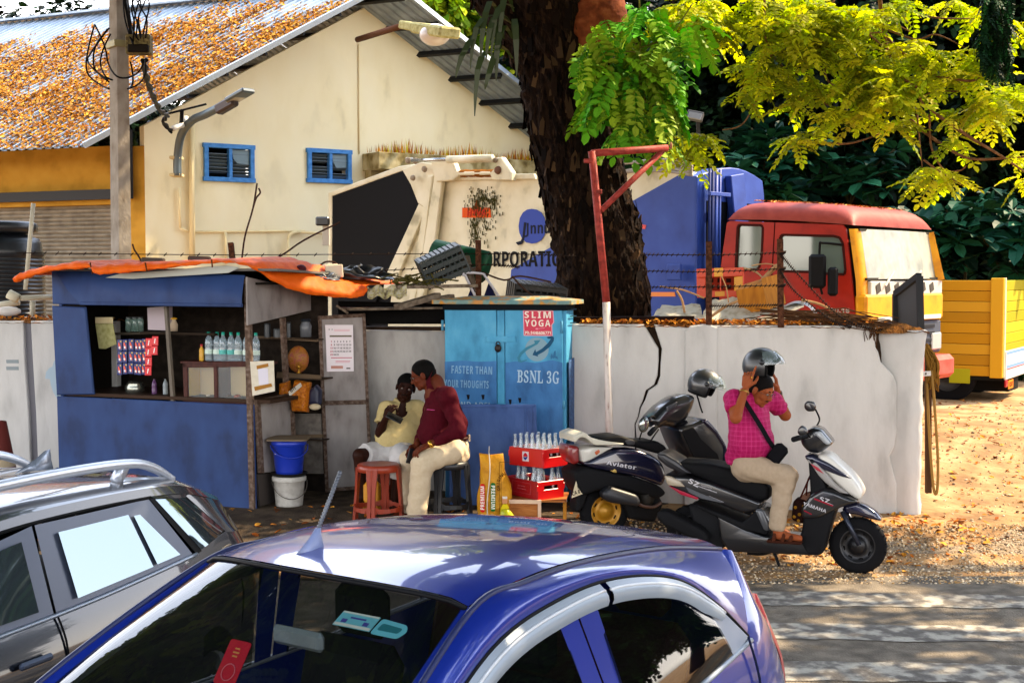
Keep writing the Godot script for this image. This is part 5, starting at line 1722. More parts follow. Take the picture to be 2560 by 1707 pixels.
	var strips := [[-100.0,edges[0]],[edges[0],edges[1]],[edges[1],edges[2]],[edges[2],edges[3]],[edges[3],100.0]]
	m = Nb()
	for i in 5:
		var band := poly([strips[i][0],-50,strips[i][1],-50,strips[i][1],50,strips[i][0],50])
		for piece in Geometry2D.intersect_polygons(cab,band):
			if i == 1 or i == 3:
				for rest in Geometry2D.clip_polygons(piece,holes[i / 2]): m.prism(rest,-0.03,0.0)
			else:
				for rest in Geometry2D.clip_polygons(piece,holes[0]):
					for rest2 in Geometry2D.clip_polygons(rest,holes[1]): m.prism(rest2,-0.03,0.0)
	put("cab_side",m,red,o)
	for k in 2:
		m = Nb(); m.prism(holes[k],-0.024,-0.02)
		put("side_window",m,Qm("5d6a62",0.06,0.0,{"metallic_specular": 0.9}),o)
		var rim: PackedVector2Array = holes[k]
		m = Nb()
		for i in rim.size(): m.beam(V3(rim[i].x,rim[i].y,-0.01),V3(rim[(i + 1) % rim.size()].x,rim[(i + 1) % rim.size()].y,-0.01),0.03,0.03,V3(0,0,1))
		put("window_seal",m,Qm("3a120c",0.7),o)
	for q in [[1938,556,1930,700],[1930,700,1932,800]]:
		var s0 := meet(q[0],q[1],T); var s1 := meet(q[2],q[3],T)
		m = Nb(); m.beam(V3(s0.x,s0.y,0.001),V3(s1.x,s1.y,0.001),0.012,0.006,V3(0,0,1))
		put("door_gap",m,Qm("3c0d08",0.8),o)
	p0 = meet(2101,776,T)
	word("20.16",Qm("b9b2a6",0.4),o,Transform3D(Basis.IDENTITY,V3(p0.x,p0.y,0.002)),0.055,1.4)
	board("waist_stripe",o,T,[2010,786,2141,786,2141,795,2010,795],0.01,Qm("c05a18",0.5),0,0.006)
	var cw := 2.25
	m = Nb().smooth()
	var rows := []
	var rear := meet(1822,552,T); var fr := meet(2132,566,T)
	for i in 29:
		var t := 0.5 - 0.5 * cos(PI * i / 28.0)
		var row := []
		for j in 21:
			var u := 0.5 - 0.5 * cos(PI * j / 20.0)
			var lip := sin(PI * clampf(u,0.0,1.0))
			var rise := 0.25 * sqrt(maxf(0.004,(1.0 - pow(absf(2.0 * t - 1.0),7.0)) * (1.0 - pow(absf(2.0 * u - 1.0),9.0)))) + 0.02 * sin(PI * t)
			row.append(V3(lerpf(rear.x - 0.01,fr.x + 0.02 - 0.03 * lip,t),lerpf(rear.y,fr.y,t) + rise,lerpf(0.01,-cw,u)))
		rows.append(row)
	m.patch(rows)
	put("cab_roof",m,redroof,o)
	var lx := []
	for i in 420:
		var u := rng.randf(); var t := rng.randf()
		lx.append(Transform3D(Basis.from_euler(V3(rnd(-0.4,0.4),rng.randf() * TAU,rnd(-0.4,0.4))).scaled(Vector3.ONE * rnd(0.02,0.045)),V3(lerpf(rear.x + 0.15,fr.x - 0.2,t),lerpf(rear.y,fr.y,t) + 0.262 + 0.012 * sin(PI * t),lerpf(-0.25,-cw + 0.25,u))))
	many("roof_leaves",dry_leaf(),M(Color.WHITE,0.8,0,{"vertex_color_use_as_albedo": true}),lx,o,tint_list(lx.size(),[H("b5702a"),H("d9a04e"),H("8a4c20")]))
	var fz := Fp * Transform3D(rot(0,0,0),V3(0,0,0.03))
	var yl := [meet(2141,800,T).y,meet(2135,702,T).y,meet(2118,572,T).y]
	var lean := [meet(2141,800,T).x,meet(2137,705,T).x,meet(2120,568,T).x]
	m = Nb().smooth()
	rows = []
	for i in 3:
		var row := []
		for j in 5:
			var an := PI / 2 * j / 4.0
			row.append(V3(lean[i] + 0.02 + 0.12 * sin(an) * 0.6,yl[i],0.005 - 0.16 * (1.0 - cos(an))))
		rows.append(row)
	m.patch(rows)
	put("pillar",m,yellow,o)
	m = Nb().smooth()
	rows = []
	for i in 2:
		var row := []
		for j in 9:
			var u := j / 8.0
			row.append(V3(lean[i + 1] + 0.09 + 0.07 * sin(PI * u),yl[i + 1] + (0.02 if i == 0 else 0.0),lerpf(-0.16,-cw + 0.12,u)))
		rows.append(row)
	m.patch(rows,true)
	put("windscreen",m,W([0.2,H("5c6054"),0.4,H("84887a"),0.6,H("9a9d8c"),0.85,H("a58e68")],V3(0.7,0.4,0.7),0.4,0.02,138,0.0,null,{"metallic_specular": 0.8,"even": 0.2}),o)
	m = Nb()
	m.beam(V3(lean[1] + 0.1,yl[1] + 0.02,-0.1),V3(lean[1] + 0.1,yl[1] + 0.02,-cw + 0.1),0.03,0.03)
	m.beam(V3(lean[2] + 0.09,yl[2] - 0.01,-0.1),V3(lean[2] + 0.09,yl[2] - 0.01,-cw + 0.1),0.03,0.03)
	put("screen_seal",m,Qm("3a3630",0.8),o)
	m = Nb()
	m.beam(V3(lean[2] + 0.09,yl[2],-cw + 0.1),V3(lean[1] + 0.12,yl[1],-cw + 0.03),0.1,0.1)
	put("pillar",m,yellow,o)
	m = Nb()
	m.beam(V3(lean[1] + 0.11,yl[1] - 0.09,-0.16),V3(lean[1] + 0.11,yl[1] - 0.09,-cw),0.05,0.17,Vector3.UP,0.01)
	var cowl := put("cowl",m,Qm("bcb8ae",0.5),o)
	for i in 7:
		m = Nb(); m.box(V3(lean[1] + 0.138,yl[1] - 0.09,-0.35 - i * 0.26),V3(0.01,0.11,0.12),0.003,rot(20,0,0))
		put("cowl_vent",m,Qm("4a4642",0.7),cowl)
	for q in [0.5,1.3]:
		m = Nb(); m.beam(V3(lean[1] + 0.16,yl[1] - 0.06,-q),V3(lean[1] + 0.13,yl[1] + 0.12,-q - 0.3),0.02,0.015)
		put("wiper",m,Qm("cfc7ba",0.5),o)
	m = Nb(); m.box(V3(lean[0] + 0.05,yl[1] - 0.33,-cw / 2),V3(0.16,0.34,cw),0.03)
	put("front_panel",m,yellow,o)
	m = Nb(); m.box(V3(lean[0] + 0.135,yl[1] - 0.46,-cw / 2 - 0.1),V3(0.012,0.05,cw * 0.82))
	put("white_stripe",m,Qm("e2ded2",0.5),o)
	m = Nb(); m.box(V3(lean[0] + 0.04,yl[1] - 0.72,-cw / 2),V3(0.14,0.42,cw - 0.04),0.02)
	var gr := put("grille",m,Qm("4a505c",0.5),o)
	for i in 4:
		m = Nb(); m.box(V3(lean[0] + 0.115,yl[1] - 0.58 - i * 0.09,-cw / 2),V3(0.02,0.045,cw * 0.78),0.005)
		put("grille_bar",m,Qm("23262d",0.5),gr)
	for zz in [-0.2,-cw + 0.2]:
		m = Nb(); m.box(V3(lean[0] + 0.12,yl[1] - 0.78,zz),V3(0.03,0.22,0.3),0.02)
		put("headlight",m,Qm("a9b0ac",0.12),o)
	m = Nb(); m.box(V3(lean[0] + 0.12,yl[1] - 1.10,-cw / 2),V3(0.34,0.30,cw + 0.08),0.06)
	put("bumper",m,W([0.2,H("8d2a20"),0.5,H("c2463a"),0.8,H("d0645a")],Vector3.ONE,0.45,0.02,139,0.0),o)
	m = Nb().smooth()
	var hoop := []
	for q in [[2108,612],[2080,608],[2072,616],[2072,700],[2078,735]]:
		var s := meet(q[0],q[1],T); hoop.append(V3(s.x,s.y,0.22 if q[0] < 2100 else 0.02))
	m.tube(curve(hoop,20),0.016,6)
	put("mirror_hoop",m,Qm("141414",0.6),o)
	var mc := meet(2070,678,T)
	m = Nb(); m.box(V3(mc.x,mc.y,0.26),V3(0.2,0.40,0.10),0.03,rot(0,25,0)); m.box(V3(mc.x + 0.17,mc.y - 0.12,0.2),V3(0.12,0.34,0.08),0.03,rot(0,30,0))
	put("mirror",m,Qm("121214",0.5),o)
func lorry_wheel(o: Node3D,c: Vector3,r: float,w: float,rim := H("4a4a4c")) -> void:
	var m := Nb().smooth()
	m.lathe([Vector2(r * 0.58,-w / 2),Vector2(r * 0.9,-w / 2),Vector2(r,-w * 0.36),Vector2(r,w * 0.36),Vector2(r * 0.9,w / 2),Vector2(r * 0.58,w / 2)],c,36,rot(90,0,0))
	var t := put("wheel",m,Qm("17171a",0.85),o)
	m = Nb().smooth()
	for s in [-1.0,1.0]: m.lathe([Vector2(r * 0.58,s * w * 0.5),Vector2(r * 0.52,s * w * 0.3),Vector2(r * 0.25,s * w * 0.1),Vector2(r * 0.2,s * w * 0.35),Vector2(0.001,s * w * 0.38)],c,24,rot(90,0,0))
	put("rim",m,M(rim,0.6,0.2),t)
func make_goods_truck() -> void:
	var V := Transform3D(Basis(V3(0.86,0,0.51),Vector3.UP,V3(-0.51,0,0.86)),V3(6.75,0.48,-18.7))
	var R := Transform3D(Basis(V3(0.51,0,-0.86),Vector3.UP,V3(0.86,0,0.51)),V.origin)
	var o := thing("goods_truck","yellow planked goods truck standing behind the lorry at the right edge","truck")
	o.transform = V
	var inv := V.affine_inverse()
	var tones := [H("c28a1c"),H("b98218"),H("c99426"),H("b07c1a")]
	var plank := Nb(); plank.box(V3(-1.45,0,0),V3(2.9,0.142,0.03),0.006)
	var pm := plank.mesh()
	var plank2 := Nb(); plank2.box(V3(1.0,0,0),V3(1.9,0.142,0.03),0.006)
	var pm2 := plank2.mesh()
	var y0 := meet(2480,928,V).y
	for i in 9:
		var s := put("side_plank",pm,M(tones[(i * 3) % 4],0.55),o)
		s.position = V3(-0.1,y0 + i * 0.148,0.0)
		if i > 0:
			var s2 := put("rear_plank",pm2,M([H("a89a1c"),H("b3a426"),H("9c8f1a")][i % 3],0.55),o)
			s2.transform = inv * R * Transform3D(Basis.IDENTITY,V3(0.0,y0 + i * 0.148,0.0))
	var m := Nb()
	m.box(V3(-0.06,y0 + 0.6,0.02),V3(0.17,1.38,0.08),0.01)
	put("corner_post",m,Qm("cf9a24",0.5),o)
	m = Nb(); m.box(V3(0.025,y0 + 0.6,-0.05),V3(0.025,1.38,0.07),0.005)
	put("corner_trim",m,Qm("d9cba0",0.5),o)
	m = Nb(); m.box(V3(-1.0,y0 + 0.6,0.035),V3(0.07,1.36,0.05),0.008); m.box(V3(-2.2,y0 + 0.6,0.035),V3(0.07,1.36,0.05),0.008)
	put("side_post",m,Qm("c9942a",0.5),o)
	m = Nb(); m.box(V3(-1.5,y0 - 0.1,-0.9),V3(3.0,0.06,1.8)); m.box(V3(-1.5,y0 - 0.22,-0.9),V3(3.0,0.2,0.7))
	put("deck",m,Qm("1a1815",0.8),o)
	m = Nb(); m.xf = inv * R
	m.box(V3(1.0,y0 + 0.08,0.04),V3(1.9,0.40,0.03),0.01)
	put("tailgate",m,Qm("c6c3ba",0.5),o)
	for q in [[0.17,0.04,H("6f8fc4")],[-0.02,0.04,H("6f8fc4")],[-0.055,0.012,H("a51f2c")]]:
		m = Nb(); m.xf = inv * R; m.box(V3(1.0,y0 + 0.08 + q[0],0.057),V3(1.8,q[1],0.002))
		put("stripe",m,M(q[2],0.5),o)
	m = Nb(); m.xf = inv * R; m.box(V3(0.42,y0 - 0.20,0.05),V3(0.34,0.12,0.01),0.002)
	var plate := put("number_plate",m,Qm("d9781c",0.5),o)
	word("KL 07",Qm("4a2410",0.6),plate,inv * R * Transform3D(Basis.IDENTITY,V3(0.42,y0 - 0.20,0.057)),0.07,1.0)
	m = Nb(); m.xf = inv * R; m.box(V3(0.1,y0 - 0.17,0.05),V3(0.13,0.1,0.03),0.01)
	put("tail_lamp",m,Qm("a81f28",0.2),o)
	m = Nb(); m.box(V3(-0.55,y0 - 0.08,0.03),V3(0.28,0.2,0.03),0.005)
	put("side_plate",m,Qm("a8a01c",0.5),o)
	for q in [[-0.75,-0.2],[-0.75,-1.6],[-3.4,-0.2],[-3.4,-1.6]]: lorry_wheel(o,V3(q[0],0.38,q[1]),0.38,0.22)
	m = Nb(); m.box(V3(-3.75,0.95,-0.9),V3(1.4,1.5,1.7),0.12)
	put("cab",m,Qm("2a2620",0.5),o)
	m = Nb(); m.box(V3(-1.28,y0 + 0.62,0.025),V3(0.5,0.52,0.01))
	var sg := put("notice_board",m,Qm("c9c6bf",0.6),o)
	var ink := Qm("2c2c34",0.7)
	word("ent",ink,sg,Transform3D(Basis.IDENTITY,V3(-1.15,y0 + 0.78,0.031)),0.14,1.0)
	word("S",ink,sg,Transform3D(Basis.IDENTITY,V3(-1.14,y0 + 0.58,0.031)),0.17,1.0)
	word("3",ink,sg,Transform3D(Basis.IDENTITY,V3(-1.14,y0 + 0.44,0.031)),0.12,1.0)
func make_yard_goods() -> void:
	var rust := Qm("2e1c14",0.9)
	var posts := [[575,606,580,655,12.95,"short dark iron fence post above the kiosk roof"],[1195,600,1196,792,12.75,"rusty iron fence post among the junk beside the cabinet"],[1772,603,1772,812,12.35,"rusty iron fence post left of the cardboard box"],[1950,597,1952,818,12.25,"tall rusty iron fence post in front of the lorry door"]]
	for q in posts:
		var o := thing("fence_post",q[5],"post",Vector3.ZERO,0,"iron posts on the wall")
		var m := Nb()
		m.beam(at(q[0],q[1],q[4]),at(q[2],q[3],q[4]),0.05,0.012,V3(0,0,1))
		m.beam(at(q[0] + 6,q[1] + 1,q[4] + 0.02),at(q[2] + 6,q[3],q[4] + 0.02),0.012,0.05,V3(0,0,1))
		put("angle_iron",m,W([0.2,H("2a1710"),0.5,H("4d2f20"),0.8,H("6e4630")],Vector3.ONE * 4.0,0.85,0.02,141,0.2),o)
	var wires := [[[40,632,13.1],[575,637,12.95],[1195,634,12.75],[1440,640,12.6],"upper barbed wire strand running from the tank to the tree"],[[560,675,12.95],[900,678,12.8],[1195,662,12.75],[1300,668,12.7],"lower barbed wire strand over the heap of junk"],[[1600,636,12.45],[1772,637,12.35],[1950,632,12.25],[1951,632,12.25],"top barbed wire strand between the two rusty posts"],[[1600,677,12.45],[1772,679,12.35],[1950,672,12.25],[1951,672,12.25],"second barbed wire strand from the top between the rusty posts"],[[1612,718,12.45],[1772,717,12.35],[1950,713,12.25],[1951,713,12.25],"third barbed wire strand from the top between the rusty posts"],[[1772,765,12.35],[1860,764,12.3],[1950,762,12.25],[1951,762,12.25],"lowest barbed wire strand crossing the cardboard box"],[[1951,634,12.25],[2000,690,12.2],[2100,790,12.1],[2180,822,12.0],"barbed wire strand sagging from the tall post to the pillar"],[[1951,676,12.25],[1990,730,12.2],[2080,800,12.1],[2130,818,12.0],"slack barbed wire strand below the sagging one"]]
	for q in wires:
		var m := Nb().smooth()
		var pts := curve([at(q[0][0],q[0][1],q[0][2]),at(q[1][0],q[1][1],q[1][2]),at(q[2][0],q[2][1],q[2][2]),at(q[3][0],q[3][1],q[3][2])],90)
		m.tube(pts,0.0042,5)
		for i in range(2,pts.size() - 1,2):
			var p: Vector3 = pts[i]
			m.tube([p + V3(-0.012,-0.016,0.01),p + V3(0.012,0.016,-0.01)],0.004,4)
			m.ball(p,V3(0.009,0.008,0.008),6)
		tag(put("barbed_wire",m,Qm("231a16",0.8)),q[4],"barbed wire","barbed wire strands")
	var oc := thing("orange_crate","orange and yellow plastic crate behind the left rusty post","crate")
	var cf := Transform3D(Basis(V3(0.985,0,0.17),Vector3.UP,V3(-0.17,0,0.985)),at(1742,745,13.6))
	oc.transform = cf
	var org := Qm("d8420f",0.4)
	var yel := Qm("e8a01e",0.4)
	for e in [[1742,672,1858,668,1858,690,1742,694],[1742,728,1858,724,1858,740,1744,744],[1742,694,1764,694,1765,730,1743,730],[1800,692,1804,692,1804,728,1800,728]]:
		board("slat",oc,cf,e,0.03,org,0.004)
	for e in [[1786,670,1808,669,1808,691,1786,692],[1836,692,1858,690,1858,726,1836,727],[1788,729,1812,728,1812,740,1788,741]]:
		board("slat",oc,cf,e,0.03,yel,0.004,0.006)
	board("inner_grid",oc,cf,[1744,690,1856,688,1856,728,1744,730],0.05,Qm("8a230c",0.6),0,-0.03)
	for i in 6:
		board("hole",oc,cf,[1772 + (i % 3) * 22,696 + (i / 3) * 16,1784 + (i % 3) * 22,696 + (i / 3) * 16,1784 + (i % 3) * 22,706 + (i / 3) * 16,1772 + (i % 3) * 22,706 + (i / 3) * 16],0.02,Qm("1f0a06",0.9),0,-0.018)
	var m := Nb()
	var sz := meet(1858,740,cf).x
	for e in [[0.27,0.08],[0.02,0.06]]: m.box(V3(sz,e[0],-0.15),V3(0.02,e[1],0.3),0.004)
	for zz in [-0.02,-0.15,-0.28]: m.box(V3(sz,0.15,zz),V3(0.02,0.22,0.05),0.004)
	put("side_slat",m,org,oc)
	var card := W([0.2,H("8a4f18"),0.45,H("b3701f"),0.7,H("c4832c"),0.9,H("d09a48")],V3(4,0.6,4),0.8,0.012,142,0.1)
	var bx := thing("cardboard_box","brown cardboard box tilted on the rubbish between the rusty posts","box")
	var p0 := at(1852,786,12.9); var p1 := at(1920,775,12.65); var p2 := at(1966,758,13.0)
	var up := (at(1840,726,12.95) - p0)
	m = Nb()
	m.quad(p0,p1,p1 + up * 1.04,p0 + up); m.quad(p1,p2,p2 + up,p1 + up * 1.04)
	var p3 := p0 + (p2 - p1)
	m.quad(p2,p3,p3 + up,p2 + up); m.quad(p3,p0,p0 + up,p3 + up); m.quad(p0,p3,p2,p1)
	put("carton",m,card,bx)
	m = Nb()
	m.quad(p0 + up,p1 + up * 1.04,p1 + up * 1.04 + (p2 - p1) * 0.5 + up * 0.22,p0 + up + (p2 - p1) * 0.5 + up * 0.14)
	m.quad(p1 + up * 1.04,p2 + up,p2 + up * 1.25,p1 + up * 1.3)
	put("flap",m,card,bx)
	var pale := W([0.2,H("8a7a5e"),0.4,H("c9c0ae"),0.7,H("dcd6c8")],Vector3.ONE * 1.5,0.8,0.02,143,0.5)
	for q in [["foam_sheet","crumpled white foam sheet under the orange crate",[[1752,800,12.7],[1905,805,12.6],[1850,742,13.1],[1772,750,13.1]]],["white_board","long weathered white board lying under the cardboard box",[[1790,808,12.5],[2010,770,12.6],[2012,752,12.9],[1880,778,12.9]]],["rusty_panel","rust stained white panel along the top of the wall",[[1785,815,12.45],[1992,803,12.4],[1994,788,12.5],[1800,800,12.55]]],["torn_sheet","dirty torn sheet full of leaves beside the tree foot",[[1630,790,12.9],[1760,800,12.7],[1750,760,13.3],[1655,765,13.3]]]]:
		m = Nb().smooth()
		var rows := []
		for i in 6:
			var row := []
			for j in 10:
				var u := j / 9.0; var t := i / 5.0
				var a := at(q[2][0][0],q[2][0][1],q[2][0][2]).lerp(at(q[2][1][0],q[2][1][1],q[2][1][2]),u)
				var b := at(q[2][3][0],q[2][3][1],q[2][3][2]).lerp(at(q[2][2][0],q[2][2][1],q[2][2][2]),u)
				row.append(a.lerp(b,t) + V3(0,rnd(-0.012,0.012),0))
			rows.append(row)
		m.patch(rows)
		tag(put(q[0],m,pale),q[1],"rubbish")
	var cr := thing("old_car","top of an old white car with a blue window line behind the wall","car")
	m = Nb().smooth()
	var rows := []
	var pts := [[1930,790],[1962,768],[1990,758],[2020,766],[2040,792],[2052,830]]
	for k in 4:
		var row := []
		for q in pts: row.append(at(q[0] + k * 3,q[1] - (6 if k == 1 or k == 2 else 0),12.75 + k * 0.4))
		rows.append(curve(row,20))
	m.patch(rows)
	put("roof",m,Qm("c3cbd4",0.3),cr)
	m = Nb().smooth(); m.tube(curve([at(1968,802,12.7),at(1975,780,12.7),at(2010,782,12.7),at(2034,800,12.7),at(2046,830,12.7)],20),0.018,6)
	put("window_line",m,Qm("5d86bd",0.4),cr)
	m = Nb(); m.plate([at(1972,830,12.74),at(2040,830,12.74),at(2030,806,12.74),at(2005,790,12.74),at(1978,786,12.74)],0.02)
	put("side_window",m,Qm("9aa7a8",0.1),cr)
	m = Nb(); m.beam(at(1440,802,12.75),at(1736,800,12.55),0.12,0.075)
	tag(put("iron_beam",m,Qm("1b100c",0.85)),"dark iron beam lying along the wall at the tree foot","beam")
	m = Nb().smooth()
	for q in [[1780,790,12.5,1845,752,12.5,0.014],[1900,708,12.9,1944,664,12.7,0.022],[1860,670,13.3,1912,698,13.0,0.01],[1692,727,12.6,1712,782,12.6,0.012],[1650,716,12.7,1760,745,12.6,0.009],[2005,750,12.6,2088,780,12.4,0.014],[1880,664,13.0,1945,664,12.8,0.006],[1804,690,12.6,1822,756,12.6,0.006]]:
		m.tube(curve([at(q[0],q[1],q[2]),at((q[0] + q[3]) / 2 + 3,(q[1] + q[4]) / 2 - 5,q[2]),at(q[3],q[4],q[5])],8),q[6],6)
	tag(put("dry_sticks",m,Qm("a8845c",0.9)),"dry bent sticks sticking out of the rubbish between the posts","sticks")
	var wood := W([0.2,H("3f342a"),0.5,H("6f6152"),0.8,H("9a8c7a")],V3(2,2,2),0.9,0.03,144,0.8)
	for q in [[[992,768,12.3],[1095,738,12.6],0.10,0.05,"short grey plank with a sawn end pointing at the kiosk"],[[990,718,12.5],[1190,714,12.7],0.16,0.03,"long pale plank lying across the roof corner"],[[1035,716,12.6],[1190,672,12.9],0.09,0.04,"dark plank propped up against the fence post"],[[1070,752,12.55],[1130,742,12.7],0.1,0.05,"brown block of wood beneath the long plank"],[[860,772,12.5],[1110,768,12.8],0.5,0.02,"weathered board forming the shade roof behind the seats"],[[840,764,12.35],[870,783,12.35],0.02,0.02,"thin pale batten hanging below the roof corner"],[[1165,640,12.9],[1185,730,12.75],0.06,0.04,"dark splintered stake leaning on the fence post"]]:
		m = Nb(); m.beam(at(q[0][0],q[0][1],q[0][2]),at(q[1][0],q[1][1],q[1][2]),q[2],q[3],Vector3.UP,0.004)
		tag(put("plank",m,wood),q[4],"plank")
	m = Nb(); m.plate([at(845,810,12.72),at(1115,810,12.58),at(1115,758,12.58),at(845,752,12.72)],0.01)  # black plate added as the shade under the planks
	tag(put("gap_shade_plate",m,Qm("0c0b0a",0.9)),"black plate added as the shade in the gap under the board roof","sheet")
	var bagm := Qm("14151a",0.3)
	for q in [[900,690,12.75,0.30,0.10,"large black plastic bag on the heap above the kiosk"],[812,692,12.5,0.13,0.06,"smaller grey black plastic bag beside the tarpaulin"]]:
		m = Nb().smooth()
		rows = []
		for i in 11:
			var row := []
			for j in 25:
				var a := TAU * j / 24.0
				var ph := PI * 0.5 * i / 10.0
				var rr := 1.0 + 0.16 * sin(a * 5.0 + i * 0.9) + 0.12 * sin(a * 3.0 - i * 1.3)
				row.append(at(q[0],q[1] + 8,q[2]) + V3(cos(a) * cos(ph) * q[3] * rr,sin(ph) * q[4] * (1.0 + 0.3 * sin(a * 4.0)) * rr,sin(a) * cos(ph) * 0.2 * rr))
			rows.append(row)
		m.patch(rows)
		tag(put("rubbish_bag",m,bagm if q[3] > 0.2 else Qm("3a3f48",0.4)),q[5],"rubbish bag")
	m = Nb(); m.box(at(834,678,12.6),V3(0.16,0.12,0.14),0.006,rot(0,12,4))
	m.box(at(826,664,12.62),V3(0.12,0.03,0.12),0.004,rot(0,12,4))
	tag(put("foam_box",m,Qm("d2c8b2",0.8)),"broken cream foam box on the heap above the kiosk","box")
	m = Nb().smooth(); m.ball(at(752,672,12.3),V3(0.05,0.04,0.05),12)
	tag(put("maroon_ball",m,Qm("4a1a22",0.5)),"crushed maroon packet on top of the orange tarpaulin","packet")
	m = Nb().smooth()
	rows = []
	for i in 5:
		var row := []
		for j in 17: row.append(at(918 + j * 6.2,716 + i * 7.0 + 5.0 * sin(j * 1.1),12.42 + 0.02 * sin(j * 1.7 + i) - i * 0.03))
		rows.append(row)
	m.patch(rows)
	tag(put("printed_sheet",m,W([0.25,H("5b4a34"),0.42,H("a59c88"),0.55,H("bcae52"),0.7,H("c9c2b4")],Vector3.ONE * 4.0,0.7,0.02,145,0.5,null,{"even": 0.1})),"crumpled printed plastic sheet at the end of the tarpaulin","sheet")
	for q in [[1056,642,12.7,0.40,0.27,-24.0,"upturned dark green black plastic crate on the heap",H("1f2a2a")],[1290,720,13.2,0.5,0.26,6.0,"black plastic crate with handles lying behind the cabinet",H("121414")]]:
		var o := thing("plastic_crate",q[6],"crate",at(q[0] + 50,q[1] + 22,q[2]))
		o.rotation = V3(0.12,0.2,deg_to_rad(-q[5]))
		var cm := M(q[7],0.4)
		var w: float = q[3]; var h: float = q[4]
		for sgn in [-1.0,1.0]:
			m = Nb()
			for k in 4: m.box(V3(0,-h / 2 + (k + 0.5) * h / 4,sgn * w * 0.38),V3(w,h / 4 - 0.022,0.014),0.003)
			for k in 9: m.box(V3(-w / 2 + k * w / 8,0,sgn * w * 0.38),V3(0.012,h,0.018),0.003)
			put("long_side",m,cm,o)
			m = Nb(); m.box(V3(sgn * w / 2,0,0),V3(0.014,h,w * 0.76),0.003)
			for k in 5: m.box(V3(sgn * (w / 2 + 0.008),0,-w * 0.36 + k * w * 0.18),V3(0.012,h,0.012))
			put("short_side",m,cm,o)
		m = Nb()
		for k in 9: m.box(V3(-w / 2 + (k + 0.5) * w / 9,h / 2,0),V3(w / 9 - 0.016,0.012,w * 0.74))
		for k in 5: m.box(V3(0,h / 2 - 0.004,-w * 0.35 + k * w * 0.175),V3(w,0.012,0.012))
		put("base",m,cm,o)
	var gb := thing("green_bin","green plastic bin lying behind the dark crate and stake","bin")
	m = Nb().smooth(); m.tube([at(1085,628,13.3),at(1212,668,13.1)],[0.12,0.16],20)
	put("shell",m,Qm("0a3d25",0.5),gb)
	m = Nb().smooth()
	for qd in [[[1160,690,12.6],[1162,682,12.6],[1205,684,12.7],[1215,694,12.7],[1250,745,12.8]],[[1160,682,12.6],[1190,745,12.7],[1195,752,12.7]]]:
		var pp := []
		for z in qd: pp.append(at(z[0],z[1],z[2]))
		m.tube(curve(pp,18),0.012,6)
	var fc := thing("folding_chair","broken folding chair with white tubes and blue cloth on the heap","chair")
	put("tube_frame",m,Qm("b9b7bd",0.4),fc)
	m = Nb(); m.plate([at(1165,752,12.72),at(1195,752,12.72),at(1180,712,12.7)],0.01); m.plate([at(1205,755,12.85),at(1248,755,12.85),at(1222,705,12.8)],0.01)
	put("cloth",m,Qm("191c3c",0.8),fc)
	m = Nb().smooth()
	for i in 60:
		var a := at(rnd(985,1100),rnd(690,718),rnd(12.5,12.8))
		m.tube(curve([a,a + V3(rnd(-0.08,0.08),rnd(0.01,0.05),0.02),a + V3(rnd(-0.2,0.2),rnd(-0.04,0.03),0.05)],5),0.006,5)
	tag(put("dry_weeds",m,Qm("4f4a22",0.9)),"withered weeds and straw on the heap beside the crate","weeds")
	m = Nb().smooth()
	for q in [[[640,662],[700,640],[760,600],[850,555]],[[795,668],[812,655],[836,656],[860,676]],[[680,655],[720,650],[790,668],[830,690]],[[1205,680],[1260,700],[1300,690],[1378,705]],[[1280,690],[1300,712],[1330,738],[1345,742]],[[604,648],[612,590],[632,520],[642,458]],[[632,520],[640,495],[650,482],[646,470]],[[352,654],[345,640],[335,625],[330,610]]]:
		var pp := []
		for z in q: pp.append(at(z[0],z[1],12.8))
		m.tube(curve(pp,12),0.009,5)
	tag(put("loose_twigs",m,Qm("3c2a22",0.9)),"thin bare twigs and wires poking up from the kiosk roof","twigs")
	for q in [[382,655,0.2,"dark brick lying on the left of the kiosk roof",0.0],[498,651,0.2,"grey stone lying on the middle of the kiosk roof",8.0]]:
		m = Nb(); m.box(at(q[0],q[1] - 4,12.2),V3(q[2],0.05,0.1),0.012,rot(0,q[4],-2))
		tag(put("roof_weight",m,Qm("4a4440",0.95)),q[3],"stone")
	var sp := thing("grey_sign_plate","dark grey framed metal plate standing behind the gate pillar","sign")
	m = Nb(); m.plate([at(2245,830,13.4),at(2302,830,12.75),at(2298,694,12.75),at(2243,737,13.4)],0.04)
	put("plate",m,Qm("4b4d50",0.6),sp)
	m = Nb()
	m.beam(at(2241,830,13.4),at(2241,735,13.4),0.06,0.06); m.beam(at(2240,735,13.4),at(2299,690,12.72),0.05,0.06); m.beam(at(2300,690,12.72),at(2303,830,12.72),0.04,0.06)
	put("frame",m,Qm("2e3033",0.6),sp)
	var wall_mirror := thing("pole_mirror","small black box on a grey cabinet beside the lorry tail","box")
	m = Nb(); m.box(at(806,553,20.0),V3(0.20,0.13,0.12),0.02)
	put("black_box",m,Qm("121316",0.3),wall_mirror)
	m = Nb(); m.box(at(815,588,20.1),V3(0.10,0.30,0.1),0.005)
	put("grey_cabinet",m,Qm("b3aca0",0.6),wall_mirror)
	var st := thing("straw_bundle","frayed brown coir bundle hanging on the gate post","coir bundle")
	m = Nb().smooth()
	for i in 90:
		var a := at(2312 + rnd(-3,8),862 + rnd(-4,20),12.3 + rnd(-0.05,0.05))
		m.tube(curve([a,a + V3(rnd(0.02,0.11),-0.12,rnd(-0.03,0.03)),a + V3(rnd(0.02,0.12),rnd(-0.24,-0.36),0)],6),0.007,4)
	put("fibres",m,Qm("7d5a24",0.95),st)
	m = Nb().smooth()
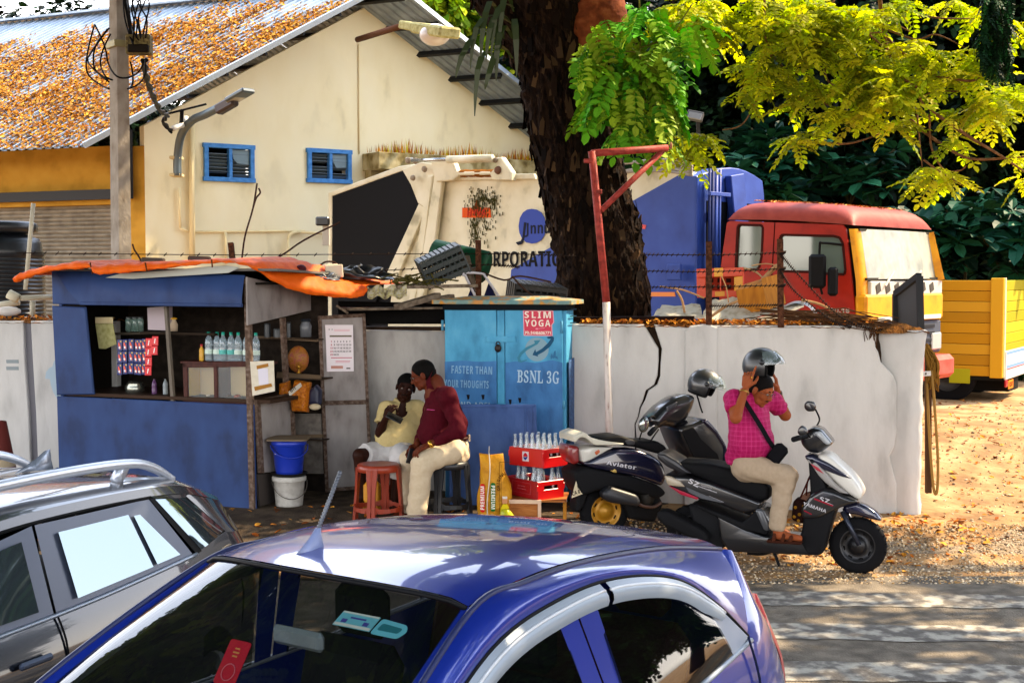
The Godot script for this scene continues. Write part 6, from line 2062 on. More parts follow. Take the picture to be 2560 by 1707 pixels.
	m.tube(curve([at(2318,940,12.28),at(2322,1040,12.28),at(2328,1140,12.28),at(2336,1225,12.26),at(2344,1226,12.25),at(2346,1150,12.25),at(2338,1020,12.25),at(2330,925,12.25)],40),0.013,8)
	tag(put("coir_rope",m,Qm("8a6a38",0.95)),"long loop of coir rope hanging from the gate post","rope")
	m = Nb(); m.beam(at(2321,860,12.36),at(2322,1232,12.36),0.05,0.05)
	tag(put("gate_post",m,Qm("4a3524",0.8)),"slim dark gate post beside the whitewashed pillar","post")
	m = Nb(); m.box(at(2314,934,12.22),V3(0.105,0.045,0.012),0.004,rot(0,0,3))
	var tg := thing("house_tag","small white tag plate fixed at the gate post","tag")
	put("plate",m,Qm("cfccc8",0.5),tg)
	m = Nb(); m.box(at(2316,934,12.205),V3(0.012,0.02,0.003))
	put("print",m,Qm("55504e",0.6),tg)
func leaflet(m: MB,a: Vector3,dir: Vector3,side: Vector3,n: Vector3,l: float,w: float) -> void:
	var p1 := a + dir * l * 0.35 + side * w + n * w * 0.3
	var p2 := a + dir * l * 0.35 - side * w + n * w * 0.3
	var p3 := a + dir * l * 0.75 + side * w * 0.85 + n * w * 0.2
	var p4 := a + dir * l * 0.75 - side * w * 0.85 + n * w * 0.2
	var mid := a + dir * l * 0.55
	var tip := a + dir * l - n * l * 0.06
	m.tri(a,p1,mid); m.tri(p1,p3,mid); m.tri(p3,tip,mid)
	m.tri(a,mid,p2); m.tri(p2,mid,p4); m.tri(p4,mid,tip)
func frond_mesh(pairs: int,length: float,l: float,w: float,sd: int) -> ArrayMesh:
	var r := RandomNumberGenerator.new(); r.seed = sd
	var m := Nb()
	for i in pairs:
		var t := (i + 0.6) / pairs
		var a := V3(0,-0.35 * t * t * length,t * length)
		for s in [-1.0,1.0]:
			var out := V3(s,r.randf_range(-0.5,-0.05),r.randf_range(0.25,0.6)).normalized()
			var up := V3(r.randf_range(-0.3,0.3),1,r.randf_range(-0.2,0.2)).normalized()
			var sd2 := out.cross(up).normalized()
			leaflet(m,a,out,sd2,sd2.cross(out),l * (1.0 - 0.35 * absf(t - 0.55)),w * r.randf_range(0.85,1.1))
	leaflet(m,V3(0,-0.35 * length,length),V3(0,-0.4,1).normalized(),Vector3.RIGHT,V3(0,1,0.4).normalized(),l,w)
	m.beam(Vector3.ZERO,V3(0,-0.33 * length,length),0.006,0.006)
	return m.mesh()
func cluster_mesh(n: int,rad: float,l: float,w: float,sd: int) -> ArrayMesh:
	var r := RandomNumberGenerator.new(); r.seed = sd
	var m := Nb()
	for i in n:
		var d := V3(r.randfn(),r.randfn() * 0.7,r.randfn()).normalized()
		var a := d * rad * r.randf_range(0.15,0.9)
		var out := (d + V3(0,-0.5,0) + V3(r.randf_range(-0.4,0.4),0,r.randf_range(-0.4,0.4))).normalized()
		var s := out.cross(V3(r.randf_range(-0.5,0.5),1,r.randf_range(-0.5,0.5))).normalized()
		leaflet(m,a,out,s,s.cross(out),l * r.randf_range(0.7,1.2),w)
	return m.mesh()
func leaf_mat(c: Color,back: Color,rough := 0.55) -> StandardMaterial3D:
	return M(c,rough,0.0,{"vertex_color_use_as_albedo": true,"backlight_enabled": true,"backlight": back})
func tint_list(n: int,base: Array) -> Array:
	var cs := []
	for i in n:
		var c: Color = base[rng.randi() % base.size()]
		cs.append((c * rnd(0.75,1.2)).srgb_to_linear())
	return cs
func make_rain_tree() -> void:
	var bark := W([0.15,H("060403"),0.35,H("120a07"),0.55,H("1e130c"),0.75,H("2e2016"),0.92,H("453425")],V3(1.6,0.5,1.6),0.95,0.05,151,5.0,ntex([0.0,Color.BLACK,1.0,Color.WHITE],0.035,5,15,512,FastNoiseLite.TYPE_CELLULAR),{"even": 0.1})
	var o := thing("rain_tree","huge dark rain tree with rough flaking bark behind the wall","tree")
	var nz := noise(1.0,4,FastNoiseLite.TYPE_SIMPLEX,27)
	var rows := [[1250,1520,150],[1000,1515,138],[860,1512,126],[800,1508,119],[700,1503,113],[600,1487,110],[500,1462,108],[400,1442,107],[300,1420,106],[200,1410,114],[100,1394,140],[0,1366,184],[-120,1345,196]]
	var cs := []
	for q in rows: cs.append(at(q[1],q[0],14.7))
	var m := Nb().smooth()
	var rings := []
	var nr := 110
	for i in nr + 1:
		var s := float(i) / nr
		var c := MB.along(cs,s)
		var f := s * (rows.size() - 1)
		var k := mini(int(f),rows.size() - 2)
		var rad: float = lerpf(rows[k][2],rows[k + 1][2],f - k) / FOCAL * 14.7
		var ring := []
		for j in 96:
			var a := TAU * j / 96.0
			var d := V3(cos(a),0,sin(a))
			var lobes := 0.07 * sin(a * 3.0 + c.y * 0.7) + 0.05 * sin(a * 5.0 - c.y * 1.3)
			var plate := absf(nz.get_noise_3d(d.x * 7.0,c.y * 1.8,d.z * 7.0)) * 0.10 + nz.get_noise_3d(d.x * 18.0,c.y * 5.0,d.z * 18.0) * 0.05
			ring.append(c + d * rad * (0.98 + lobes) + d * (plate - 0.03))
		rings.append(ring)
	m.loft(rings)
	put("trunk",m,bark,o)
	var flake := Nb(); flake.plate([V3(-0.03,-0.09,0),V3(0.025,-0.10,0.004),V3(0.03,0.06,0.0),V3(0.0,0.11,0.012),V3(-0.028,0.05,0.004)],0.006)
	var xs := []
	for i in 1500:
		var k := rng.randi() % (nr - 2)
		var j := rng.randi() % 96
		var p: Vector3 = rings[k][j]
		var nrm := (p - MB.along(cs,float(k) / nr)) * V3(1,0,1)
		var b := Basis.looking_at(-nrm.normalized(),Vector3.UP)
		xs.append(Transform3D(b * rot(rnd(-16,16),rnd(-25,25),rnd(-15,15)) * Basis.from_scale(Vector3.ONE * rnd(0.5,1.3)),p))
	many("bark_flakes",flake.mesh(),M(Color.WHITE,0.95,0,{"vertex_color_use_as_albedo": true}),xs,o,tint_list(xs.size(),[H("0d0806"),H("1a110b"),H("2a1d13"),H("443322"),H("150d08")]))
	m = Nb().smooth(); m.ball(at(1490,30,14.2),V3(0.32,0.50,0.22),20,rot(0,0,12))
	put("limb_stub",m,W([0.2,H("4a1f10"),0.5,H("7a3a1e"),0.8,H("a3603a")],Vector3.ONE * 1.5,0.8,0.02,152,1.5,bump_soft),o)
	for q in [[[1290,20,14.6],[1180,-260,14.2],[900,-700,13.0],[500,-1000,11.0],0.34],[[1440,0,14.7],[1620,-300,14.4],[2000,-650,13.5],[2500,-900,12.5],0.34],[[1380,-60,14.7],[1400,-500,14.0],[1380,-900,11.5],[1300,-1300,9.0],0.30],[[1620,-300,14.4],[1900,-500,15.5],[2300,-640,17.5],[2700,-700,18.5],0.2]]:
		m = Nb().smooth()
		var pts := curve([at(q[0][0],q[0][1],q[0][2]),at(q[1][0],q[1][1],q[1][2]),at(q[2][0],q[2][1],q[2][2]),at(q[3][0],q[3][1],q[3][2])],24)
		var rad := []
		for i in 25: rad.append(lerpf(q[4],q[4] * 0.3,i / 24.0))
		m.tube(pts,rad,14)
		put("limb",m,bark,o)
	var fr := frond_mesh(7,0.62,0.2,0.062,5)
	var drift := noise(0.11,3,FastNoiseLite.TYPE_SIMPLEX,61)
	var patch_n := noise(0.55,2,FastNoiseLite.TYPE_SIMPLEX,62)
	xs = []
	for i in 60000:
		var x := rnd(-13.0,13.5)
		var z := rnd(-19.5,4.5)
		var d := -z
		var low := maxf(6.5,2.7 + 0.2 * d + 0.012 * d * d)
		var y := low + 2.6 * pow(rng.randf(),1.5)
		var dens := 0.50 + 0.9 * drift.get_noise_3d(x,y * 0.6,z) + 0.5 * patch_n.get_noise_3d(x,y,z)  # overhead leaves out of view, density shaped by zone for shade and dapple
		dens += 0.30 * smoothstep(4.5,1.0,x) * smoothstep(3.0,6.0,d)
		dens -= 0.16 * smoothstep(3.5,7.5,x) + 0.5 * smoothstep(0.0,-2.5,x) * smoothstep(14.0,16.0,d) + 0.7 * smoothstep(2.0,4.5,x) * smoothstep(12.8,14.5,d)
		dens -= 0.10 * smoothstep(-2.0,3.0,z)
		if rng.randf() > dens * 0.40: continue
		xs.append(Transform3D(Basis.from_euler(V3(rnd(-0.5,0.7),rng.randf() * TAU,rnd(-0.4,0.4))).scaled(Vector3.ONE * rnd(0.8,1.4)),V3(x,y,z)))
	many("crown",fr,leaf_mat(Color.WHITE,Color(0.30,0.40,0.05)),xs,o,tint_list(xs.size(),[H("3f5f16"),H("587a1c"),H("2f4d14"),H("6d8c22")]))
	var br := thing("rain_tree_branches","low hanging rain tree branches with bright yellow green feathery leaves","branches")
	var twig := W([0.2,H("4a2e1c"),0.5,H("7a5236"),0.8,H("a07c58")],Vector3.ONE * 2.0,0.8,0.02,153,0.3)
	var ways := [[1140,-40,1160,150,1180,270,1270,390,1430,510,1600,630,1760,660,1950,670,2150,540],[1180,280,1230,500,1330,650,1460,740,1490,850,1620,960],[1000,240,1160,380],[1160,140,1290,210,1400,265],[700,260,900,240,1040,275,1170,270],[1480,830,1600,770,1830,765],[1400,1000,1500,1090,1650,1200,1900,1330,2270,1320,2400,1310],[1620,960,1900,1150,2150,1300,2400,1470],[620,1200,900,1200,1180,1110,1430,1020],[1450,900,1470,1100,1500,1400],[1510,1340,1650,1440,1850,1560],[660,850,780,910,1050,990],[680,580,720,690,900,800],[175,-30,180,300,230,460,150,730,0,1030,-180,1090],[230,460,390,620],[1210,250,1450,330,1620,290,1860,400],[1560,960,1570,1200,1620,1340,1700,1430,1820,1430,1870,1390],[760,0,700,80,550,105],[1470,130,1700,155,1940,155]]
	for w in ways.size():
		m = Nb().smooth()
		var pts := []
		for i in range(0,ways[w].size(),2): pts.append(func_c4(ways[w][i],ways[w][i + 1],14.3 + 0.25 * sin(w * 2.3 + i * 0.35)))
		var n: int = pts.size() * 5
		var th := 0.024 if w == 0 else (0.02 if w in [6,7,1] else 0.012)
		var rad := []
		for i in n + 1: rad.append(lerpf(th,th * 0.5,float(i) / n))
		m.tube(curve(pts,n),rad,7)
		put("branch",m,twig,br)
	var spots := [[300,120,170],[500,80,190],[700,200,250],[950,150,190],[230,430,130],[400,330,140],[620,400,160],[900,330,170],[60,600,130],[250,600,110],[30,800,60],[420,700,90],[560,650,50],[600,760,100],[450,860,60],[950,600,170],[1150,620,200],[900,750,110],[1100,800,170],[1350,780,110],[780,960,110],[1000,950,100],[1400,420,150],[1600,500,130],[1550,650,110],[1900,480,120],[1980,620,110],[1780,640,90],[1300,1060,90],[1350,920,70],[2050,850,150],[2250,800,130],[2080,1000,110],[1750,980,90],[1800,1190,60],[450,1180,90],[600,1105,55],[1600,1480,110],[1510,1430,45],[1740,1500,60],[2330,1320,60],[2310,1530,60],[1750,60,90],[2000,90,80],[2200,200,100],[-120,250,120],[-250,120,160],[-380,250,130],[-450,60,150],[-560,130,120],[-480,1190,90],[-350,1180,80],[-450,1290,70],[-300,60,110],[150,30,120],[1250,60,90],[1400,60,70]]
	var fr2 := frond_mesh(6,0.34,0.105,0.03,8)
	xs = []
	for q in spots:
		var n := int(q[2] * q[2] * 0.0012) + 3
		for i in n:
			var a := rng.randf() * TAU
			var r: float = q[2] * sqrt(rng.randf()) * 0.75
			var p: Vector3 = func_c4(q[0] + cos(a) * r,q[1] + sin(a) * r * 0.8 - 20,14.3 + rng.randfn(0,0.25))
			xs.append(Transform3D(Basis(Vector3.UP,rng.randf() * TAU) * rot(rnd(-15,40),0,rnd(-30,30)) * Basis.from_scale(Vector3.ONE * rnd(0.6,1.0)),p))
	many("foliage",fr2,leaf_mat(Color.WHITE,Color(1.0,1.0,0.08)),xs,br,tint_list(xs.size(),[H("b5bf2a"),H("c8cb30"),H("a3b526"),H("d6d23c"),H("94a828")]))
	var nb := thing("green_branch","nearer drooping branch of large round green leaflets before the trunk","branch")
	m = Nb().smooth()
	for q in [[[1000,-60],[1010,300],[1005,700],[980,760]],[[1000,440],[850,430],[600,460]],[[1010,400],[1250,300],[1450,30]],[[1005,520],[1200,600],[1380,760]],[[1005,640],[850,800],[600,900]],[[1000,650],[1050,850],[1000,1050]],[[980,380],[850,280],[620,270]]]:
		var pts := []
		for z in q: pts.append(func_c3(z[0],z[1],13.1))
		m.tube(curve(pts,12),0.008,6)
	put("stem",m,Qm("6b6a2c",0.7),nb)
	var fr3 := frond_mesh(6,0.44,0.15,0.045,12)
	xs = []
	for q in [[700,300,120],[600,450,110],[850,420,120],[560,560,80],[900,560,150],[1100,430,130],[1200,560,130],[700,700,140],[1000,700,160],[1250,720,130],[600,860,100],[850,850,130],[1050,900,130],[1300,840,100],[950,1040,100],[1150,1030,90],[880,1120,50],[1200,1120,50],[1250,330,130],[1150,180,120],[1400,260,120],[1000,120,110]]:
		for i in int(q[2] * 0.06) + 1:
			var a := rng.randf() * TAU
			var r: float = q[2] * sqrt(rng.randf())
			var p: Vector3 = func_c3(q[0] + cos(a) * r,q[1] + sin(a) * r * 0.7 - 60,13.1 + rng.randfn(0,0.2))
			xs.append(Transform3D(Basis(Vector3.UP,rng.randf() * TAU) * rot(rnd(10,55),0,rnd(-25,25)) * Basis.from_scale(Vector3.ONE * rnd(0.6,0.9)),p))
	many("foliage",fr3,leaf_mat(Color.WHITE,Color(0.30,0.50,0.04)),xs,nb,tint_list(xs.size(),[H("5fa022"),H("7fae26"),H("4a901e"),H("95b02c")]))
	var fe := thing("strap_fern","dark strap leaved fern growing on the left of the trunk","fern")
	m = Nb()
	for i in 12:
		var a := at(1262 + rnd(-20,45),40 + rnd(-30,110),14.1)
		var dirx := rnd(-0.5,0.1)
		var up := rnd(0.0,0.18)
		var pts := curve([a,a + V3(dirx * 0.5,up,0.1),a + V3(dirx * 0.9,up - rnd(0.1,0.3),0.15),a + V3(dirx * 1.05,up - rnd(0.35,0.7),0.12)],6)
		for k in 6:
			var w := 0.03 * sin(PI * (k + 0.3) / 6.5) + 0.004
			var w2 := 0.03 * sin(PI * (k + 1.3) / 6.5) + 0.002
			m.quad(pts[k] - V3(w,0,0.3 * w),pts[k] + V3(w,0,0.3 * w),pts[k + 1] + V3(w2,0,0.3 * w2),pts[k + 1] - V3(w2,0,0.3 * w2))
	put("leaves",m,Qm("28380f",0.4,0,{"backlight_enabled": true,"backlight": Color(0.1,0.15,0.01)}),fe)
func func_c4(x: float,y: float,d: float) -> Vector3: return at(1860.0 + x * 0.2979,y * 0.2979,d)
func func_c3(x: float,y: float,d: float) -> Vector3: return at(1300.0 + x * 0.2979,y * 0.2979,d)
func bg_tree(label: String,base: Vector3,h: float,rad: Vector3,n: int,tones: Array,mesh: ArrayMesh,back: Color,low := 0.35) -> void:
	var o := thing("tree",label,"tree",base,0,"trees behind the yard")
	var m := Nb().smooth()
	var tr := []
	for i in 6: tr.append(V3(0.25 * sin(i * 1.1 + base.x),h * 0.75 * i / 5.0,0.2 * cos(i + base.z)))
	m.tube(curve(tr,14),[0.34,0.33,0.32,0.31,0.3,0.29,0.28,0.26,0.24,0.22,0.2,0.18,0.15,0.12,0.1],10)
	for i in 5:
		var a := TAU * i / 5.0 + base.x
		m.tube(curve([V3(0,h * 0.4,0),V3(cos(a) * rad.x * 0.4,h * 0.6,sin(a) * rad.z * 0.4),V3(cos(a) * rad.x * 0.75,h * 0.72,sin(a) * rad.z * 0.75)],8),[0.14,0.13,0.12,0.1,0.09,0.07,0.06,0.05,0.03],7)
	put("trunk",m,Qm("3a2b20",0.95),o)
	var lobes := []
	var r := RandomNumberGenerator.new(); r.seed = int(base.x * 100 + base.z * 10)
	for i in 16:
		var d := V3(r.randfn(),r.randfn(),r.randfn()).normalized() * pow(r.randf(),0.4)
		lobes.append([V3(0,h * (0.5 + low * 0.2),0) + d * rad * V3(0.8,0.85,0.8),r.randf_range(0.25,0.45) * rad.x])
	var xs := []
	for i in n:
		var l: Array = lobes[r.randi() % lobes.size()]
		var d := V3(r.randfn(),r.randfn() * 0.8,r.randfn()).normalized() * pow(r.randf(),0.45)
		xs.append(Transform3D(Basis.from_euler(V3(r.randf_range(-0.6,0.6),r.randf() * TAU,r.randf_range(-0.6,0.6))).scaled(Vector3.ONE * r.randf_range(0.7,1.3)),l[0] + d * l[1]))
	many("crown",mesh,leaf_mat(Color.WHITE,back),xs,o,tint_list(xs.size(),tones))
func make_background() -> void:
	var small := cluster_mesh(26,0.55,0.26,0.07,31)
	var large := cluster_mesh(16,0.5,0.36,0.10,33)
	var dark := [H("0b170b"),H("11200e"),H("162a12"),H("08120a")]
	var mid := [H("24401a"),H("2f4f1c"),H("1c3518")]
	var bright := [H("7f9a1a"),H("a3ae1e"),H("5f8418"),H("b9b824")]
	var dim := Color(0.05,0.08,0.01)
	bg_tree("dark dense tree directly behind the big trunk",V3(2.8,0.4,-27.0),8.0,V3(3.2,3.4,2.6),1500,dark,small,dim)
	bg_tree("dark dense tree behind the lorry cab",V3(6.5,0.4,-26.0),9.0,V3(3.4,3.8,2.6),1700,dark,small,dim)
	bg_tree("dark dense tree above the yellow goods truck",V3(10.0,0.4,-26.5),9.0,V3(3.4,3.8,2.6),1700,dark,small,dim)
	bg_tree("large leaved dark tree at the right edge of the yard",V3(13.6,0.4,-25.0),9.0,V3(3.2,3.8,2.6),1500,dark,large,dim)
	bg_tree("tall shadowy tree far behind the lorry body",V3(4.5,0.4,-32.0),12.0,V3(4.2,5.0,3.0),1600,dark,small,dim)
	bg_tree("tall shadowy tree far behind the cab roof",V3(10.0,0.4,-33.0),13.0,V3(4.6,5.4,3.0),1800,dark,small,dim)
	bg_tree("tall shadowy tree far back at the right",V3(16.5,0.4,-32.0),13.0,V3(4.6,5.4,3.0),1700,dark,small,dim)
	bg_tree("sunlit yellow green tree behind the right slope of the roof",V3(-1.2,0.4,-31.0),11.0,V3(3.2,3.4,2.4),1500,bright,small,Color(0.7,0.72,0.06))
	bg_tree("dark tree behind the ridge of the warehouse",V3(-13.5,0.4,-38.0),11.5,V3(5.5,3.4,2.4),1500,dark,small,dim)
	bg_tree("roadside tree added out of view for the car window reflections",V3(17.0,0.0,-3.5),6.5,V3(2.8,2.6,2.6),1100,mid,small,Color(0.2,0.3,0.03))  # unseen trees, added to darken the reflections in the car windows
	bg_tree("second roadside tree added out of view for the car window reflections",V3(16.0,0.0,-8.0),6.8,V3(2.9,2.7,2.6),1100,mid,small,Color(0.2,0.3,0.03))
	bg_tree("third roadside tree added out of view for the car window reflections",V3(16.5,0.2,-12.5),6.2,V3(2.7,2.5,2.5),1000,mid,small,Color(0.2,0.3,0.03))
	var m := Nb().smooth()
	var nb := noise(0.5,4,FastNoiseLite.TYPE_SIMPLEX,71)
	var rows := []
	for i in 10:
		var row := []
		for j in 50:
			var x := -1.0 + j * 0.6
			row.append(V3(x,0.3 + 3.6 * smoothstep(0.0,9.0,float(i)) + 0.7 * nb.get_noise_2d(x,i * 0.9),-22.8 - i * 0.9 + (0.6 * nb.get_noise_2d(x + 50.0,i))))
		rows.append(row)
	m.patch(rows)
	struct("earth_bank",m,W([0.2,H("14100a"),0.5,H("221c10"),0.8,H("2c2814")],Vector3.ONE * 0.5,0.95,0.02,161,1.0))
	var xs := []
	for i in 1900:
		var x := rnd(0.0,18.0)
		var k := rnd(0.0,9.0)
		xs.append(Transform3D(Basis.from_euler(V3(rnd(-0.5,0.5),rng.randf() * TAU,0)).scaled(Vector3.ONE * rnd(0.8,1.5)),V3(x,0.6 + 3.6 * smoothstep(0.0,9.0,k) + rnd(-0.1,1.0),-22.6 - k * 0.9)))
	tag(many("undergrowth",small,leaf_mat(Color.WHITE,dim),xs,self,tint_list(xs.size(),dark)),"dark undergrowth filling the bank behind the yard")
	var big := Nb()
	var rr := RandomNumberGenerator.new(); rr.seed = 3
	for i in 7:
		var a := TAU * i / 7.0
		var out := V3(cos(a),rr.randf_range(-0.35,0.25),sin(a)).normalized()
		var s := out.cross(Vector3.UP).normalized()
		leaflet(big,out * 0.05,out,s,s.cross(out),rr.randf_range(0.36,0.5),0.095)
	var bm := big.mesh()
	var teal := [H("123a2a"),H("1a4630"),H("0e2e22"),H("225236")]
	var shrubs := [[2330,610,20.6,90,60,"broad leaved teal green shrub above the lorry windscreen edge"],[2440,560,20.8,100,70,"broad leaved teal green shrub over the yellow truck"],[2530,600,20.4,80,80,"broad leaved teal green shrub at the right edge of the frame"],[1905,445,22.0,70,60,"broad leaved teal shrub beside the blue lorry bulkhead"],[1960,370,22.5,90,50,"dim broad leaved shrub above the lorry cab"],[2140,420,22.8,120,60,"dim shadowed shrub behind the cab roof"]]
	for q in shrubs:
		var o := thing("broadleaf_shrub",q[5],"shrub",Vector3.ZERO,0,"broad leaved shrubs behind the trucks")
		var ys := []
		var c := at(q[0],q[1],q[2])
		m = Nb().smooth()
		for i in 26:
			var p := at(q[0] + rnd(-q[3],q[3]),q[1] + rnd(-q[4],q[4]),q[2] + rnd(-0.4,0.4))
			ys.append(Transform3D(Basis.from_euler(V3(rnd(-0.2,0.9),rng.randf() * TAU,rnd(-0.3,0.3))).scaled(Vector3.ONE * rnd(0.7,1.15)),p))
			if i % 4 == 0: m.tube(curve([V3(c.x,0.6,c.z - 0.8),c + V3(0,-0.6,-0.4),p],6),0.018,5)
		put("stems",m,Qm("2c2a18",0.9),o)
		many("leaves",bm,leaf_mat(Color.WHITE,Color(0.03,0.09,0.05),0.5),ys,o,tint_list(ys.size(),teal))
	var cr := thing("creeper","dark green creeper hanging down at the upper right","creeper")
	xs = []
	m = Nb().smooth()
	for k in 9:
		var x0 := 2020 + k * 26.0
		var pts := []
		for i in 6: pts.append(func_c4(x0 + 20.0 * sin(i * 1.3 + k),-60 + i * (110 + 14 * (k % 3)),13.6 + 0.1 * (k % 4)))
		var line := curve(pts,40)
		m.tube(line,0.006,5)
		for i in 40:
			xs.append(Transform3D(Basis(Vector3.UP,rng.randf() * TAU) * rot(rnd(30,80),0,0) * Basis.from_scale(Vector3.ONE * rnd(0.5,0.8)),line[i]))
	put("stem",m,Qm("2c2a18",0.9),cr)
	many("leaves",frond_mesh(5,0.2,0.07,0.02,14),leaf_mat(Color.WHITE,Color(0.06,0.12,0.02)),xs,cr,tint_list(xs.size(),[H("12301a"),H("1d4a24"),H("2a5a2c"),H("0f2414")]))
	var fl := thing("flood_light","small grey floodlight among the leaves behind the lorry","floodlight")
	m = Nb(); m.box(at(1738,290,20.0),V3(0.24,0.14,0.08),0.01,rot(-25,-10,-14))
	put("housing",m,Qm("4a4846",0.5),fl)
	m = Nb(); m.box(at(1738,290,19.94),V3(0.19,0.10,0.03),0.004,rot(-25,-10,-14))
	put("lens",m,Qm("6e6a66",0.2),fl)
	m = Nb(); m.beam(at(1745,300,20.1),at(1750,420,20.1),0.05,0.05)
	put("stand",m,Qm("2c2a28",0.7),fl)
func car_frame(x: float,z: float,yaw: float,y: float) -> Transform3D:
	var fw := V3(cos(yaw),0,sin(yaw))
	return Transform3D(Basis(fw,Vector3.UP,fw.cross(Vector3.UP)),V3(x,y,z))
func P(a: Array,flip := 1.0) -> Array:
	var out := []
	for q in a: out.append(V3(q[0],q[1],q[2] * flip))
	return out
func across(left: Array,n: int,k: int,rise: Array,bow := 0.0) -> MB:
	var m := Nb().smooth()
	var rows := []
	for i in n + 1:
		var s := float(i) / n
		var a := MB.along(left,s)
		var row := []
		for j in k + 1:
			var t := float(j) / k
			var c := 4.0 * t * (1.0 - t)
			row.append(V3(a.x + bow * c * (1.0 - s),a.y + lerpf(rise[0],rise[1],s) * sqrt(c),lerpf(a.z,-a.z,t)))
		rows.append(row)
	m.patch(rows)
	return m
func strip(a: Array,b: Array,n := 20,m2 := 4,bulge := Vector3.ZERO) -> MB:
	var m := Nb().smooth()
	m.ruled(a,b,n,m2,bulge)
	return m
func road_wheel(o: Node3D,c: Vector3,r: float,rim: Color) -> void:
	lorry_wheel(o,c,r,0.18,rim)
func seat_row(o: Node3D,x: float,y: float,mat: Material,n: int) -> void:
	for i in n:
		var z: float = -0.36 + 0.72 * i / maxf(1.0,n - 1)
		var m := Nb()
		m.box(V3(x,y + 0.30,z),V3(0.14,0.58,0.46),0.06,rot(0,0,14))
		m.box(V3(x + 0.22,y,z),V3(0.46,0.14,0.46),0.05)
		var s := put("seat",m,mat,o)
		m = Nb(); m.box(V3(x - 0.10,y + 0.68,z),V3(0.09,0.19,0.26),0.04)
		put("headrest",m,mat,s)
func make_hatchback() -> void:
	var fr := car_frame(-0.4747,-4.372,2.1939,-0.036)
	var o := thing("blue_car","glossy blue hatchback nearest the camera with silver window visors","car")
	o.transform = fr
	var blue := Qm("12298a",0.28,0.3,{"clearcoat_enabled": true,"clearcoat": 1.0,"clearcoat_roughness": 0.04})
	var black := Qm("101114",0.5)
	var pane := M(Color(0.02,0.03,0.03,0.42),0.02,0.0,{"transparency": BaseMaterial3D.TRANSPARENCY_ALPHA,"metallic_specular": 1.0})
	var dusk := M(Color(0.015,0.02,0.02,0.62),0.02,0.0,{"transparency": BaseMaterial3D.TRANSPARENCY_ALPHA,"metallic_specular": 1.0})
	var rail := [[0.17,1.385,-0.55],[-0.1,1.415,-0.545],[-0.45,1.415,-0.535],[-1.0,1.365,-0.515],[-1.52,1.275,-0.49]]
	var apil := [[1.06,0.91,-0.70],[0.62,1.165,-0.635],[0.17,1.385,-0.55]]
	var rail_all := [[1.06,0.91,-0.715],[0.62,1.165,-0.65],[0.17,1.38,-0.567],[-0.1,1.405,-0.56],[-0.45,1.405,-0.55],[-1.0,1.355,-0.53],[-1.52,1.265,-0.505]]
	var dlo := [[0.98,0.90,-0.752],[0.58,1.10,-0.702],[0.18,1.285,-0.648],[-0.2,1.345,-0.625],[-0.55,1.345,-0.622],[-0.9,1.28,-0.64],[-1.15,1.15,-0.672],[-1.36,0.985,-0.705]]
	var belt := [[0.98,0.895,-0.757],[0.2,0.885,-0.772],[-0.6,0.91,-0.775],[-1.36,0.98,-0.712]]
	put("roof",across(P(rail),22,22,[0.055,0.035],0.10),blue,o)
	put("windscreen",across(P([[0.19,1.372,-0.545],[0.60,1.165,-0.615],[1.02,0.915,-0.675]]),16,22,[0.05,0.045],0.10),pane,o)
	var m := Nb().smooth()
	var edge := []
	for j in 23:
		var t := j / 22.0
		var c := 4.0 * t * (1.0 - t)
		edge.append(V3(0.18 + 0.10 * c,1.378 + 0.052 * sqrt(c),lerpf(-0.55,0.55,t)))
	m.tube(edge,0.008,6)
	put("screen_seal",m,black,o)
	for f in [1.0,-1.0]:
		put("side_frame",strip(P(rail_all,f),P(dlo,f),40,6,V3(0,0.012,-0.03 * f)),blue,o)
		m = Nb().smooth(); m.tube(curve(P(rail_all,f),40),0.011,6)
		put("roof_channel",m,Qm("141d48",0.4),o)
		m = Nb().smooth(); m.tube(curve(P(dlo,f),50),0.007,6)
		put("door_seal",m,black,o)
		m = Nb().smooth()
		m.ruled(P(apil,f),P([[1.06,0.91,-0.715],[0.62,1.165,-0.65],[0.17,1.38,-0.567]],f),14,2)
		m.ruled(P([[1.02,0.915,-0.665],[0.60,1.168,-0.605],[0.19,1.375,-0.535]],f),P(apil,f),14,2)
		put("pillar",m,blue,o)
		var gf := [[0.94,0.91,-0.748],[0.57,1.085,-0.70],[0.17,1.265,-0.648],[-0.16,1.315,-0.63]]
		var gfb := [[0.94,0.90,-0.752],[0.6,0.89,-0.763],[0.2,0.885,-0.767],[-0.22,0.895,-0.77]]
		put("front_side_glass",strip(P(gf,f),P(gfb,f),18,6,V3(0,0,-0.012 * f)),dusk,o)
		var gr := [[-0.36,1.32,-0.628],[-0.6,1.318,-0.63],[-0.85,1.26,-0.645],[-1.06,1.165,-0.668]]
		var grb := [[-0.40,0.90,-0.77],[-0.65,0.915,-0.77],[-0.95,0.94,-0.755],[-1.18,0.955,-0.738]]
		put("rear_side_glass",strip(P(gr,f),P(grb,f),18,6,V3(0,0,-0.012 * f)),dusk,o)
		put("door_pillar",strip(P([[-0.14,1.335,-0.634],[-0.24,0.893,-0.777]],f),P([[-0.245,1.338,-0.634],[-0.325,0.897,-0.779]],f),6,1),blue,o)
		put("door_pillar",strip(P([[-0.255,1.338,-0.634],[-0.335,0.897,-0.779]],f),P([[-0.37,1.338,-0.632],[-0.42,0.90,-0.777]],f),6,1),blue,o)
		put("quarter_trim",strip(P([[-1.05,1.185,-0.668],[-1.17,0.958,-0.742]],f),P([[-1.16,1.135,-0.680],[-1.35,0.985,-0.712]],f),6,1),Qm("7e8796",0.45),o)
		var va := []
		var vb := []
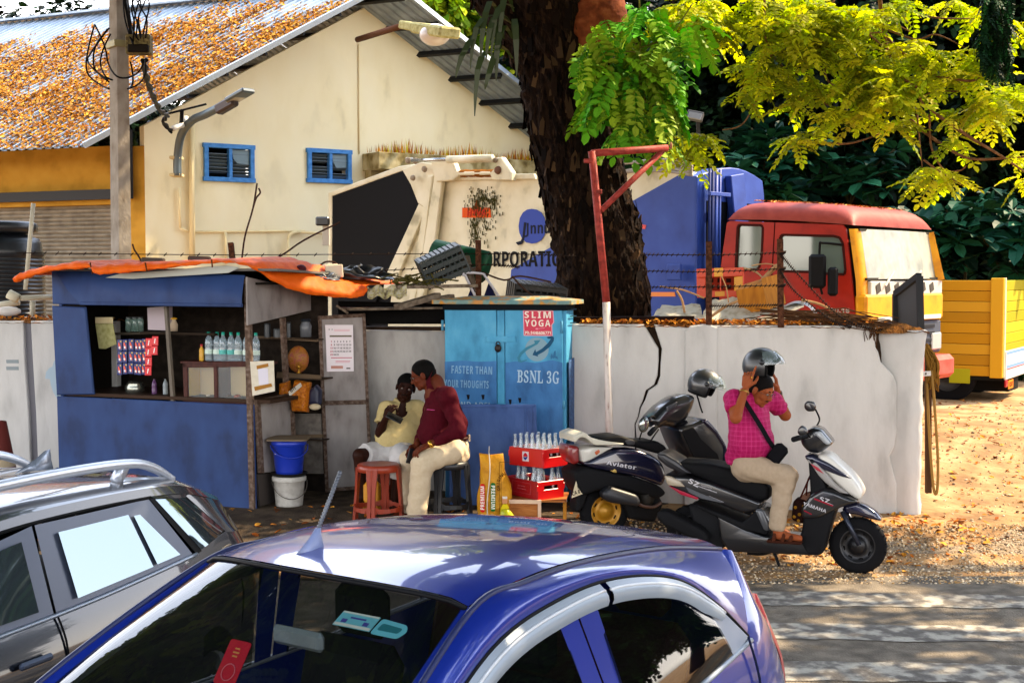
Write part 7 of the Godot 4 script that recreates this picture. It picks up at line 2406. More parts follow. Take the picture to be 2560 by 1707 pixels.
		for i in 31:
			var s := 0.02 + 0.50 * i / 30.0
			var p := MB.along(P(dlo,f),s)
			va.append(p + V3(0,-0.003,-0.008 * f)); vb.append(p + V3(-0.008,-0.072,-0.036 * f))
		var silver := Qm("8d97a2",0.32,0.25)
		put("window_visor",strip(va,vb,30,4,V3(0,0.0,-0.018 * f)),silver,o)
		m = Nb().smooth(); m.tube(va.map(func(q): return q + V3(0,-0.02,-0.02 * f)),0.006,6)
		put("visor_ridge",m,Qm("c9cdd2",0.3,0.2),o)
		va = []
		vb = []
		for i in 31:
			var s := 0.535 + 0.335 * i / 30.0
			var p := MB.along(P(dlo,f),s)
			var w := 0.072 * (1.0 - 0.35 * smoothstep(22.0,30.0,i))
			va.append(p + V3(0,-0.003,-0.008 * f)); vb.append(p + V3(0.012 * smoothstep(10.0,30.0,i) * 3.0,-w,-0.034 * f))
		put("window_visor",strip(va,vb,30,4,V3(0,0.0,-0.018 * f)),silver,o)
		m = Nb().smooth(); m.tube(va.map(func(q): return q + V3(0,-0.02,-0.02 * f)),0.006,6)
		put("visor_ridge",m,Qm("c9cdd2",0.3,0.2),o)
		m = Nb().smooth(); m.tube(curve(P([[0.98,0.892,-0.762],[0.2,0.882,-0.778],[-0.6,0.905,-0.78],[-1.36,0.972,-0.718]],f),30),0.011,6)
		put("belt_trim",m,Qm("8f98a4",0.35,0.3),o)
		put("flank",strip(P(belt,f),P([[1.0,0.62,-0.80],[0.2,0.60,-0.815],[-0.6,0.61,-0.815],[-1.36,0.66,-0.775]],f),24,6,V3(0,0,-0.012 * f)),blue,o)
		put("lower_flank",strip(P([[1.0,0.62,-0.80],[0.2,0.60,-0.815],[-0.6,0.61,-0.815],[-1.36,0.66,-0.775]],f),P([[0.85,0.22,-0.77],[0.2,0.2,-0.77],[-0.6,0.2,-0.77],[-1.05,0.25,-0.77]],f),24,6,V3(0,0,-0.01 * f)),blue,o)
		put("rear_quarter",strip(P([[-1.52,1.265,-0.505],[-1.45,1.12,-0.60],[-1.36,0.985,-0.708],[-1.36,0.66,-0.775],[-1.3,0.3,-0.77]],f),P([[-1.60,1.22,-0.50],[-1.66,1.03,-0.585],[-1.72,0.90,-0.63],[-1.80,0.66,-0.66],[-1.78,0.3,-0.64]],f),30,8,V3(-0.01,0.01,-0.03 * f)),blue,o)
		var tail := Qm("a8101c",0.08,0.0,{"clearcoat_enabled": true})
		put("tail_lamp",strip(P([[-1.655,1.075,-0.578],[-1.70,0.92,-0.635],[-1.755,0.78,-0.665],[-1.77,0.60,-0.67]],f),P([[-1.685,1.06,-0.545],[-1.765,0.92,-0.56],[-1.82,0.78,-0.575],[-1.84,0.60,-0.59]],f),18,5,V3(-0.012,0,-0.025 * f)),tail,o)
		m = Nb().smooth(); m.tube(curve(P([[-1.30,1.0,-0.735],[-1.33,0.8,-0.775],[-1.33,0.45,-0.795]],f),12),0.005,5)
		put("door_gap",m,Qm("0c1430",0.6),o)
		put("bonnet_side",strip(P([[1.06,0.91,-0.715],[1.4,0.82,-0.69],[1.7,0.66,-0.58]],f),P([[1.0,0.6,-0.80],[1.4,0.55,-0.79],[1.74,0.45,-0.6]],f),14,4,V3(0,0,-0.02 * f)),blue,o)
		for wx in [1.12,-1.2]: road_wheel(o,V3(wx,0.28,-0.70 * f),0.28,H("8f949a"))
	put("bonnet",across(P([[1.04,0.915,-0.68],[1.4,0.82,-0.66],[1.7,0.66,-0.56]]),12,16,[0.045,0.05],0.12),blue,o)
	put("nose",across(P([[1.7,0.66,-0.57],[1.76,0.5,-0.6],[1.72,0.22,-0.62]]),10,16,[0.03,0.0],0.1),blue,o)
	put("tailgate",across(P([[-1.56,1.25,-0.49],[-1.68,1.05,-0.56],[-1.80,0.70,-0.60],[-1.80,0.3,-0.62]]),14,16,[0.03,0.0],-0.06),blue,o)
	m = Nb(); m.box(V3(-0.3,0.24,0),V3(2.6,0.08,1.44)); m.box(V3(1.2,0.6,0),V3(0.5,0.5,1.2))
	put("floor_pan",m,black,o)
	var trim := Qm("17181b",0.85)
	m = Nb(); m.box(V3(0.85,0.78,0),V3(0.5,0.2,1.28),0.06)
	put("dashboard",m,Qm("1d2023",0.7),o)
	seat_row(o,-0.28,0.45,trim,2)
	seat_row(o,-1.05,0.48,Qm("2a1a1a",0.85),3)
	m = Nb().smooth()
	var wheel := []
	for i in 25: wheel.append(V3(0.42,0.80,0.36) + rot(0,0,25) * V3(0,cos(TAU * i / 24.0) * 0.17,sin(TAU * i / 24.0) * 0.17))
	m.tube(wheel,0.014,6,false)
	put("steering_wheel",m,trim,o)
	m = Nb(); m.box(V3(0.31,1.235,0.0),V3(0.03,0.06,0.21),0.012)
	put("rear_view_mirror",m,Qm("9fb0b4",0.15,0.5),o)
	var card := Transform3D(rot(0,90,0) * rot(-32,0,0),Vector3.ZERO)
	var c := Transform3D(Basis.IDENTITY,Vector3.ZERO)
	var glassn := V3(0.50,0.85,0).normalized()
	var screen_y := V3(-0.86,0.50,0).normalized()
	var screen := Transform3D(Basis(V3(0,0,-1),screen_y,V3(0,0,-1).cross(screen_y)),V3(0.72,1.205,0.05))
	m = Nb(); m.xf = Transform3D(Basis(V3(0,0,-1),V3(-0.55,0.83,0).normalized(),V3(0,0,-1).cross(V3(-0.55,0.83,0).normalized())),V3(0.47,1.175,0.12))
	m.prism(rounded([-0.045,-0.07,0.045,-0.07,0.045,0.07,-0.045,0.07],0.01),0,0.002)
	var rc := put("red_card",m,Qm("b01a2e",0.5),o)
	var cardx := m.xf
	m = Nb(); m.xf = cardx
	for i in 3: m.box(V3(0.0,0.02 + 0.012 * i,0.003),V3(0.02 + 0.006 * (i % 2),0.005,0.001))
	put("print",m,Qm("c98a4a",0.5),rc)
	m = Nb(); m.xf = cardx
	var ring := []
	for i in 25: ring.append(V3(cos(TAU * i / 24.0) * 0.026,-0.03 + sin(TAU * i / 24.0) * 0.026,0.003))
	m.tube(ring,0.002,4,false)
	put("print",m,Qm("c96a72",0.5),rc)
	var yv := V3(-0.86,0.5,0.0).normalized()
	var sx := Transform3D(Basis(V3(0,0,-1),yv,V3(0,0,-1).cross(yv)),V3(0.32,1.325,-0.26))
	m = Nb(); m.xf = sx; m.prism(poly([-0.085,-0.028,0.06,-0.028,0.06,0.032,-0.085,0.032]),0,0.002)
	var st := put("toll_sticker",m,Qm("6fc3cf",0.4),o)
	m = Nb(); m.xf = sx; m.box(V3(-0.012,-0.022,0.003),V3(0.14,0.01,0.001)); m.box(V3(-0.012,0.028,0.003),V3(0.14,0.006,0.001))
	put("print",m,Qm("d8e2d6",0.4),st)
	m = Nb(); m.xf = sx
	for q in [-0.055,0.03]: m.box(V3(q,-0.006,0.003),V3(0.02,0.014,0.001))
	m.box(V3(-0.01,0.01,0.003),V3(0.06,0.006,0.001))
	put("print",m,Qm("4a4a9c",0.4),st)
	m = Nb(); m.xf = sx; m.prism(rounded([0.066,-0.034,0.17,-0.034,0.185,0.0,0.17,0.022,0.07,0.03],0.012),0,0.002)
	var st2 := put("toll_sticker",m,Qm("6fcbd9",0.4),o)
	m = Nb(); m.xf = sx; m.prism(rounded([0.08,-0.016,0.16,-0.016,0.165,0.006,0.085,0.012],0.008),0.002,0.003)
	put("print",m,Qm("2c7d86",0.4),st2)
	m = Nb().smooth()
	var ab := V3(0.10,1.448,0.16)
	var dirn := V3(-0.52,0.85,0.0).normalized()
	m.loft([[ab + V3(0.075,-0.012,0),ab + V3(0.02,-0.012,0.025),ab + V3(-0.055,-0.012,0.022),ab + V3(-0.07,-0.012,0),ab + V3(-0.055,-0.012,-0.022),ab + V3(0.02,-0.012,-0.025)],[ab + V3(0.0,0.04,0),ab + V3(-0.02,0.04,0.012),ab + V3(-0.05,0.045,0.012),ab + V3(-0.06,0.045,0),ab + V3(-0.05,0.045,-0.012),ab + V3(-0.02,0.04,-0.012)],[ab + V3(-0.035,0.07,0),ab + V3(-0.04,0.07,0.007),ab + V3(-0.05,0.072,0.007),ab + V3(-0.055,0.072,0),ab + V3(-0.05,0.072,-0.007),ab + V3(-0.04,0.07,-0.007)]])
	var ae := put("aerial_base",m,Qm("6f7ba0",0.4),o)
	m = Nb().smooth()
	var start := ab + V3(-0.045,0.065,0)
	m.tube([start,start + dirn * 0.21],0.006,8)
	for i in 18: m.tube([start + dirn * (0.01 + i * 0.0112),start + dirn * (0.0145 + i * 0.0112)],0.0078,8)
	put("aerial_rod",m,Qm("5b6068",0.4,0.3),ae)
func make_suv() -> void:
	var fr := car_frame(-2.95,-6.80,1.95,-0.36)
	var o := thing("grey_car","dark grey car with silver roof rails and a fin aerial at the left edge","car")
	o.transform = fr
	var grey := Qm("252a34",0.25,0.5,{"clearcoat_enabled": true,"clearcoat": 1.0,"clearcoat_roughness": 0.04})
	var frame := Qm("4d5566",0.35,0.3)
	var black := Qm("0d0e10",0.5)
	var mirror := Qm("74838c",0.03,0.85)
	var drip := [[1.05,1.30,-0.63],[0.7,1.44,-0.645],[0.2,1.505,-0.65],[-0.4,1.51,-0.645],[-0.95,1.49,-0.63],[-1.35,1.44,-0.60],[-1.72,1.32,-0.56]]
	var belt := [[1.25,1.00,-0.77],[0.5,1.01,-0.785],[-0.3,1.035,-0.79],[-1.0,1.08,-0.775],[-1.6,1.14,-0.70]]
	put("roof",across(P(drip),20,16,[0.09,0.06],0.05),grey,o)
	put("windscreen",across(P([[1.03,1.31,-0.61],[1.35,1.12,-0.66],[1.62,0.98,-0.70]]),10,14,[0.06,0.05],0.08),black,o)
	for f in [1.0,-1.0]:
		put("side_frame",strip(P(drip,f),P([[1.10,1.28,-0.645],[0.7,1.40,-0.66],[0.2,1.46,-0.665],[-0.4,1.465,-0.66],[-0.95,1.445,-0.645],[-1.35,1.395,-0.62],[-1.72,1.30,-0.575]],f),30,2),grey,o)
		var m := Nb().smooth(); m.tube(curve(P([[1.10,1.275,-0.65],[0.7,1.395,-0.665],[0.2,1.455,-0.67],[-0.4,1.46,-0.665],[-0.95,1.44,-0.65]],f),30),0.009,6)
		put("drip_seal",m,black,o)
		var doors := [[[[-0.01,1.45,-0.668],[-0.01,1.03,-0.792]],[[-0.93,1.435,-0.652],[-1.18,1.08,-0.768]]],[[[0.98,1.30,-0.655],[1.2,1.0,-0.775]],[[0.01,1.45,-0.668],[0.01,1.03,-0.792]]]]
		for k in 2:
			var d0: Array = P(doors[k][0],f)
			var d1: Array = P(doors[k][1],f)
			put("door_frame",strip(d0,d1,10,12,V3(0,0,-0.004 * f)),frame,o)
		var out := V3(0,0,-0.012 * f)
		var g := strip(P([[-0.14,1.395,-0.690],[-0.16,1.07,-0.788]],f),P([[-0.70,1.388,-0.680],[-0.78,1.10,-0.778]],f),6,8)
		var gm := put("rear_window",g,mirror,o); gm.position = out
		g = strip(P([[-0.745,1.375,-0.682],[-0.82,1.105,-0.775]],f),P([[-0.80,1.372,-0.680],[-1.04,1.115,-0.766]],f),6,4)
		gm = put("quarter_glass",g,mirror,o); gm.position = out
		g = strip(P([[0.86,1.30,-0.672],[1.02,1.05,-0.775]],f),P([[0.12,1.395,-0.690],[0.12,1.065,-0.788]],f),6,8)
		gm = put("front_window",g,mirror,o); gm.position = out
		g = strip(P([[-0.98,1.425,-0.648],[-1.26,1.10,-0.752]],f),P([[-1.30,1.385,-0.622],[-1.58,1.15,-0.69]],f),8,6,V3(0,0,-0.01 * f))
		gm = put("rear_quarter_glass",g,mirror,o); gm.position = out
		put("pillar",strip(P([[-0.93,1.437,-0.655],[-1.20,1.085,-0.775]],f),P([[-0.99,1.430,-0.655],[-1.27,1.09,-0.762]],f),6,1),black,o)
		put("rear_pillar",strip(P([[-1.30,1.405,-0.618],[-1.62,1.13,-0.695]],f),P([[-1.72,1.30,-0.575],[-1.86,1.10,-0.62]],f),8,6,V3(0,0,-0.02 * f)),grey,o)
		put("rear_frame",strip(P([[-0.95,1.445,-0.645],[-1.35,1.398,-0.62]],f),P([[-0.99,1.425,-0.655],[-1.32,1.38,-0.622]],f),6,1),grey,o)
		put("flank",strip(P(belt,f),P([[1.25,0.66,-0.83],[0.5,0.66,-0.85],[-0.3,0.68,-0.855],[-1.0,0.72,-0.84],[-1.7,0.76,-0.75]],f),26,8,V3(0,0.0,-0.02 * f)),grey,o)
		put("lower_flank",strip(P([[1.25,0.66,-0.83],[0.5,0.66,-0.85],[-0.3,0.68,-0.855],[-1.0,0.72,-0.84],[-1.7,0.76,-0.75]],f),P([[1.0,0.3,-0.82],[0.5,0.28,-0.82],[-0.3,0.28,-0.82],[-1.0,0.3,-0.82],[-1.6,0.36,-0.76]],f),26,6,V3(0,0,-0.015 * f)),grey,o)
		m = Nb().smooth(); m.tube(curve(P([[1.2,1.0,-0.785],[0.5,1.01,-0.80],[-0.3,1.035,-0.803],[-1.2,1.085,-0.775]],f),26),0.012,6)
		put("belt_trim",m,Qm("8e98a6",0.3,0.4),o)
		m = Nb().smooth(); m.tube(curve(P([[0.0,1.03,-0.803],[-0.02,0.85,-0.85],[0.0,0.5,-0.868]],f),10),0.006,5)
		put("door_gap",m,black,o)
		for q in [[0.22,0.86],[-0.92,0.92]]:
			m = Nb(); m.box(V3(q[0],q[1],-0.866 * f),V3(0.22,0.035,0.03),0.012)
			put("door_handle",m,Qm("515a6c",0.3,0.5),o)
		m = Nb().smooth()
		var top := curve(P([[1.0,1.46,-0.52],[0.75,1.585,-0.525],[0.3,1.64,-0.525],[-0.4,1.645,-0.52],[-0.95,1.62,-0.51],[-1.2,1.56,-0.50],[-1.36,1.475,-0.495]],f),40)
		var rings := []
		for i in top.size():
			var wd := 0.018 + 0.008 * absf(i / 20.0 - 1.0)
			var hgt := 0.026
			rings.append([top[i] + V3(0,hgt,0),top[i] + V3(0,hgt * 0.5,wd),top[i] + V3(0,-hgt,wd),top[i] + V3(0,-hgt,-wd),top[i] + V3(0,hgt * 0.5,-wd)])
		m.loft(rings)
		m.beam(V3(-0.82,1.53,-0.515 * f),V3(-0.90,1.62,-0.515 * f),0.03,0.07)
		m.beam(V3(-0.85,1.535,-0.515 * f),V3(-1.34,1.475,-0.50 * f),0.03,0.035)
		m.beam(V3(0.72,1.50,-0.525 * f),V3(0.66,1.60,-0.525 * f),0.03,0.07)
		put("roof_rail",m,Qm("c3cbd8",0.3,0.5),o)
		for wx in [1.28,-1.25]: road_wheel(o,V3(wx,0.33,-0.74 * f),0.33,H("9aa0a8"))
		put("bonnet_side",strip(P([[1.25,1.0,-0.77],[1.7,0.96,-0.75],[2.1,0.82,-0.62]],f),P([[1.25,0.66,-0.83],[1.7,0.6,-0.82],[2.12,0.5,-0.66]],f),12,4),grey,o)
	var m2 := Nb()
	m2.box(V3(0,0.3,0),V3(3.4,0.1,1.5)); m2.box(V3(0.0,0.62,0),V3(3.0,0.6,1.3))
	put("inner_body",m2,black,o)
	put("bonnet",across(P([[1.62,0.98,-0.70],[1.9,0.93,-0.68],[2.12,0.8,-0.6]]),8,12,[0.05,0.04],0.08),grey,o)
	put("nose",across(P([[2.12,0.8,-0.6],[2.16,0.6,-0.64],[2.1,0.3,-0.66]]),8,12,[0.0,0.0],0.08),grey,o)
	put("tailgate",across(P([[-1.72,1.31,-0.56],[-1.86,1.10,-0.61],[-1.92,0.8,-0.70],[-1.9,0.36,-0.72]]),12,14,[0.03,0.0],-0.05),grey,o)
	for f in [1.0,-1.0]:
		put("rear_corner",strip(P([[-1.62,1.13,-0.69],[-1.72,0.76,-0.75],[-1.6,0.36,-0.76]],f),P([[-1.86,1.10,-0.61],[-1.92,0.8,-0.70],[-1.9,0.36,-0.72]],f),12,4,V3(-0.01,0,-0.02 * f)),grey,o)
	m2 = Nb().smooth()
	m2.loft([[V3(-0.62,1.58,0.0),V3(-0.75,1.58,0.03),V3(-0.90,1.57,0.03),V3(-0.92,1.57,0),V3(-0.90,1.57,-0.03),V3(-0.75,1.58,-0.03)],[V3(-0.80,1.645,0),V3(-0.84,1.645,0.008),V3(-0.90,1.65,0.008),V3(-0.915,1.65,0),V3(-0.90,1.65,-0.008),V3(-0.84,1.645,-0.008)],[V3(-0.86,1.675,0),V3(-0.87,1.675,0.005),V3(-0.905,1.68,0.005),V3(-0.91,1.68,0),V3(-0.905,1.68,-0.005),V3(-0.87,1.675,-0.005)]])
	put("fin_aerial",m2,Qm("8c96a6",0.25,0.4),o)
func skin(limbs: Array,cell: float,k: float,carve: Array = [],ripple := 0.0) -> ArrayMesh:
	var lo := Vector3.INF
	var hi := -Vector3.INF
	for l in limbs:
		if l[1] is Vector3:
			var r: float = maxf(l[2],l[3])
			lo = lo.min(l[0] - Vector3.ONE * r).min(l[1] - Vector3.ONE * r)
			hi = hi.max(l[0] + Vector3.ONE * r).max(l[1] + Vector3.ONE * r)
		else:
			var r2: float = maxf(l[2].x,maxf(l[2].y,l[2].z))
			lo = lo.min(l[0] - Vector3.ONE * r2); hi = hi.max(l[0] + Vector3.ONE * r2)
	lo -= Vector3.ONE * cell * 3.0
	hi += Vector3.ONE * cell * 3.0
	var nx := int((hi.x - lo.x) / cell) + 2
	var ny := int((hi.y - lo.y) / cell) + 2
	var nz := int((hi.z - lo.z) / cell) + 2
	var f := PackedFloat32Array()
	f.resize(nx * ny * nz)
	f.fill(1.0)
	for l in limbs:
		var cap: bool = l[1] is Vector3
		var a: Vector3 = l[0]
		var b: Vector3 = l[1] if cap else a
		var r := 0.0
		if cap: r = maxf(l[2],l[3])
		else: r = maxf(l[2].x,maxf(l[2].y,l[2].z))
		var pad := Vector3.ONE * (r + k + cell * 2.0)
		var i0 := ((a.min(b) - pad - lo) / cell).floor()
		var i1 := ((a.max(b) + pad - lo) / cell).ceil()
		var ab := b - a
		var inv := 1.0 / maxf(ab.length_squared(),1e-9)
		var ra: float = l[2] if cap else 0.0
		var rb: float = l[3] if cap else 0.0
		var tb := Basis()
		var rad := Vector3.ONE
		var rmin := 1.0
		if not cap:
			tb = l[1].transposed()
			rad = l[2]
			rmin = minf(rad.x,minf(rad.y,rad.z))
		var cut: bool = l[-1] is Plane
		var pl := Plane()
		if cut: pl = l[-1]
		for z in range(maxi(0,int(i0.z)),mini(nz - 1,int(i1.z)) + 1):
			for y in range(maxi(0,int(i0.y)),mini(ny - 1,int(i1.y)) + 1):
				var at0 := (z * ny + y) * nx
				for x in range(maxi(0,int(i0.x)),mini(nx - 1,int(i1.x)) + 1):
					var p := lo + Vector3(x,y,z) * cell
					var d := 0.0
					if cap:
						var t := clampf((p - a).dot(ab) * inv,0.0,1.0)
						d = (p - a - ab * t).length() - lerpf(ra,rb,t)
					else:
						d = ((tb * (p - a)) / rad).length()
						d = (d - 1.0) * rmin * (0.5 + 0.5 * d) if d > 1.0 else (d - 1.0) * rmin
					if cut: d = maxf(d,pl.distance_to(p))
					var o := f[at0 + x]
					var h := maxf(k - absf(o - d),0.0)
					f[at0 + x] = minf(o,d) - (h * h * 0.25 / k if k > 0.0 else 0.0)
	for c in carve:
		var pad: Vector3 = Vector3.ONE * (c[1] + cell * 2.0)
		var i0: Vector3 = ((c[0] - pad - lo) / cell).floor()
		var i1: Vector3 = ((c[0] + pad - lo) / cell).ceil()
		for z in range(maxi(0,int(i0.z)),mini(nz - 1,int(i1.z)) + 1):
			for y in range(maxi(0,int(i0.y)),mini(ny - 1,int(i1.y)) + 1):
				for x in range(maxi(0,int(i0.x)),mini(nx - 1,int(i1.x)) + 1):
					var p := lo + Vector3(x,y,z) * cell
					var ix := (z * ny + y) * nx + x
					f[ix] = maxf(f[ix],c[1] - p.distance_to(c[0]))
	if ripple > 0.0:
		for z in nz:
			for y in ny:
				for x in nx:
					var ix := (z * ny + y) * nx + x
					if absf(f[ix]) < cell * 3.0:
						var p := lo + Vector3(x,y,z) * cell
						f[ix] += ripple * (sin(p.y * 34.0 + p.x * 21.0 + 3.0 * sin(p.z * 17.0 + p.y * 9.0)) * 0.6 + sin(p.y * 61.0 - p.z * 40.0 + 2.0 * sin(p.x * 30.0)) * 0.4)
	var verts := PackedVector3Array()
	var nors := PackedVector3Array()
	var idx := PackedInt32Array()
	var ids := PackedInt32Array()
	ids.resize(nx * ny * nz)
	ids.fill(-1)
	var offs := [0,1,nx,nx + 1,nx * ny,nx * ny + 1,nx * ny + nx,nx * ny + nx + 1]
	for z in nz - 1:
		for y in ny - 1:
			for x in nx - 1:
				var base := (z * ny + y) * nx + x
				var mask := 0
				for c in 8:
					if f[base + offs[c]] < 0.0: mask |= 1 << c
				if mask == 0 or mask == 255: continue
				var sum := Vector3.ZERO
				var n := 0
				for c in 8:
					for ax in 3:
						var c2: int = c | (1 << ax)
						if c2 == c: continue
						var va := f[base + offs[c]]
						var vb := f[base + offs[c2]]
						if (va < 0.0) == (vb < 0.0): continue
						var t := va / (va - vb)
						var q := Vector3(c & 1,(c >> 1) & 1,(c >> 2) & 1)
						q[ax] += t
						sum += q
						n += 1
				sum /= n
				var g := Vector3(f[base + 1] + f[base + offs[3]] + f[base + offs[5]] + f[base + offs[7]] - f[base] - f[base + offs[2]] - f[base + offs[4]] - f[base + offs[6]],
					f[base + offs[2]] + f[base + offs[3]] + f[base + offs[6]] + f[base + offs[7]] - f[base] - f[base + 1] - f[base + offs[4]] - f[base + offs[5]],
					f[base + offs[4]] + f[base + offs[5]] + f[base + offs[6]] + f[base + offs[7]] - f[base] - f[base + 1] - f[base + offs[2]] - f[base + offs[3]])
				ids[base] = verts.size()
				verts.append(lo + (Vector3(x,y,z) + sum) * cell)
				nors.append(g.normalized())
	var step := [1,nx,nx * ny]
	for z in range(1,nz - 1):
		for y in range(1,ny - 1):
			for x in range(1,nx - 1):
				var base := (z * ny + y) * nx + x
				for ax in 3:
					var ina := f[base] < 0.0
					if ina == (f[base + step[ax]] < 0.0): continue
					var u: int = step[(ax + 1) % 3]
					var w: int = step[(ax + 2) % 3]
					var q := [ids[base],ids[base - u],ids[base - u - w],ids[base - w]]
					if q[0] < 0 or q[1] < 0 or q[2] < 0 or q[3] < 0: continue
					if ina: idx.append_array(PackedInt32Array([q[0],q[2],q[1],q[0],q[3],q[2]]))
					else: idx.append_array(PackedInt32Array([q[0],q[1],q[2],q[0],q[2],q[3]]))
	var arr := []
	arr.resize(Mesh.ARRAY_MAX)
	arr[Mesh.ARRAY_VERTEX] = verts
	arr[Mesh.ARRAY_NORMAL] = nors
	arr[Mesh.ARRAY_INDEX] = idx
	var mesh := ArrayMesh.new()
	mesh.add_surface_from_arrays(Mesh.PRIMITIVE_TRIANGLES,arr)
	return mesh
func joined(meshes: Array) -> ArrayMesh:
	var st := SurfaceTool.new()
	for m in meshes: st.append_from(m,0,Transform3D.IDENTITY)
	return st.commit()
func hand(wrist: Vector3,dir: Vector3,palm: Vector3,thumb: Vector3,bends: Array,thumb_in := 0.3) -> ArrayMesh:
	dir = dir.normalized()
	thumb = (thumb - dir * thumb.dot(dir)).normalized()
	palm = (palm - dir * palm.dot(dir) - thumb * palm.dot(thumb)).normalized()
	var l := [[wrist - dir * 0.02,wrist + dir * 0.02,0.026,0.024]]
	for i in 4:
		var off := thumb * (0.030 - 0.020 * i)
		var kn := wrist + dir * (0.088 - 0.004 * absf(i - 1.0)) + off
		l.append([wrist + dir * 0.018 + off * 0.6,kn,0.017,0.0125])
		var p := kn
		var ang := 0.0
		var lens: Array = [[0.043,0.027,0.022],[0.048,0.03,0.023],[0.044,0.028,0.022],[0.034,0.021,0.019]][i]
		for s in 3:
			ang += deg_to_rad(bends[i]) * [0.8,1.0,0.7][s]
			var d := dir * cos(ang) + palm * sin(ang) + thumb * (0.10 - 0.07 * i)
			var q: Vector3 = p + d.normalized() * lens[s]
			l.append([p,q,0.0098 - 0.0009 * s,0.0092 - 0.0012 * s])
			p = q
	var t0 := wrist + dir * 0.03 + thumb * 0.026
	var t1 := t0 + (dir * 0.55 + thumb * 0.75 + palm * thumb_in).normalized() * 0.042
	var t2 := t1 + (dir * 0.9 + thumb * 0.25 + palm * thumb_in * 1.6).normalized() * 0.033
	var t3 := t2 + (dir * 0.95 + thumb * 0.0 + palm * thumb_in * 1.8).normalized() * 0.026
	l.append_array([[t0,t1,0.017,0.012],[t1,t2,0.0115,0.0105],[t2,t3,0.0105,0.0085]])
	return skin(l,0.0048,0.006)
func head(o: Node3D,xf: Transform3D,hair: Color,moustache: bool,specs: bool,bald := 0.0) -> ArrayMesh:
	var b := xf.basis
	var l := [
		func_e(xf,V3(0,0.035,-0.012),V3(0.076,0.086,0.096)),func_e(xf,V3(0,-0.03,0.022),V3(0.061,0.086,0.068)),
		[xf * V3(-0.034,-0.075,0.028),xf * V3(0.034,-0.075,0.028),0.03,0.03],[xf * V3(0,-0.098,0.058),xf * V3(0,-0.094,0.05),0.021,0.022],
		[xf * V3(0,0.008,0.086),xf * V3(0,-0.030,0.104),0.0095,0.0135],[xf * V3(-0.012,-0.032,0.092),xf * V3(0.012,-0.032,0.092),0.010,0.010],
		[xf * V3(-0.042,0.024,0.070),xf * V3(0.042,0.024,0.070),0.016,0.016],[xf * V3(-0.04,-0.025,0.056),xf * V3(-0.036,-0.03,0.058),0.026,0.024],[xf * V3(0.04,-0.025,0.056),xf * V3(0.036,-0.03,0.058),0.026,0.024],
		[xf * V3(-0.02,-0.058,0.080),xf * V3(0.02,-0.058,0.080),0.008,0.008],[xf * V3(-0.017,-0.069,0.079),xf * V3(0.017,-0.069,0.079),0.008,0.008],
		func_e(xf,V3(-0.079,-0.008,-0.008),V3(0.011,0.032,0.020)),func_e(xf,V3(0.079,-0.008,-0.008),V3(0.011,0.032,0.020)),
		[xf * V3(0,-0.07,-0.022),xf * V3(0,-0.17,-0.04),0.054,0.056]]
	var m := skin(l,0.0055,0.012,[[xf * V3(-0.031,0.003,0.094),0.0135],[xf * V3(0.031,0.003,0.094),0.0135]])
	var hairm := M(hair,0.75)
	for s in [-1.0,1.0]:
		var em := Nb().smooth(); em.ball(xf * V3(0.031 * s,0.003,0.078),Vector3.ONE * 0.0105,12)
		var eye := put("eye",em,Qm("7d7068",0.3),o)
		em = Nb().smooth(); em.ball(xf * V3(0.031 * s,0.000,0.0855),Vector3.ONE * 0.0058,8)
		put("iris",em,Qm("120b08",0.1),eye)
		em = Nb().smooth(); em.tube([xf * V3(0.014 * s,0.027,0.090),xf * V3(0.032 * s,0.031,0.086),xf * V3(0.048 * s,0.025,0.074)],[0.004,0.005,0.003],6)
		put("eyebrow",em,hairm,o)
	if moustache:
		var mm := Nb().smooth(); mm.tube([xf * V3(-0.03,-0.056,0.080),xf * V3(-0.014,-0.048,0.090),xf * V3(0.0,-0.046,0.093),xf * V3(0.014,-0.048,0.090),xf * V3(0.03,-0.056,0.080)],[0.003,0.0075,0.007,0.0075,0.003],8)
		put("moustache",mm,hairm,o)
	if specs:
		var sm := Nb().smooth()
		for s in [-1.0,1.0]:
			var ring := []
			for i in 17: ring.append(xf * V3(0.033 * s + cos(TAU * i / 16.0) * 0.023,0.0 + sin(TAU * i / 16.0) * 0.017,0.101))
			sm.tube(ring,0.0016,5,false)
			sm.tube([xf * V3(0.056 * s,0.004,0.101),xf * V3(0.078 * s,0.006,0.05),xf * V3(0.082 * s,0.006,-0.01)],0.0018,5)
		sm.tube([xf * V3(-0.011,0.003,0.101),xf * V3(0.011,0.003,0.101)],0.0016,5)
		put("spectacles",sm,Qm("3a322c",0.3,0.6),o)
	var n := (b * V3(0,-0.75,0.66)).normalized()
	var hp := Plane(n,xf * (V3(0,-0.75,0.66) * (0.012 - bald)))
	var h := [func_e(xf,V3(0,0.042,-0.020),V3(0.083,0.089,0.101)),func_e(xf,V3(0,-0.015,-0.05),V3(0.072,0.07,0.065))]
	for q in h: q.append(hp)
	put("hair",skin(h,0.0065,0.02,[],0.002),hairm,o)
	return m
func func_e(xf: Transform3D,c: Vector3,r: Vector3) -> Array: return [xf * c,xf.basis,r]
func facing(fwd: Vector3,up: Vector3,at0: Vector3) -> Transform3D:
	var z := fwd.normalized()
	var x := up.cross(z).normalized()
	return Transform3D(Basis(x,z.cross(x),z),at0)
func cut(a: Vector3,b: Vector3) -> Plane:
	return Plane((b - a).normalized(),b)
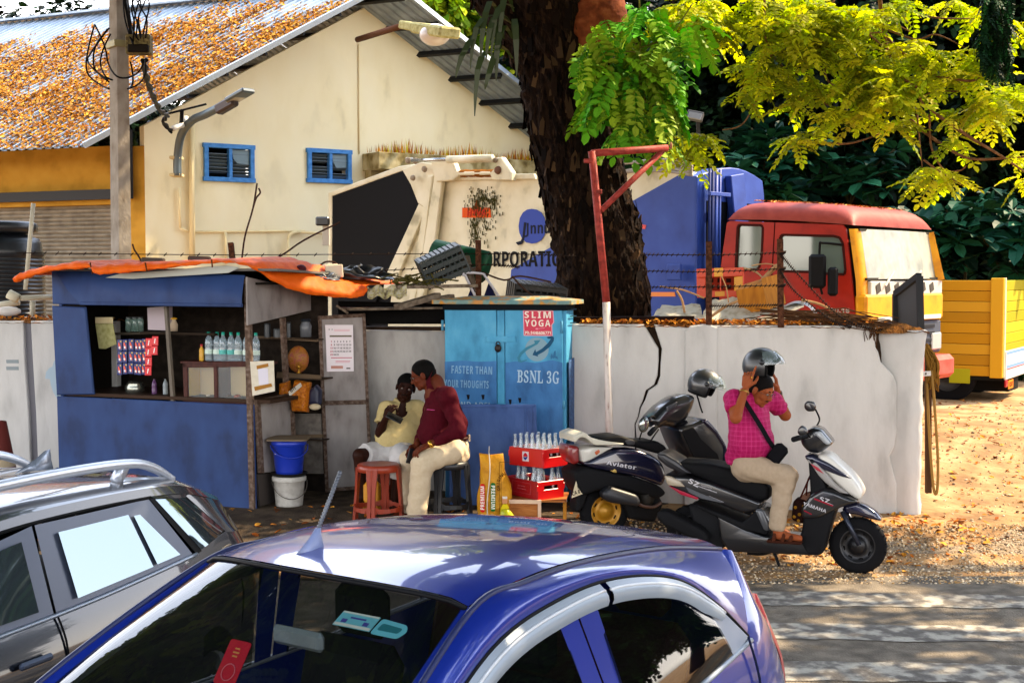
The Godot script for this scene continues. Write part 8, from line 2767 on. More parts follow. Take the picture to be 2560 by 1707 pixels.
func woven(_stops: Array,_s: Vector3,_r: float,_f: float,_sd: int,_rel: float,_b: NoiseTexture2D,_o: Dictionary) -> StandardMaterial3D:
	var im := Image.create(64,64,false,Image.FORMAT_RGB8)
	im.fill(H("a00e50"))
	for k in 4:
		im.fill_rect(Rect2i(k * 16,0,2,64),H("b8326c"))
		im.fill_rect(Rect2i(0,k * 16,64,2),H("b8326c"))
		im.fill_rect(Rect2i(k * 16 + 8,0,1,64),H("8a0a44"))
		im.fill_rect(Rect2i(0,k * 16 + 8,64,1),H("8a0a44"))
	var m := StandardMaterial3D.new()
	m.albedo_texture = ImageTexture.create_from_image(im)
	m.uv1_triplanar = true
	m.uv1_scale = Vector3.ONE * 7.0
	m.roughness = 0.7
	m.metallic_specular = 0.3
	return m
func collar(base: Vector3,head_end: Vector3,front: Vector3,r: float) -> MB:
	var ax := (head_end - base).normalized()
	var f := (front - ax * front.dot(ax)).normalized()
	var s := ax.cross(f)
	var rows := [[],[],[],[]]
	for i in 25:
		var a := lerpf(0.35,TAU - 0.35,i / 24.0)
		var d := f * cos(a) + s * sin(a)
		var dip := 0.035 * pow(maxf(0.0,cos(a)),2.0)
		rows[0].append(base + ax * (0.02 - dip) + d * r * 0.92)
		rows[1].append(base + ax * (0.055 - dip) + d * r * 0.93)
		rows[2].append(base + ax * (0.05 - dip) + d * r * 1.05)
		rows[3].append(base + ax * (-0.005 - dip * 1.6) + d * (r * 1.32 + 0.01))
	var m := Nb().smooth()
	m.patch(rows)
	return m
func make_rider() -> void:
	var o := thing("person","man in magenta checked shirt and beige trousers lifting a helmet on a scooter","person")
	var brown := Qm("8d4a2a",0.5,0.0,{"subsurf_scatter_enabled": true,"subsurf_scatter_strength": 0.06})
	var d := 10.55
	var neck := at(1884,982,d - 0.06)
	var hips := at(1866,1142,d)
	var chest := at(1872,1040,d - 0.04)
	var sr := at(1833,998,d - 0.20)
	var sl := at(1934,1003,d + 0.10)
	var er := at(1840,1044,d - 0.37)
	var el := at(1964,1038,d + 0.20)
	var wr := at(1864,972,d - 0.27)
	var wl := at(1944,977,d + 0.14)
	var hr := at(1868,1165,d - 0.13)
	var hl := at(1872,1165,d + 0.13)
	var kr := at(1962,1190,d - 0.16)
	var kl := at(1968,1190,d + 0.14)
	var ar := at(1944,1318,d - 0.20)
	var al := at(1940,1322,d + 0.14)
	var fwd := V3(0.70,-0.42,0.58)
	var hx := facing(fwd,V3(0.30,0.92,0.22),at(1903,975,d - 0.13))
	var hm := head(o,hx,H("0d0a09"),true,true)
	var arms := skin([[sr,er,0.052,0.043],[er,wr,0.042,0.027],[sl,el,0.052,0.043],[el,wl,0.042,0.027],[neck,hx * V3(0,-0.1,-0.03),0.062,0.056],[neck,chest,0.08,0.11],[chest,hips,0.11,0.11],[sr,sl,0.06,0.06],[hr,kr,0.07,0.05],[hl,kl,0.07,0.05],[kr,ar,0.05,0.036],[kl,al,0.05,0.036],[ar,ar + V3(0.02,-0.06,0.01),0.036,0.034],[ar + V3(0.0,-0.055,0),ar + V3(0.16,-0.075,0.05),0.032,0.026],[al,al + V3(0.15,-0.07,0.02),0.036,0.028]],0.0115,0.02)
	var right := hand(wr + (wr - er).normalized() * 0.01,(at(1873,930,d - 0.28) - wr),V3(0.35,0.0,-0.9),V3(0.9,0.1,0.35),[8,62,66,60],0.5)
	var left := hand(wl + (wl - el).normalized() * 0.01,(at(1940,930,d + 0.12) - wl),V3(-0.8,0.0,0.1),V3(-0.2,0.2,0.95),[26,30,34,40],0.4)
	put("body",joined([arms,hm,right,left]),brown,o)
	var side := (sl - sr).normalized()
	var check := woven([0.3,H("8f0a49"),0.5,H("a60f54"),0.7,H("b4185e")],Vector3.ONE * 6.0,0.85,0.02,171,0.15,bump_soft,{"even": 0.85})
	var belly := at(1880,1105,d - 0.08)
	var hem := Plane(Vector3.DOWN,at(1870,1158,d))
	var sle := sr.lerp(er,0.62)
	var sll := sl.lerp(el,0.55)
	put("shirt",skin([
		[neck + V3(0,-0.01,0),chest,0.075,0.135],[chest - side * 0.05,belly - side * 0.05,0.128,0.140],[chest + side * 0.05,belly + side * 0.05,0.128,0.135],[belly - side * 0.045,hips - side * 0.04,0.138,0.135,hem],[belly + side * 0.04,hips + side * 0.04,0.135,0.135,hem],
		[sr + side * 0.03,sl - side * 0.03,0.075,0.075],[sr,sle + (er - sr) * 0.2,0.074,0.070,cut(sr,sle)],[sl,sll + (el - sl) * 0.2,0.074,0.070,cut(sl,sll)]],0.0115,0.035,[],0.005),check,o)
	var m := collar(neck,hx * V3(0,-0.1,-0.03),fwd * V3(1,0,1),0.076)
	put("collar",m,check,o)
	var beige := W([0.3,H("8f7c66"),0.5,H("a8947c"),0.7,H("b5a28b")],Vector3.ONE * 5.0,0.85,0.02,172,0.15,bump_soft,{"even": 0.85})
	put("trousers",skin([[hips + V3(0,0.0,0),hr.lerp(hl,0.5),0.135,0.13],[hr,kr,0.112,0.082],[hl,kl,0.112,0.082],[kr,ar + V3(0,0.015,0),0.084,0.062,cut(kr,ar + V3(0,-0.03,0))],[kl,al + V3(0,0.015,0),0.084,0.062,cut(kl,al + V3(0,-0.03,0))]],0.0115,0.03,[],0.005),beige,o)
	m = Nb().smooth()
	m.lathe([Vector2(0.039,-0.006),Vector2(0.041,0.0),Vector2(0.039,0.006)],wr.lerp(er,0.12),14,Basis(Quaternion(Vector3.UP,(wr - er).normalized())))
	put("bangle",m,Qm("a37c3a",0.3,0.8),o)
	m = Nb().smooth()
	m.lathe([Vector2(0.030,-0.012),Vector2(0.034,-0.012),Vector2(0.034,0.012),Vector2(0.030,0.012)],wl.lerp(el,0.12),14,Basis(Quaternion(Vector3.UP,(wl - el).normalized())))
	put("wrist_watch",m,Qm("4a3a34",0.3,0.6),o)
	m = Nb().smooth()
	m.lathe([Vector2(0.0105,-0.004),Vector2(0.0125,0.0),Vector2(0.0105,0.004)],at(1879,944,d - 0.30),10,rot(20,0,70))
	put("finger_ring",m,Qm("d8a03a",0.2,0.9),o)
	for q in [ar,al]:
		m = Nb()
		m.xf = Transform3D(Basis(Vector3.UP,-0.32),q + V3(0.055,-0.108,0.012))
		m.box(V3(0.0,0,0),V3(0.27,0.022,0.095),0.01)
		var sd := put("sandal",m,Qm("3a1c12",0.6),o)
		m = Nb(); m.xf = Transform3D(Basis(Vector3.UP,-0.32),q + V3(0.055,-0.075,0.012))
		for x in [-0.075,-0.01,0.05]: m.box(V3(x,0.0 - 0.08 * maxf(0.0,x),0),V3(0.03,0.075 - 0.25 * maxf(0,x),0.098),0.012,rot(0,0,-14))
		put("strap",m,Qm("4a2414",0.6),sd)
	var bag := thing("sling_bag","black sling bag hanging at the hip of the man in magenta","bag")
	m = Nb().smooth()
	var strap := curve([at(1838,985,d - 0.06),at(1858,998,d - 0.225),at(1880,1030,d - 0.235),at(1905,1070,d - 0.225),at(1926,1106,d - 0.19),at(1938,1120,d - 0.16)],24)
	m = Nb()
	for i in 24: m.beam(strap[i],strap[i + 1] + (strap[i + 1] - strap[i]) * 0.1,0.036,0.006,V3(0.3,0.2,1))
	put("strap",m,Qm("101014",0.8),bag)
	m = Nb(); m.xf = Transform3D(rot(0,-32,-38),at(1943,1137,d - 0.17)); m.box(Vector3.ZERO,V3(0.11,0.19,0.07),0.025); m.box(V3(0.0,0.02,0.037),V3(0.10,0.12,0.012),0.006)
	put("pouch",m,Qm("0f0f13",0.75),bag)
	helmet(facing(V3(0.86,0.05,0.42),V3(0.03,1,0.0),at(1908,914,d - 0.08)),"helmet held","black open face helmet with clear visor raised above the rider's head",Qm("0c0d10",0.3,0,{"clearcoat_enabled": true}))
func helmet(xf: Transform3D,_note: String,label: String,mat: Material) -> void:
	var o := thing("helmet",label,"helmet")
	o.transform = xf
	var m := Nb().smooth()
	var rows := []
	for i in 15:
		var ph := lerpf(PI / 2,-0.62,i / 14.0)
		var row := []
		var open := 0.0
		if ph < 0.42: open = lerpf(0.0,1.12,smoothstep(0.42,0.05,ph))
		for j in 33:
			var a := lerpf(PI / 2 + open,PI / 2 + TAU - open,j / 32.0)
			row.append(V3(cos(a) * cos(ph) * 0.128,sin(ph) * 0.142,sin(a) * cos(ph) * 0.152 - 0.01))
		rows.append(row)
	m.patch(rows)
	put("shell",m,mat,o)
	m = Nb().smooth()
	var rows2 := []
	for r in rows:
		var row := []
		for p in r: row.append(p * 0.9)
		rows2.append(row)
	m.patch(rows2)
	put("lining",m,Qm("0a0a0b",0.9),o)
	m = Nb().smooth()
	var rim := []
	for r in rows: rim.append(r[0] * 0.97)
	var rim2 := []
	for r in rows: rim2.append(r[32] * 0.97)
	rim2.reverse()
	m.tube(rim.slice(5) ,0.011,7); m.tube(rim2.slice(0,10),0.011,7)
	m.tube(rows[14].map(func(q): return q * 0.97),0.011,7)
	put("edge_trim",m,Qm("0c0c0d",0.6),o)
	m = Nb().smooth()
	rows = []
	for i in 9:
		var ph := lerpf(0.78,-0.02,i / 8.0)
		var row := []
		for j in 21:
			var a := lerpf(PI / 2 - 1.28,PI / 2 + 1.28,j / 20.0)
			var out := 1.06 + 0.16 * sin((a - PI / 2 + 1.28) / 2.56 * PI) * smoothstep(0.8,0.0,ph)
			row.append(V3(cos(a) * cos(ph) * 0.128 * 1.05,sin(ph) * 0.142 + 0.012,sin(a) * cos(ph) * 0.152 * out - 0.01))
		rows.append(row)
	m.patch(rows)
	put("visor",m,M(Color(0.55,0.62,0.62,0.30),0.04,0.0,{"transparency": BaseMaterial3D.TRANSPARENCY_ALPHA,"metallic_specular": 1.0}),o)
	for s in [-1.0,1.0]:
		m = Nb().smooth(); m.lathe([Vector2(0.001,0.012),Vector2(0.018,0.01),Vector2(0.022,0)],V3(0.13 * s,0.03,0.03),14,rot(0,0,-90 * s))
		put("visor_pivot",m,Qm("2a2c30",0.3,0.4),o)
func make_seated_men() -> void:
	var o := thing("person","man in dark maroon shirt and cream trousers leaning over on a black stool","person")
	var skin_m := Qm("5e2c1a",0.5,0.0,{"subsurf_scatter_enabled": true,"subsurf_scatter_strength": 0.05})
	var d := 11.5
	var neck := at(1086,957,d)
	var chest := at(1097,1020,d)
	var hips := at(1122,1118,d + 0.02)
	var belly := at(1092,1078,d)
	var sn := at(1119,990,d - 0.19)
	var sf := at(1086,990,d + 0.2)
	var en := at(1146,1078,d - 0.26)
	var ef := at(1062,1078,d + 0.2)
	var wn := at(1072,1112,d - 0.26)
	var wf := at(1040,1112,d - 0.02)
	var hn := at(1128,1124,d - 0.11)
	var hf := at(1112,1124,d + 0.12)
	var kn := at(1056,1158,d - 0.24)
	var kf2 := at(1026,1150,d + 0.02)
	var an := at(1040,1288,d - 0.20)
	var af := at(1022,1280,d + 0.02)
	var hx := facing(V3(-0.90,-0.32,0.0),V3(-0.38,0.92,0.0),at(1056,938,d + 0.01))
	var hm := head(o,hx,H("0b0908"),false,true,-0.012)
	var body := skin([[neck,hx * V3(0,-0.11,-0.035),0.064,0.056],[neck,chest,0.08,0.12],[chest,hips,0.12,0.12],[sn,sf,0.06,0.06],[sn,en,0.05,0.042],[en,wn,0.042,0.028],[sf,ef,0.05,0.042],[ef,wf,0.042,0.028],[hn,kn,0.07,0.05],[hf,kf2,0.07,0.05],[kn,an,0.05,0.036],[kf2,af,0.05,0.036],[an,an + V3(-0.14,-0.05,0.05),0.036,0.03],[af,af + V3(-0.14,-0.05,0.05),0.036,0.03]],0.0125,0.02)
	var h1 := hand(wn + (wn - en).normalized() * 0.012,V3(-0.8,-0.35,0.12),V3(-0.2,-0.9,-0.2),V3(-0.15,0.2,-0.9),[30,34,38,42],0.5)
	var h2 := hand(wf + (wf - ef).normalized() * 0.01,V3(-0.5,-0.6,0.3),V3(0.4,-0.5,0.2),V3(-0.5,0.5,0.6),[34,38,40,44],0.5)
	put("body",joined([body,hm,h1,h2]),skin_m,o)
	var maroon := W([0.3,H("33040d"),0.5,H("460714"),0.7,H("540a1a")],Vector3.ONE * 5.0,0.85,0.02,181,0.15,bump_soft,{"even": 0.85})
	var hem := Plane(V3(0.1,-1,0).normalized(),at(1120,1122,d))
	var back := at(1128,1060,d + 0.02)
	put("shirt",skin([
		[neck.lerp(hx * V3(0,-0.11,-0.035),0.25),chest + V3(0.02,0,0),0.074,0.135],[chest + V3(0.02,0,-0.06),belly + V3(-0.01,0,-0.05),0.125,0.145],[chest + V3(0.02,0,0.06),belly + V3(-0.01,0,0.05),0.125,0.145],[chest + V3(0.03,0.02,0),back,0.135,0.13],[back,hips + V3(0.02,0,0),0.13,0.135,hem],[belly,hips + V3(-0.03,-0.01,0),0.15,0.15,hem],
		[sn + V3(0,0,0.04),sf,0.08,0.08],[sn,en,0.076,0.062],[en,wn.lerp(en,0.22),0.062,0.046,cut(en,wn.lerp(en,0.2))],[sf,ef,0.072,0.06],[ef,wf.lerp(ef,0.3),0.058,0.046,cut(ef,wf.lerp(ef,0.28))]],0.0125,0.035,[],0.006),maroon,o)
	var m := collar(neck,hx * V3(0,-0.1,-0.03),V3(-0.9,0.0,-0.2),0.075)
	put("collar",m,maroon,o)
	var cream := W([0.3,H("b5a182"),0.5,H("cdbb9d"),0.7,H("d8c8ad")],Vector3.ONE * 5.0,0.85,0.02,182,0.15,bump_soft,{"even": 0.85})
	put("trousers",skin([[hips,hn.lerp(hf,0.5),0.145,0.14],[hips + V3(0.045,0.0,0),hips + V3(0.05,-0.05,0),0.125,0.13],[hn,kn,0.118,0.088],[hf,kf2,0.118,0.088],[kn,an + V3(0,-0.03,0),0.09,0.085,cut(kn,an + V3(0,0.0,0))],[kf2,af + V3(0,-0.03,0),0.09,0.08,cut(kf2,af)]],0.0125,0.03,[],0.006),cream,o)
	m = Nb().smooth()
	var bt := []
	for i in 21: bt.append(hips + V3(0.015,0.075,0) + V3(cos(TAU * i / 20.0) * 0.158,0.012 * cos(TAU * i / 20.0),sin(TAU * i / 20.0) * 0.158))
	m.tube(bt,0.014,6,false)
	put("belt",m,Qm("3a1c14",0.5),o)
	for i in 3:
		var a := deg_to_rad(20 + i * 50)
		m = Nb(); m.box(hips + V3(0.015,0.075,0) + V3(cos(a) * 0.172,0.012 * cos(a),sin(a) * 0.172),V3(0.014,0.06,0.014),0.003)
		put("belt_loop",m,cream,o)
	for q in [an,af]:
		m = Nb().smooth()
		m.loft([shoe_ring(q + V3(0.055,-0.05,-0.01),0.036,0.06),shoe_ring(q + V3(0.0,-0.045,0.01),0.044,0.065),shoe_ring(q + V3(-0.08,-0.06,0.04),0.046,0.045),shoe_ring(q + V3(-0.17,-0.07,0.07),0.04,0.03),shoe_ring(q + V3(-0.2,-0.075,0.08),0.02,0.02)])
		put("shoe",m,Qm("111114",0.35),o)
	m = Nb().smooth()
	m.lathe([Vector2(0.030,-0.014),Vector2(0.034,-0.012),Vector2(0.034,0.012),Vector2(0.030,0.014)],wn.lerp(en,0.06),14,Basis(Quaternion(Vector3.UP,(wn - en).normalized())))
	put("wrist_watch",m,Qm("c99a3c",0.25,0.8),o)
	m = Nb(); m.box(at(1078,1024,d - 0.15),V3(0.075,0.004,0.02),0,rot(0,-20,-2))
	put("pocket_pen",m,Qm("c2257a",0.4),o)
	m = Nb(); m.box(at(1028,1140,d - 0.20),V3(0.075,0.13,0.012),0.005,rot(10,35,-12))
	tag(put("phone",m,Qm("14141c",0.4)),"dark blue black phone in the lowered hand of the man in maroon","phone")
	o = thing("person","dark haired man in pale yellow shirt and white dhoti showing a phone","person")
	var dark := Qm("2c150d",0.5,0.0,{"subsurf_scatter_enabled": true,"subsurf_scatter_strength": 0.04})
	d = 12.0
	neck = at(1006,1012,d)
	chest = at(1000,1050,d)
	hips = at(990,1128,d + 0.05)
	belly = at(994,1095,d - 0.05)
	sn = at(966,1022,d - 0.06)
	sf = at(1046,1020,d + 0.04)
	en = at(950,1082,d - 0.12)
	ef = at(1052,1085,d + 0.02)
	wn = at(963,1048,d - 0.24)
	wf = at(1030,1120,d - 0.16)
	hn = at(972,1132,d + 0.02)
	hf = at(1016,1134,d + 0.02)
	kn = at(898,1138,d - 0.24)
	kf2 = at(1004,1140,d - 0.36)
	an = at(905,1252,d - 0.24)
	af = at(985,1262,d - 0.34)
	hx = facing(V3(0.05,-0.10,0.95),V3(0.20,0.98,0.08),at(1014,969,d - 0.03))
	hm = head(o,hx,H("080706"),true,false)
	body = skin([[neck,hx * V3(0,-0.11,-0.03),0.06,0.055],[neck,chest,0.08,0.11],[chest,hips,0.11,0.11],[sn,sf,0.055,0.055],[sn,en,0.05,0.042],[en,wn,0.043,0.029],[sf,ef,0.05,0.042],[ef,wf,0.042,0.028],[hn,kn,0.075,0.058],[hf,kf2,0.075,0.058],[kn,an,0.056,0.036],[kf2,af,0.056,0.036],[an,an + V3(-0.02,-0.04,0.14),0.036,0.028],[af,af + V3(0.02,-0.04,0.14),0.036,0.028]],0.0125,0.02)
	h1 = hand(wn + (wn - en).normalized() * 0.008,at(972,1022,d - 0.3) - wn,V3(0.75,0.1,0.55),V3(0.5,0.3,0.6),[36,40,42,46],0.5)
	h2 = hand(wf,V3(-0.3,-0.4,0.6),V3(0,-0.9,0.1),V3(-0.9,0,0.2),[28,30,34,36],0.4)
	put("body",joined([body,hm,h1,h2]),dark,o)
	var yellow := W([0.3,H("a8935c"),0.5,H("c4b07a"),0.7,H("d0bf8e")],Vector3.ONE * 5.0,0.85,0.02,183,0.15,bump_soft,{"even": 0.85})
	hem = Plane(Vector3.DOWN,at(990,1130,d))
	var sle := sn.lerp(en,0.60)
	var sll := sf.lerp(ef,0.65)
	put("shirt",skin([[neck + V3(0,-0.025,0),chest,0.07,0.12],[chest + V3(-0.06,0,0),belly + V3(-0.06,0,0),0.115,0.135],[chest + V3(0.06,0,0),belly + V3(0.06,0,0),0.115,0.135],[belly + V3(-0.05,0,0),hips + V3(-0.05,0,0),0.138,0.14,hem],[belly + V3(0.05,0,0),hips + V3(0.06,0,0),0.138,0.14,hem],[sn + V3(0.04,0,0),sf - V3(0.04,0,0),0.07,0.07],[sn,sle + (en - sn) * 0.2,0.074,0.076,cut(sn,sle)],[sf,sll + (ef - sf) * 0.2,0.072,0.072,cut(sf,sll)]],0.0125,0.035,[[hx * V3(0.0,-0.20,0.09),0.055]],0.006),yellow,o)
	m = collar(neck,hx * V3(0,-0.1,-0.03),V3(0.1,0.0,1.0),0.074)
	put("collar",m,yellow,o)
	var dhoti := W([0.3,H("a9a6a4"),0.5,H("c4c1bf"),0.7,H("d0cecb")],Vector3.ONE * 5.0,0.9,0.02,184,0.2,bump_soft,{"even": 0.85})
	var kd := kn.lerp(hn,0.16)
	put("dhoti",skin([[hips + V3(0,0.0,0),hn.lerp(hf,0.5),0.155,0.155],[hn,kd,0.125,0.098,cut(hn,kd)],[hf,kf2,0.125,0.10],[hn.lerp(kd,0.5),hf.lerp(kf2,0.5),0.09,0.09],[kf2,kf2.lerp(af,0.5),0.10,0.09,cut(kf2,kf2.lerp(af,0.45))]],0.0125,0.04,[],0.007),dhoti,o)
	m = Nb(); m.plate([hips + V3(0.09,0.06,0.16),hips + V3(-0.06,0.09,0.17),hips + V3(-0.02,0.05,0.20),hips + V3(0.10,0.01,0.19)],0.008)
	put("waist_fold",m,dhoti,o)
	m = Nb(); m.box(at(986,1044,d - 0.34),V3(0.068,0.145,0.012),0.005,rot(-40,20,55))
	var ph := put("phone",m,Qm("0c0d10",0.35))
	tag(ph,"black phone held up by the man in the yellow shirt","phone")
func shoe_ring(c: Vector3,w: float,h: float) -> Array:
	var out := []
	for i in 12:
		var a := TAU * i / 12.0
		out.append(c + V3(0.0,maxf(sin(a) * h * 0.6,-0.03),cos(a) * w))
	return out
var SF: Transform3D
func c6(x: float,y: float) -> Vector2:
	var p := meet(1400.0 + x * 0.3827,850.0 + y * 0.3827,SF)
	return Vector2(p.x,p.y)
func slab(o: Node3D,called: String,pts: Array,z0: float,z1: float,mat: Material,bev := 0.03,rnd_r := 0.03) -> MeshInstance3D:
	var flat := []
	for i in range(0,pts.size(),2):
		var p := c6(pts[i],pts[i + 1])
		flat.append(p.x); flat.append(p.y)
	var m := Nb()
	m.pillow(poly(flat),rnd_r,z0,z1,bev)
	return put(called,m,mat,o)
func bar(o: Node3D,called: String,pts: Array,r: float,mat: Material) -> MeshInstance3D:
	var line := []
	for i in range(0,pts.size(),3):
		var p := c6(pts[i],pts[i + 1])
		line.append(V3(p.x,p.y,pts[i + 2]))
	var m := Nb().smooth()
	m.tube(curve(line,4 * line.size()) if line.size() > 2 else line,r,10)
	return put(called,m,mat,o)
func scooter_wheel(o: Node3D,c: Vector3,rim: Color,drum := true) -> void:
	var m := Nb().smooth()
	var r := 0.217
	m.lathe([Vector2(0.135,-0.045),Vector2(0.17,-0.05),Vector2(0.205,-0.042),Vector2(r,-0.018),Vector2(r,0.018),Vector2(0.205,0.042),Vector2(0.17,0.05),Vector2(0.135,0.045)],c,40,rot(90,0,0))
	var w := put("wheel",m,Qm("131315",0.8),o)
	m = Nb()
	for i in 44:
		var a := TAU * i / 44.0
		m.box(c + V3(cos(a) * 0.213,sin(a) * 0.213,0.024 * (1 if i % 2 else -1)),V3(0.012,0.012,0.04),0,Basis(Vector3.BACK,a))
	put("tread",m,Qm("101012",0.9),w)
	m = Nb().smooth()
	for s in [-1.0,1.0]:
		m.lathe([Vector2(0.137,s * 0.042),Vector2(0.128,s * 0.046),Vector2(0.12,s * 0.03),Vector2(0.085,s * 0.012),Vector2(0.06,s * 0.03),Vector2(0.055,s * 0.05),Vector2(0.001,s * 0.055)],c,32,rot(90,0,0))
	put("rim",m,M(rim,0.4,0.3),w)
	m = Nb()
	for i in 8:
		var a := TAU * (i + 0.3) / 8.0
		m.box(c + V3(cos(a) * 0.104,sin(a) * 0.104,0.0),V3(0.014,0.036,0.055),0.004,Basis(Vector3.BACK,a))
	put("rim_slot",m,Qm("0b0b0c",0.7),w)
func make_scooters() -> void:
	var blk := Qm("141418",0.28,0.0,{"clearcoat_enabled": true,"clearcoat": 0.8,"clearcoat_roughness": 0.08})
	var matte := Qm("161618",0.65)
	var navy := Qm("1a1b33",0.2,0.2,{"clearcoat_enabled": true,"clearcoat": 1.0,"clearcoat_roughness": 0.04})
	var white := Qm("c9c5bb",0.3,0.0,{"clearcoat_enabled": true})
	var chrome := Qm("a9adb0",0.2,0.8)
	var xb := V3(0.94,0,0.34).normalized()
	var base := Transform3D(Basis(xb,Vector3.UP,xb.cross(Vector3.UP)),V3(1.44,0.025,-10.83))
	SF = base * Transform3D(Basis.IDENTITY,V3(0,0,0.16))
	var o := thing("scooter","black scooter with white front cowl ridden by the man in magenta","scooter")
	o.transform = SF
	scooter_wheel(o,V3(c6(1935,1365).x,c6(1935,1365).y,-0.16),H("1c1c1f"))
	scooter_wheel(o,V3(0.02,0.217,-0.16),H("1c1c1f"))
	slab(o,"front_fender",[1838,1118,1850,1088,1930,1072,2000,1100,2060,1140,2104,1202,2040,1190,1930,1156,1850,1150],-0.23,-0.09,navy,0.03)
	bar(o,"fork",[1838,1130,-0.08,1950,1352,-0.08],0.019,Qm("2f3340",0.3,0.5))
	bar(o,"fork",[1838,1130,-0.24,1950,1352,-0.24],0.019,Qm("2f3340",0.3,0.5))
	slab(o,"leg_shield",[1592,1160,1640,1000,1625,780,1660,770,1740,960,1800,1120,1760,1240,1720,1400,1620,1402,1560,1300,1585,1240],-0.34,0.02,matte,0.03)
	slab(o,"front_side_panel",[1636,1012,1720,962,1790,980,1960,1052,1845,1088,1700,1160,1590,1168,1580,1096],-0.36,0.045,blk,0.03)
	slab(o,"front_cowl",[1676,748,1756,752,1830,822,1900,884,1950,950,1980,1010,1962,1056,1890,1014,1800,934,1712,842],-0.31,-0.01,white,0.06,0.04)
	slab(o,"dark_cowl_flash",[1592,752,1650,752,1760,804,1916,908,1840,894,1700,838,1624,800],-0.325,0.01,navy,0.02)
	slab(o,"grey_cowl_flash",[1616,776,1676,800,1750,872,1800,936,1890,1006,1830,996,1740,934,1660,856],-0.32,0.02,Qm("8e8a86",0.35),0.015,0.01)
	slab(o,"red_flash",[1640,804,1690,828,1730,872,1680,846],-0.0,0.026,Qm("a5142a",0.35),0.004,0.005)
	slab(o,"headlamp_cover",[1560,636,1600,600,1645,574,1700,584,1782,682,1742,712,1690,748,1620,742,1572,694],-0.29,-0.03,blk,0.05,0.03)
	slab(o,"headlamp",[1650,606,1700,598,1772,682,1740,690],-0.25,-0.022,Qm("9fa3a6",0.1),0.02,0.02)
	bar(o,"handlebar",[1640,640,-0.34,1600,632,0.02,1548,634,0.10],0.016,matte)
	bar(o,"grip",[1580,630,0.06,1546,634,0.16],0.021,matte)
	bar(o,"grip",[1606,640,-0.36,1566,706,-0.48],0.021,matte)
	for q in [[[1548,446,1570,428,1618,436,1630,466,1620,500,1572,502,1550,482],-0.42,[1624,486,-0.42,1654,552,-0.40,1640,596,-0.32]],[[1568,572,1592,546,1622,562,1638,602,1592,616,1566,602],0.10,[1632,600,0.10,1640,630,0.04]]]:
		slab(o,"mirror",q[0],q[1] - 0.03,q[1] + 0.015,blk,0.014,0.03)
		bar(o,"mirror_stem",q[2],0.007,matte)
	slab(o,"floor_board",[1030,1140,1200,1228,1330,1276,1500,1298,1620,1302,1716,1396,1690,1408,1600,1404,1280,1388,1110,1386,1050,1300],-0.33,0.015,blk,0.025)
	slab(o,"lower_side_panel",[870,1060,1050,1130,1200,1190,1300,1096,1376,1236,1360,1272,1200,1236,1040,1160,900,1090],-0.32,0.03,matte,0.02)
	slab(o,"side_panel",[676,876,730,880,850,890,1000,930,1200,1010,1330,1060,1296,1112,1200,1130,1050,1070,900,1035,730,960],-0.34,0.035,blk,0.035)
	slab(o,"seat_front_panel",[1276,1100,1330,1096,1380,1200,1376,1242,1340,1240],-0.33,0.05,Qm("5a5c60",0.25,0.3),0.02)
	slab(o,"seat",[776,792,850,796,1000,810,1110,838,1200,876,1290,898,1352,938,1374,968,1366,1046,1300,1056,1200,1012,1050,962,900,894,800,858],-0.31,0.01,Qm("101012",0.6),0.05,0.03)
	slab(o,"grab_rail",[636,738,690,742,770,788,806,820,868,872,800,874,700,826,640,776],-0.30,0.02,Qm("232327",0.3,0.2),0.02,0.015)
	slab(o,"tail_indicator",[686,882,730,884,796,918,828,956,764,952,712,944],-0.02,0.042,Qm("9c8f7a",0.15),0.012,0.015)
	slab(o,"red_stripe",[720,948,770,968,914,1026,904,1037,800,1006],0.0,0.042,Qm("a01836",0.3),0.003,0.005)
	slab(o,"muffler",[648,1112,700,1098,800,1148,950,1228,990,1290,962,1312,880,1284,700,1204,650,1156],-0.06,0.09,matte,0.05,0.04)
	slab(o,"engine",[830,1080,960,1090,1080,1200,1120,1330,1040,1380,960,1330,860,1240],-0.28,-0.04,Qm("1c1c1e",0.6),0.03)
	slab(o,"chequered_decal",[830,955,960,1010,1080,1052,1060,1058,930,1030,850,990],0.0,0.0385,Qm("55565a",0.5),0.002,0.004)
	bar(o,"stand",[1400,1392,-0.02,1438,1470,0.03],0.012,matte)
	bar(o,"stand",[1380,1396,-0.2,1300,1420,-0.18,1200,1412,-0.16],0.02,matte)
	var ink := Qm("b9b6ba",0.5)
	for q in [["SZ",882,928,-24.0,0.042,1.5],["SCOOTER",960,958,-22.0,0.016,1.3],["SZ",1735,1040,-15.0,0.036,1.5],["YAMAHA",1672,1086,-17.0,0.026,1.25]]:
		if q[0] == "SCOOTER": continue
		var p := c6(q[1],q[2])
		word(q[0],ink,o,Transform3D(rot(0,0,q[3]),V3(p.x,p.y,0.048 if q[1] > 1500 else 0.0385)),q[4],q[5])
	for q in [[900,946,1034,992,0.004,H("b9b6ba")],[980,1012,1078,1054,0.003,H("8e8b8f")],[930,944,1000,962,0.005,H("8e8b8f")],[1668,1030,1790,1076,0.012,H("8e1a2c")],[1600,1106,1652,1132,0.008,H("8e1a2c")],[1742,1050,1792,1072,0.003,H("b9b6ba")]]:
		var a := c6(q[0],q[1]); var b := c6(q[2],q[3])
		var zz := 0.048 if q[0] > 1500 else 0.0385
		var m := Nb(); m.beam(V3(a.x,a.y,zz),V3(b.x,b.y,zz),q[4],0.003,V3(0,0,1))
		put("decal_line",m,M(q[5],0.5),o)
	var hb := thing("handbag","brown handbag with yellow spots hanging from the scooter's front hook","handbag")
	hb.transform = SF
	slab(hb,"bag",[1510,1074,1534,1046,1606,1062,1600,1222,1500,1192],-0.22,-0.08,Qm("2a1410",0.7),0.03)
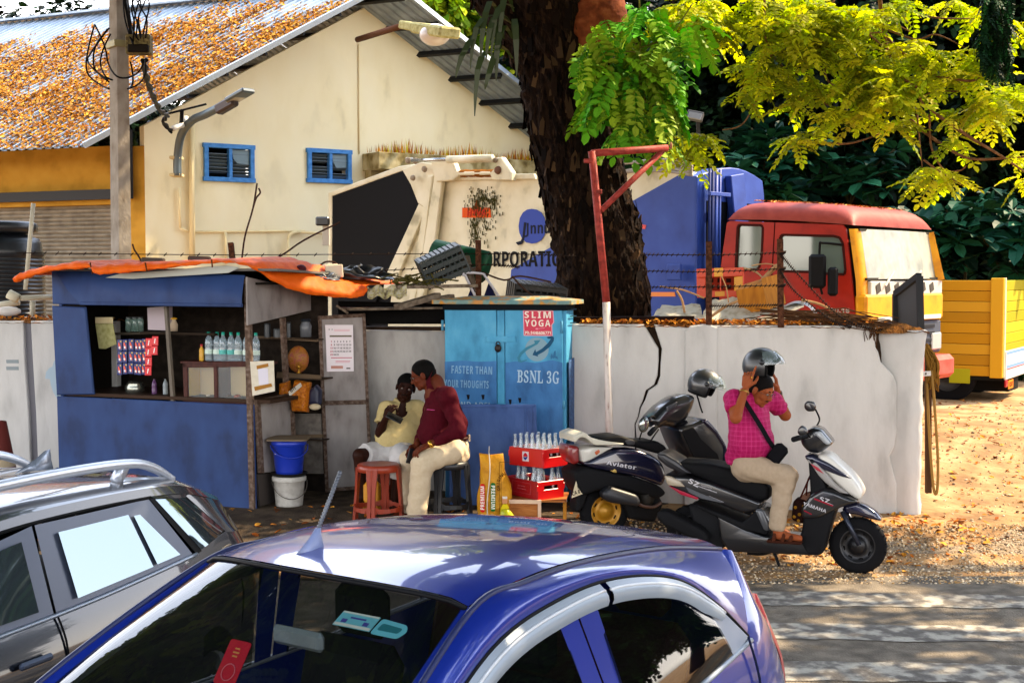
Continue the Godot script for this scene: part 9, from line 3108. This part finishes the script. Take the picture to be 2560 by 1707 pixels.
	slab(hb,"lining",[1560,1050,1580,1020,1625,1010,1625,1050,1600,1066],-0.2,-0.1,Qm("8a6250",0.8),0.01,0.01)
	for q in [[1530,1104],[1522,1166],[1556,1150],[1584,1096],[1550,1192]]:
		var p := c6(q[0],q[1])
		var m := Nb().smooth(); m.lathe([Vector2(0.001,0.002),Vector2(0.012,0.002),Vector2(0.013,0.0)],V3(p.x,p.y,-0.08),12,rot(90,0,0))
		put("spot",m,Qm("a8741c",0.6),hb)
	for q in [[1562,1042],[1600,1030]]: bar(hb,"handle",[q[0],q[1],-0.1,1606,940,-0.12,1632,880,-0.16],0.007,Qm("4a1c14",0.7))
	xb = V3(0.94,0,-0.34).normalized()
	base = Transform3D(Basis(xb,Vector3.UP,xb.cross(Vector3.UP)),V3(0.83,0.12,-11.26))
	SF = base * Transform3D(Basis.IDENTITY,V3(0,0,0.16))
	o = thing("scooter","dark navy scooter with gold rear wheel parked behind the ridden one","scooter")
	o.transform = SF
	scooter_wheel(o,V3(c6(340,1135).x,c6(340,1135).y,-0.16),H("b07d1c"))
	scooter_wheel(o,V3(c6(340,1135).x + 1.2,0.217,-0.16),H("b07d1c"))
	slab(o,"side_panel",[146,806,220,764,350,712,500,712,600,748,664,800,696,886,664,956,620,934,500,892,350,862,200,834],-0.33,0.03,navy,0.05,0.05)
	slab(o,"lower_fairing",[88,862,160,828,350,866,500,896,650,950,700,1000,640,1040,500,1000,350,960,220,990,150,1020,110,960],-0.31,0.02,matte,0.03,0.04)
	slab(o,"mudguard",[150,900,260,900,210,1010,180,1110,130,1140,140,1020],-0.24,-0.08,matte,0.02)
	slab(o,"tail_lamp",[70,690,142,700,142,806,104,822,66,764],-0.27,-0.03,Qm("7a0c12",0.1,0.0,{"clearcoat_enabled": true}),0.03)
	slab(o,"rear_indicator",[134,716,200,700,350,700,300,726,200,782,150,802],-0.30,0.015,Qm("c2bfb6",0.1),0.015,0.02)
	slab(o,"indicator_bulb",[220,730,250,712,258,730,232,752],-0.01,0.02,Qm("b3542c",0.2),0.004,0.01)
	slab(o,"grab_rail",[82,622,150,596,204,640,300,660,412,674,402,684,220,684,158,634,122,632,96,664,84,664],-0.3,0.03,Qm("c3bfae",0.35),0.02,0.02)
	slab(o,"seat",[250,640,400,622,484,650,560,664,640,658,702,700,714,754,640,744,500,700,380,690,250,690],-0.28,0.0,Qm("121214",0.55),0.05,0.04)
	slab(o,"seat_pocket",[424,656,470,650,490,662,488,684,440,684],-0.02,0.004,Qm("2c2e33",0.4),0.004,0.01)
	slab(o,"muffler",[254,984,300,944,480,1000,504,1040,490,1082,300,1052,258,1026],-0.02,0.10,Qm("202126",0.45,0.2),0.055,0.04)
	bar(o,"exhaust_pipe",[490,1060,0.03,540,1082,0.02,610,1090,0.0,674,1068,-0.04],0.014,Qm("5a4034",0.5,0.4))
	slab(o,"engine",[480,980,640,960,700,1080,640,1200,480,1180,440,1080],-0.27,-0.05,Qm("171718",0.6),0.03)
	bar(o,"fan_cover",[570,1035,-0.06,590,1040,0.0],0.06,Qm("33302c",0.5))
	var pl := slab(o,"number_plate",[104,922,178,898,158,1000,74,1032],0.0,0.006,Qm("cfc1a2",0.5),0.001,0.004)
	var lamp_ink := Qm("2b2622",0.6)
	for q in [["KL 07",142,950,0.034],["CA 8762",124,988,0.034]]:
		var p := c6(q[1],q[2])
		word(q[0],lamp_ink,pl,Transform3D(rot(0,0,16),V3(p.x,p.y,0.0075)),q[3],0.78)
	var p2 := c6(392,814)
	word("Aviator",Qm("c9c6cc",0.3),o,Transform3D(rot(0,0,-12),V3(p2.x,p2.y,0.033)),0.034,1.7)
	slab(o,"gold_emblem",[320,850,340,846,346,838,358,846,362,862,344,862],0.0,0.034,Qm("b59a55",0.3,0.6),0.002,0.004)
	slab(o,"leg_shield",[756,574,860,542,930,508,1004,590,1056,676,1088,764,1082,836,1040,850,960,850,876,830,800,690],-0.36,0.06,blk,0.03,0.04)
	slab(o,"shield_edge",[900,520,934,506,1006,588,1060,676,1092,764,1086,836,1040,850,1048,700,990,610],-0.37,0.075,navy,0.02,0.03)
	slab(o,"inner_panel",[772,590,850,560,900,640,1010,740,1030,820,960,832,880,820],0.0,0.066,matte,0.006,0.02)
	slab(o,"handlebar_cover",[600,524,680,440,760,384,850,356,902,370,884,440,840,524,772,574,700,562,640,592],-0.26,0.0,blk,0.06,0.04)
	slab(o,"glove_panel",[700,440,770,400,760,440,700,470],-0.1,0.006,Qm("33343a",0.4),0.01,0.01)
	slab(o,"neck",[770,560,850,520,900,620,860,700,800,690],-0.2,-0.04,matte,0.03)
	bar(o,"grip",[615,566,0.03,545,602,0.12],0.022,matte)
	bar(o,"grip_band",[606,570,0.035,592,577,0.05],0.0235,Qm("c9c4c2",0.4))
	bar(o,"brake_lever",[632,580,0.04,590,615,0.08,554,646,0.12],0.007,matte)
	var mc := c6(500,540)
	var mm := Nb().smooth(); mm.ball(V3(mc.x,mc.y,0.14),V3(0.048,0.066,0.02),18,rot(0,0,-12))
	var mr := put("mirror",mm,blk,o)
	mm = Nb().smooth(); mm.ball(V3(mc.x - 0.002,mc.y,0.148),V3(0.041,0.058,0.0155),18,rot(0,0,-12))
	put("mirror_glass",mm,Qm("8f9490",0.06,0.8),mr)
	bar(o,"mirror_stem",[536,500,0.13,580,492,0.08,614,508,0.02],0.008,matte)
	bar(o,"mirror_stem",[490,592,0.13,484,620,0.12,488,640,0.1],0.006,matte)
	helmet(facing(V3(0.88,-0.28,0.35),V3(0.30,1,0.1),at(1766,964,11.5)),"","black open face helmet resting on the parked scooter's handlebar",Qm("141518",0.2,0,{"clearcoat_enabled": true}))
	var st := thing("helmet_strap","chin strap dangling below the parked black helmet","strap")
	var sm := Nb().smooth(); sm.tube(curve([at(1742,985,11.4),at(1748,1004,11.38),at(1752,1018,11.38),at(1757,1032,11.38)],8),0.007,6)
	put("strap",sm,matte,st)
func V3(x: float,y: float,z: float) -> Vector3: return Vector3(x,y,z)
func rnd(a: float,b: float) -> float: return rng.randf_range(a,b)
func Nb() -> MB: return MB.new()
func Qm(c: String,rough := 0.6,metal := 0.0,opt := {}) -> StandardMaterial3D: return M(Color(c),rough,metal,opt)
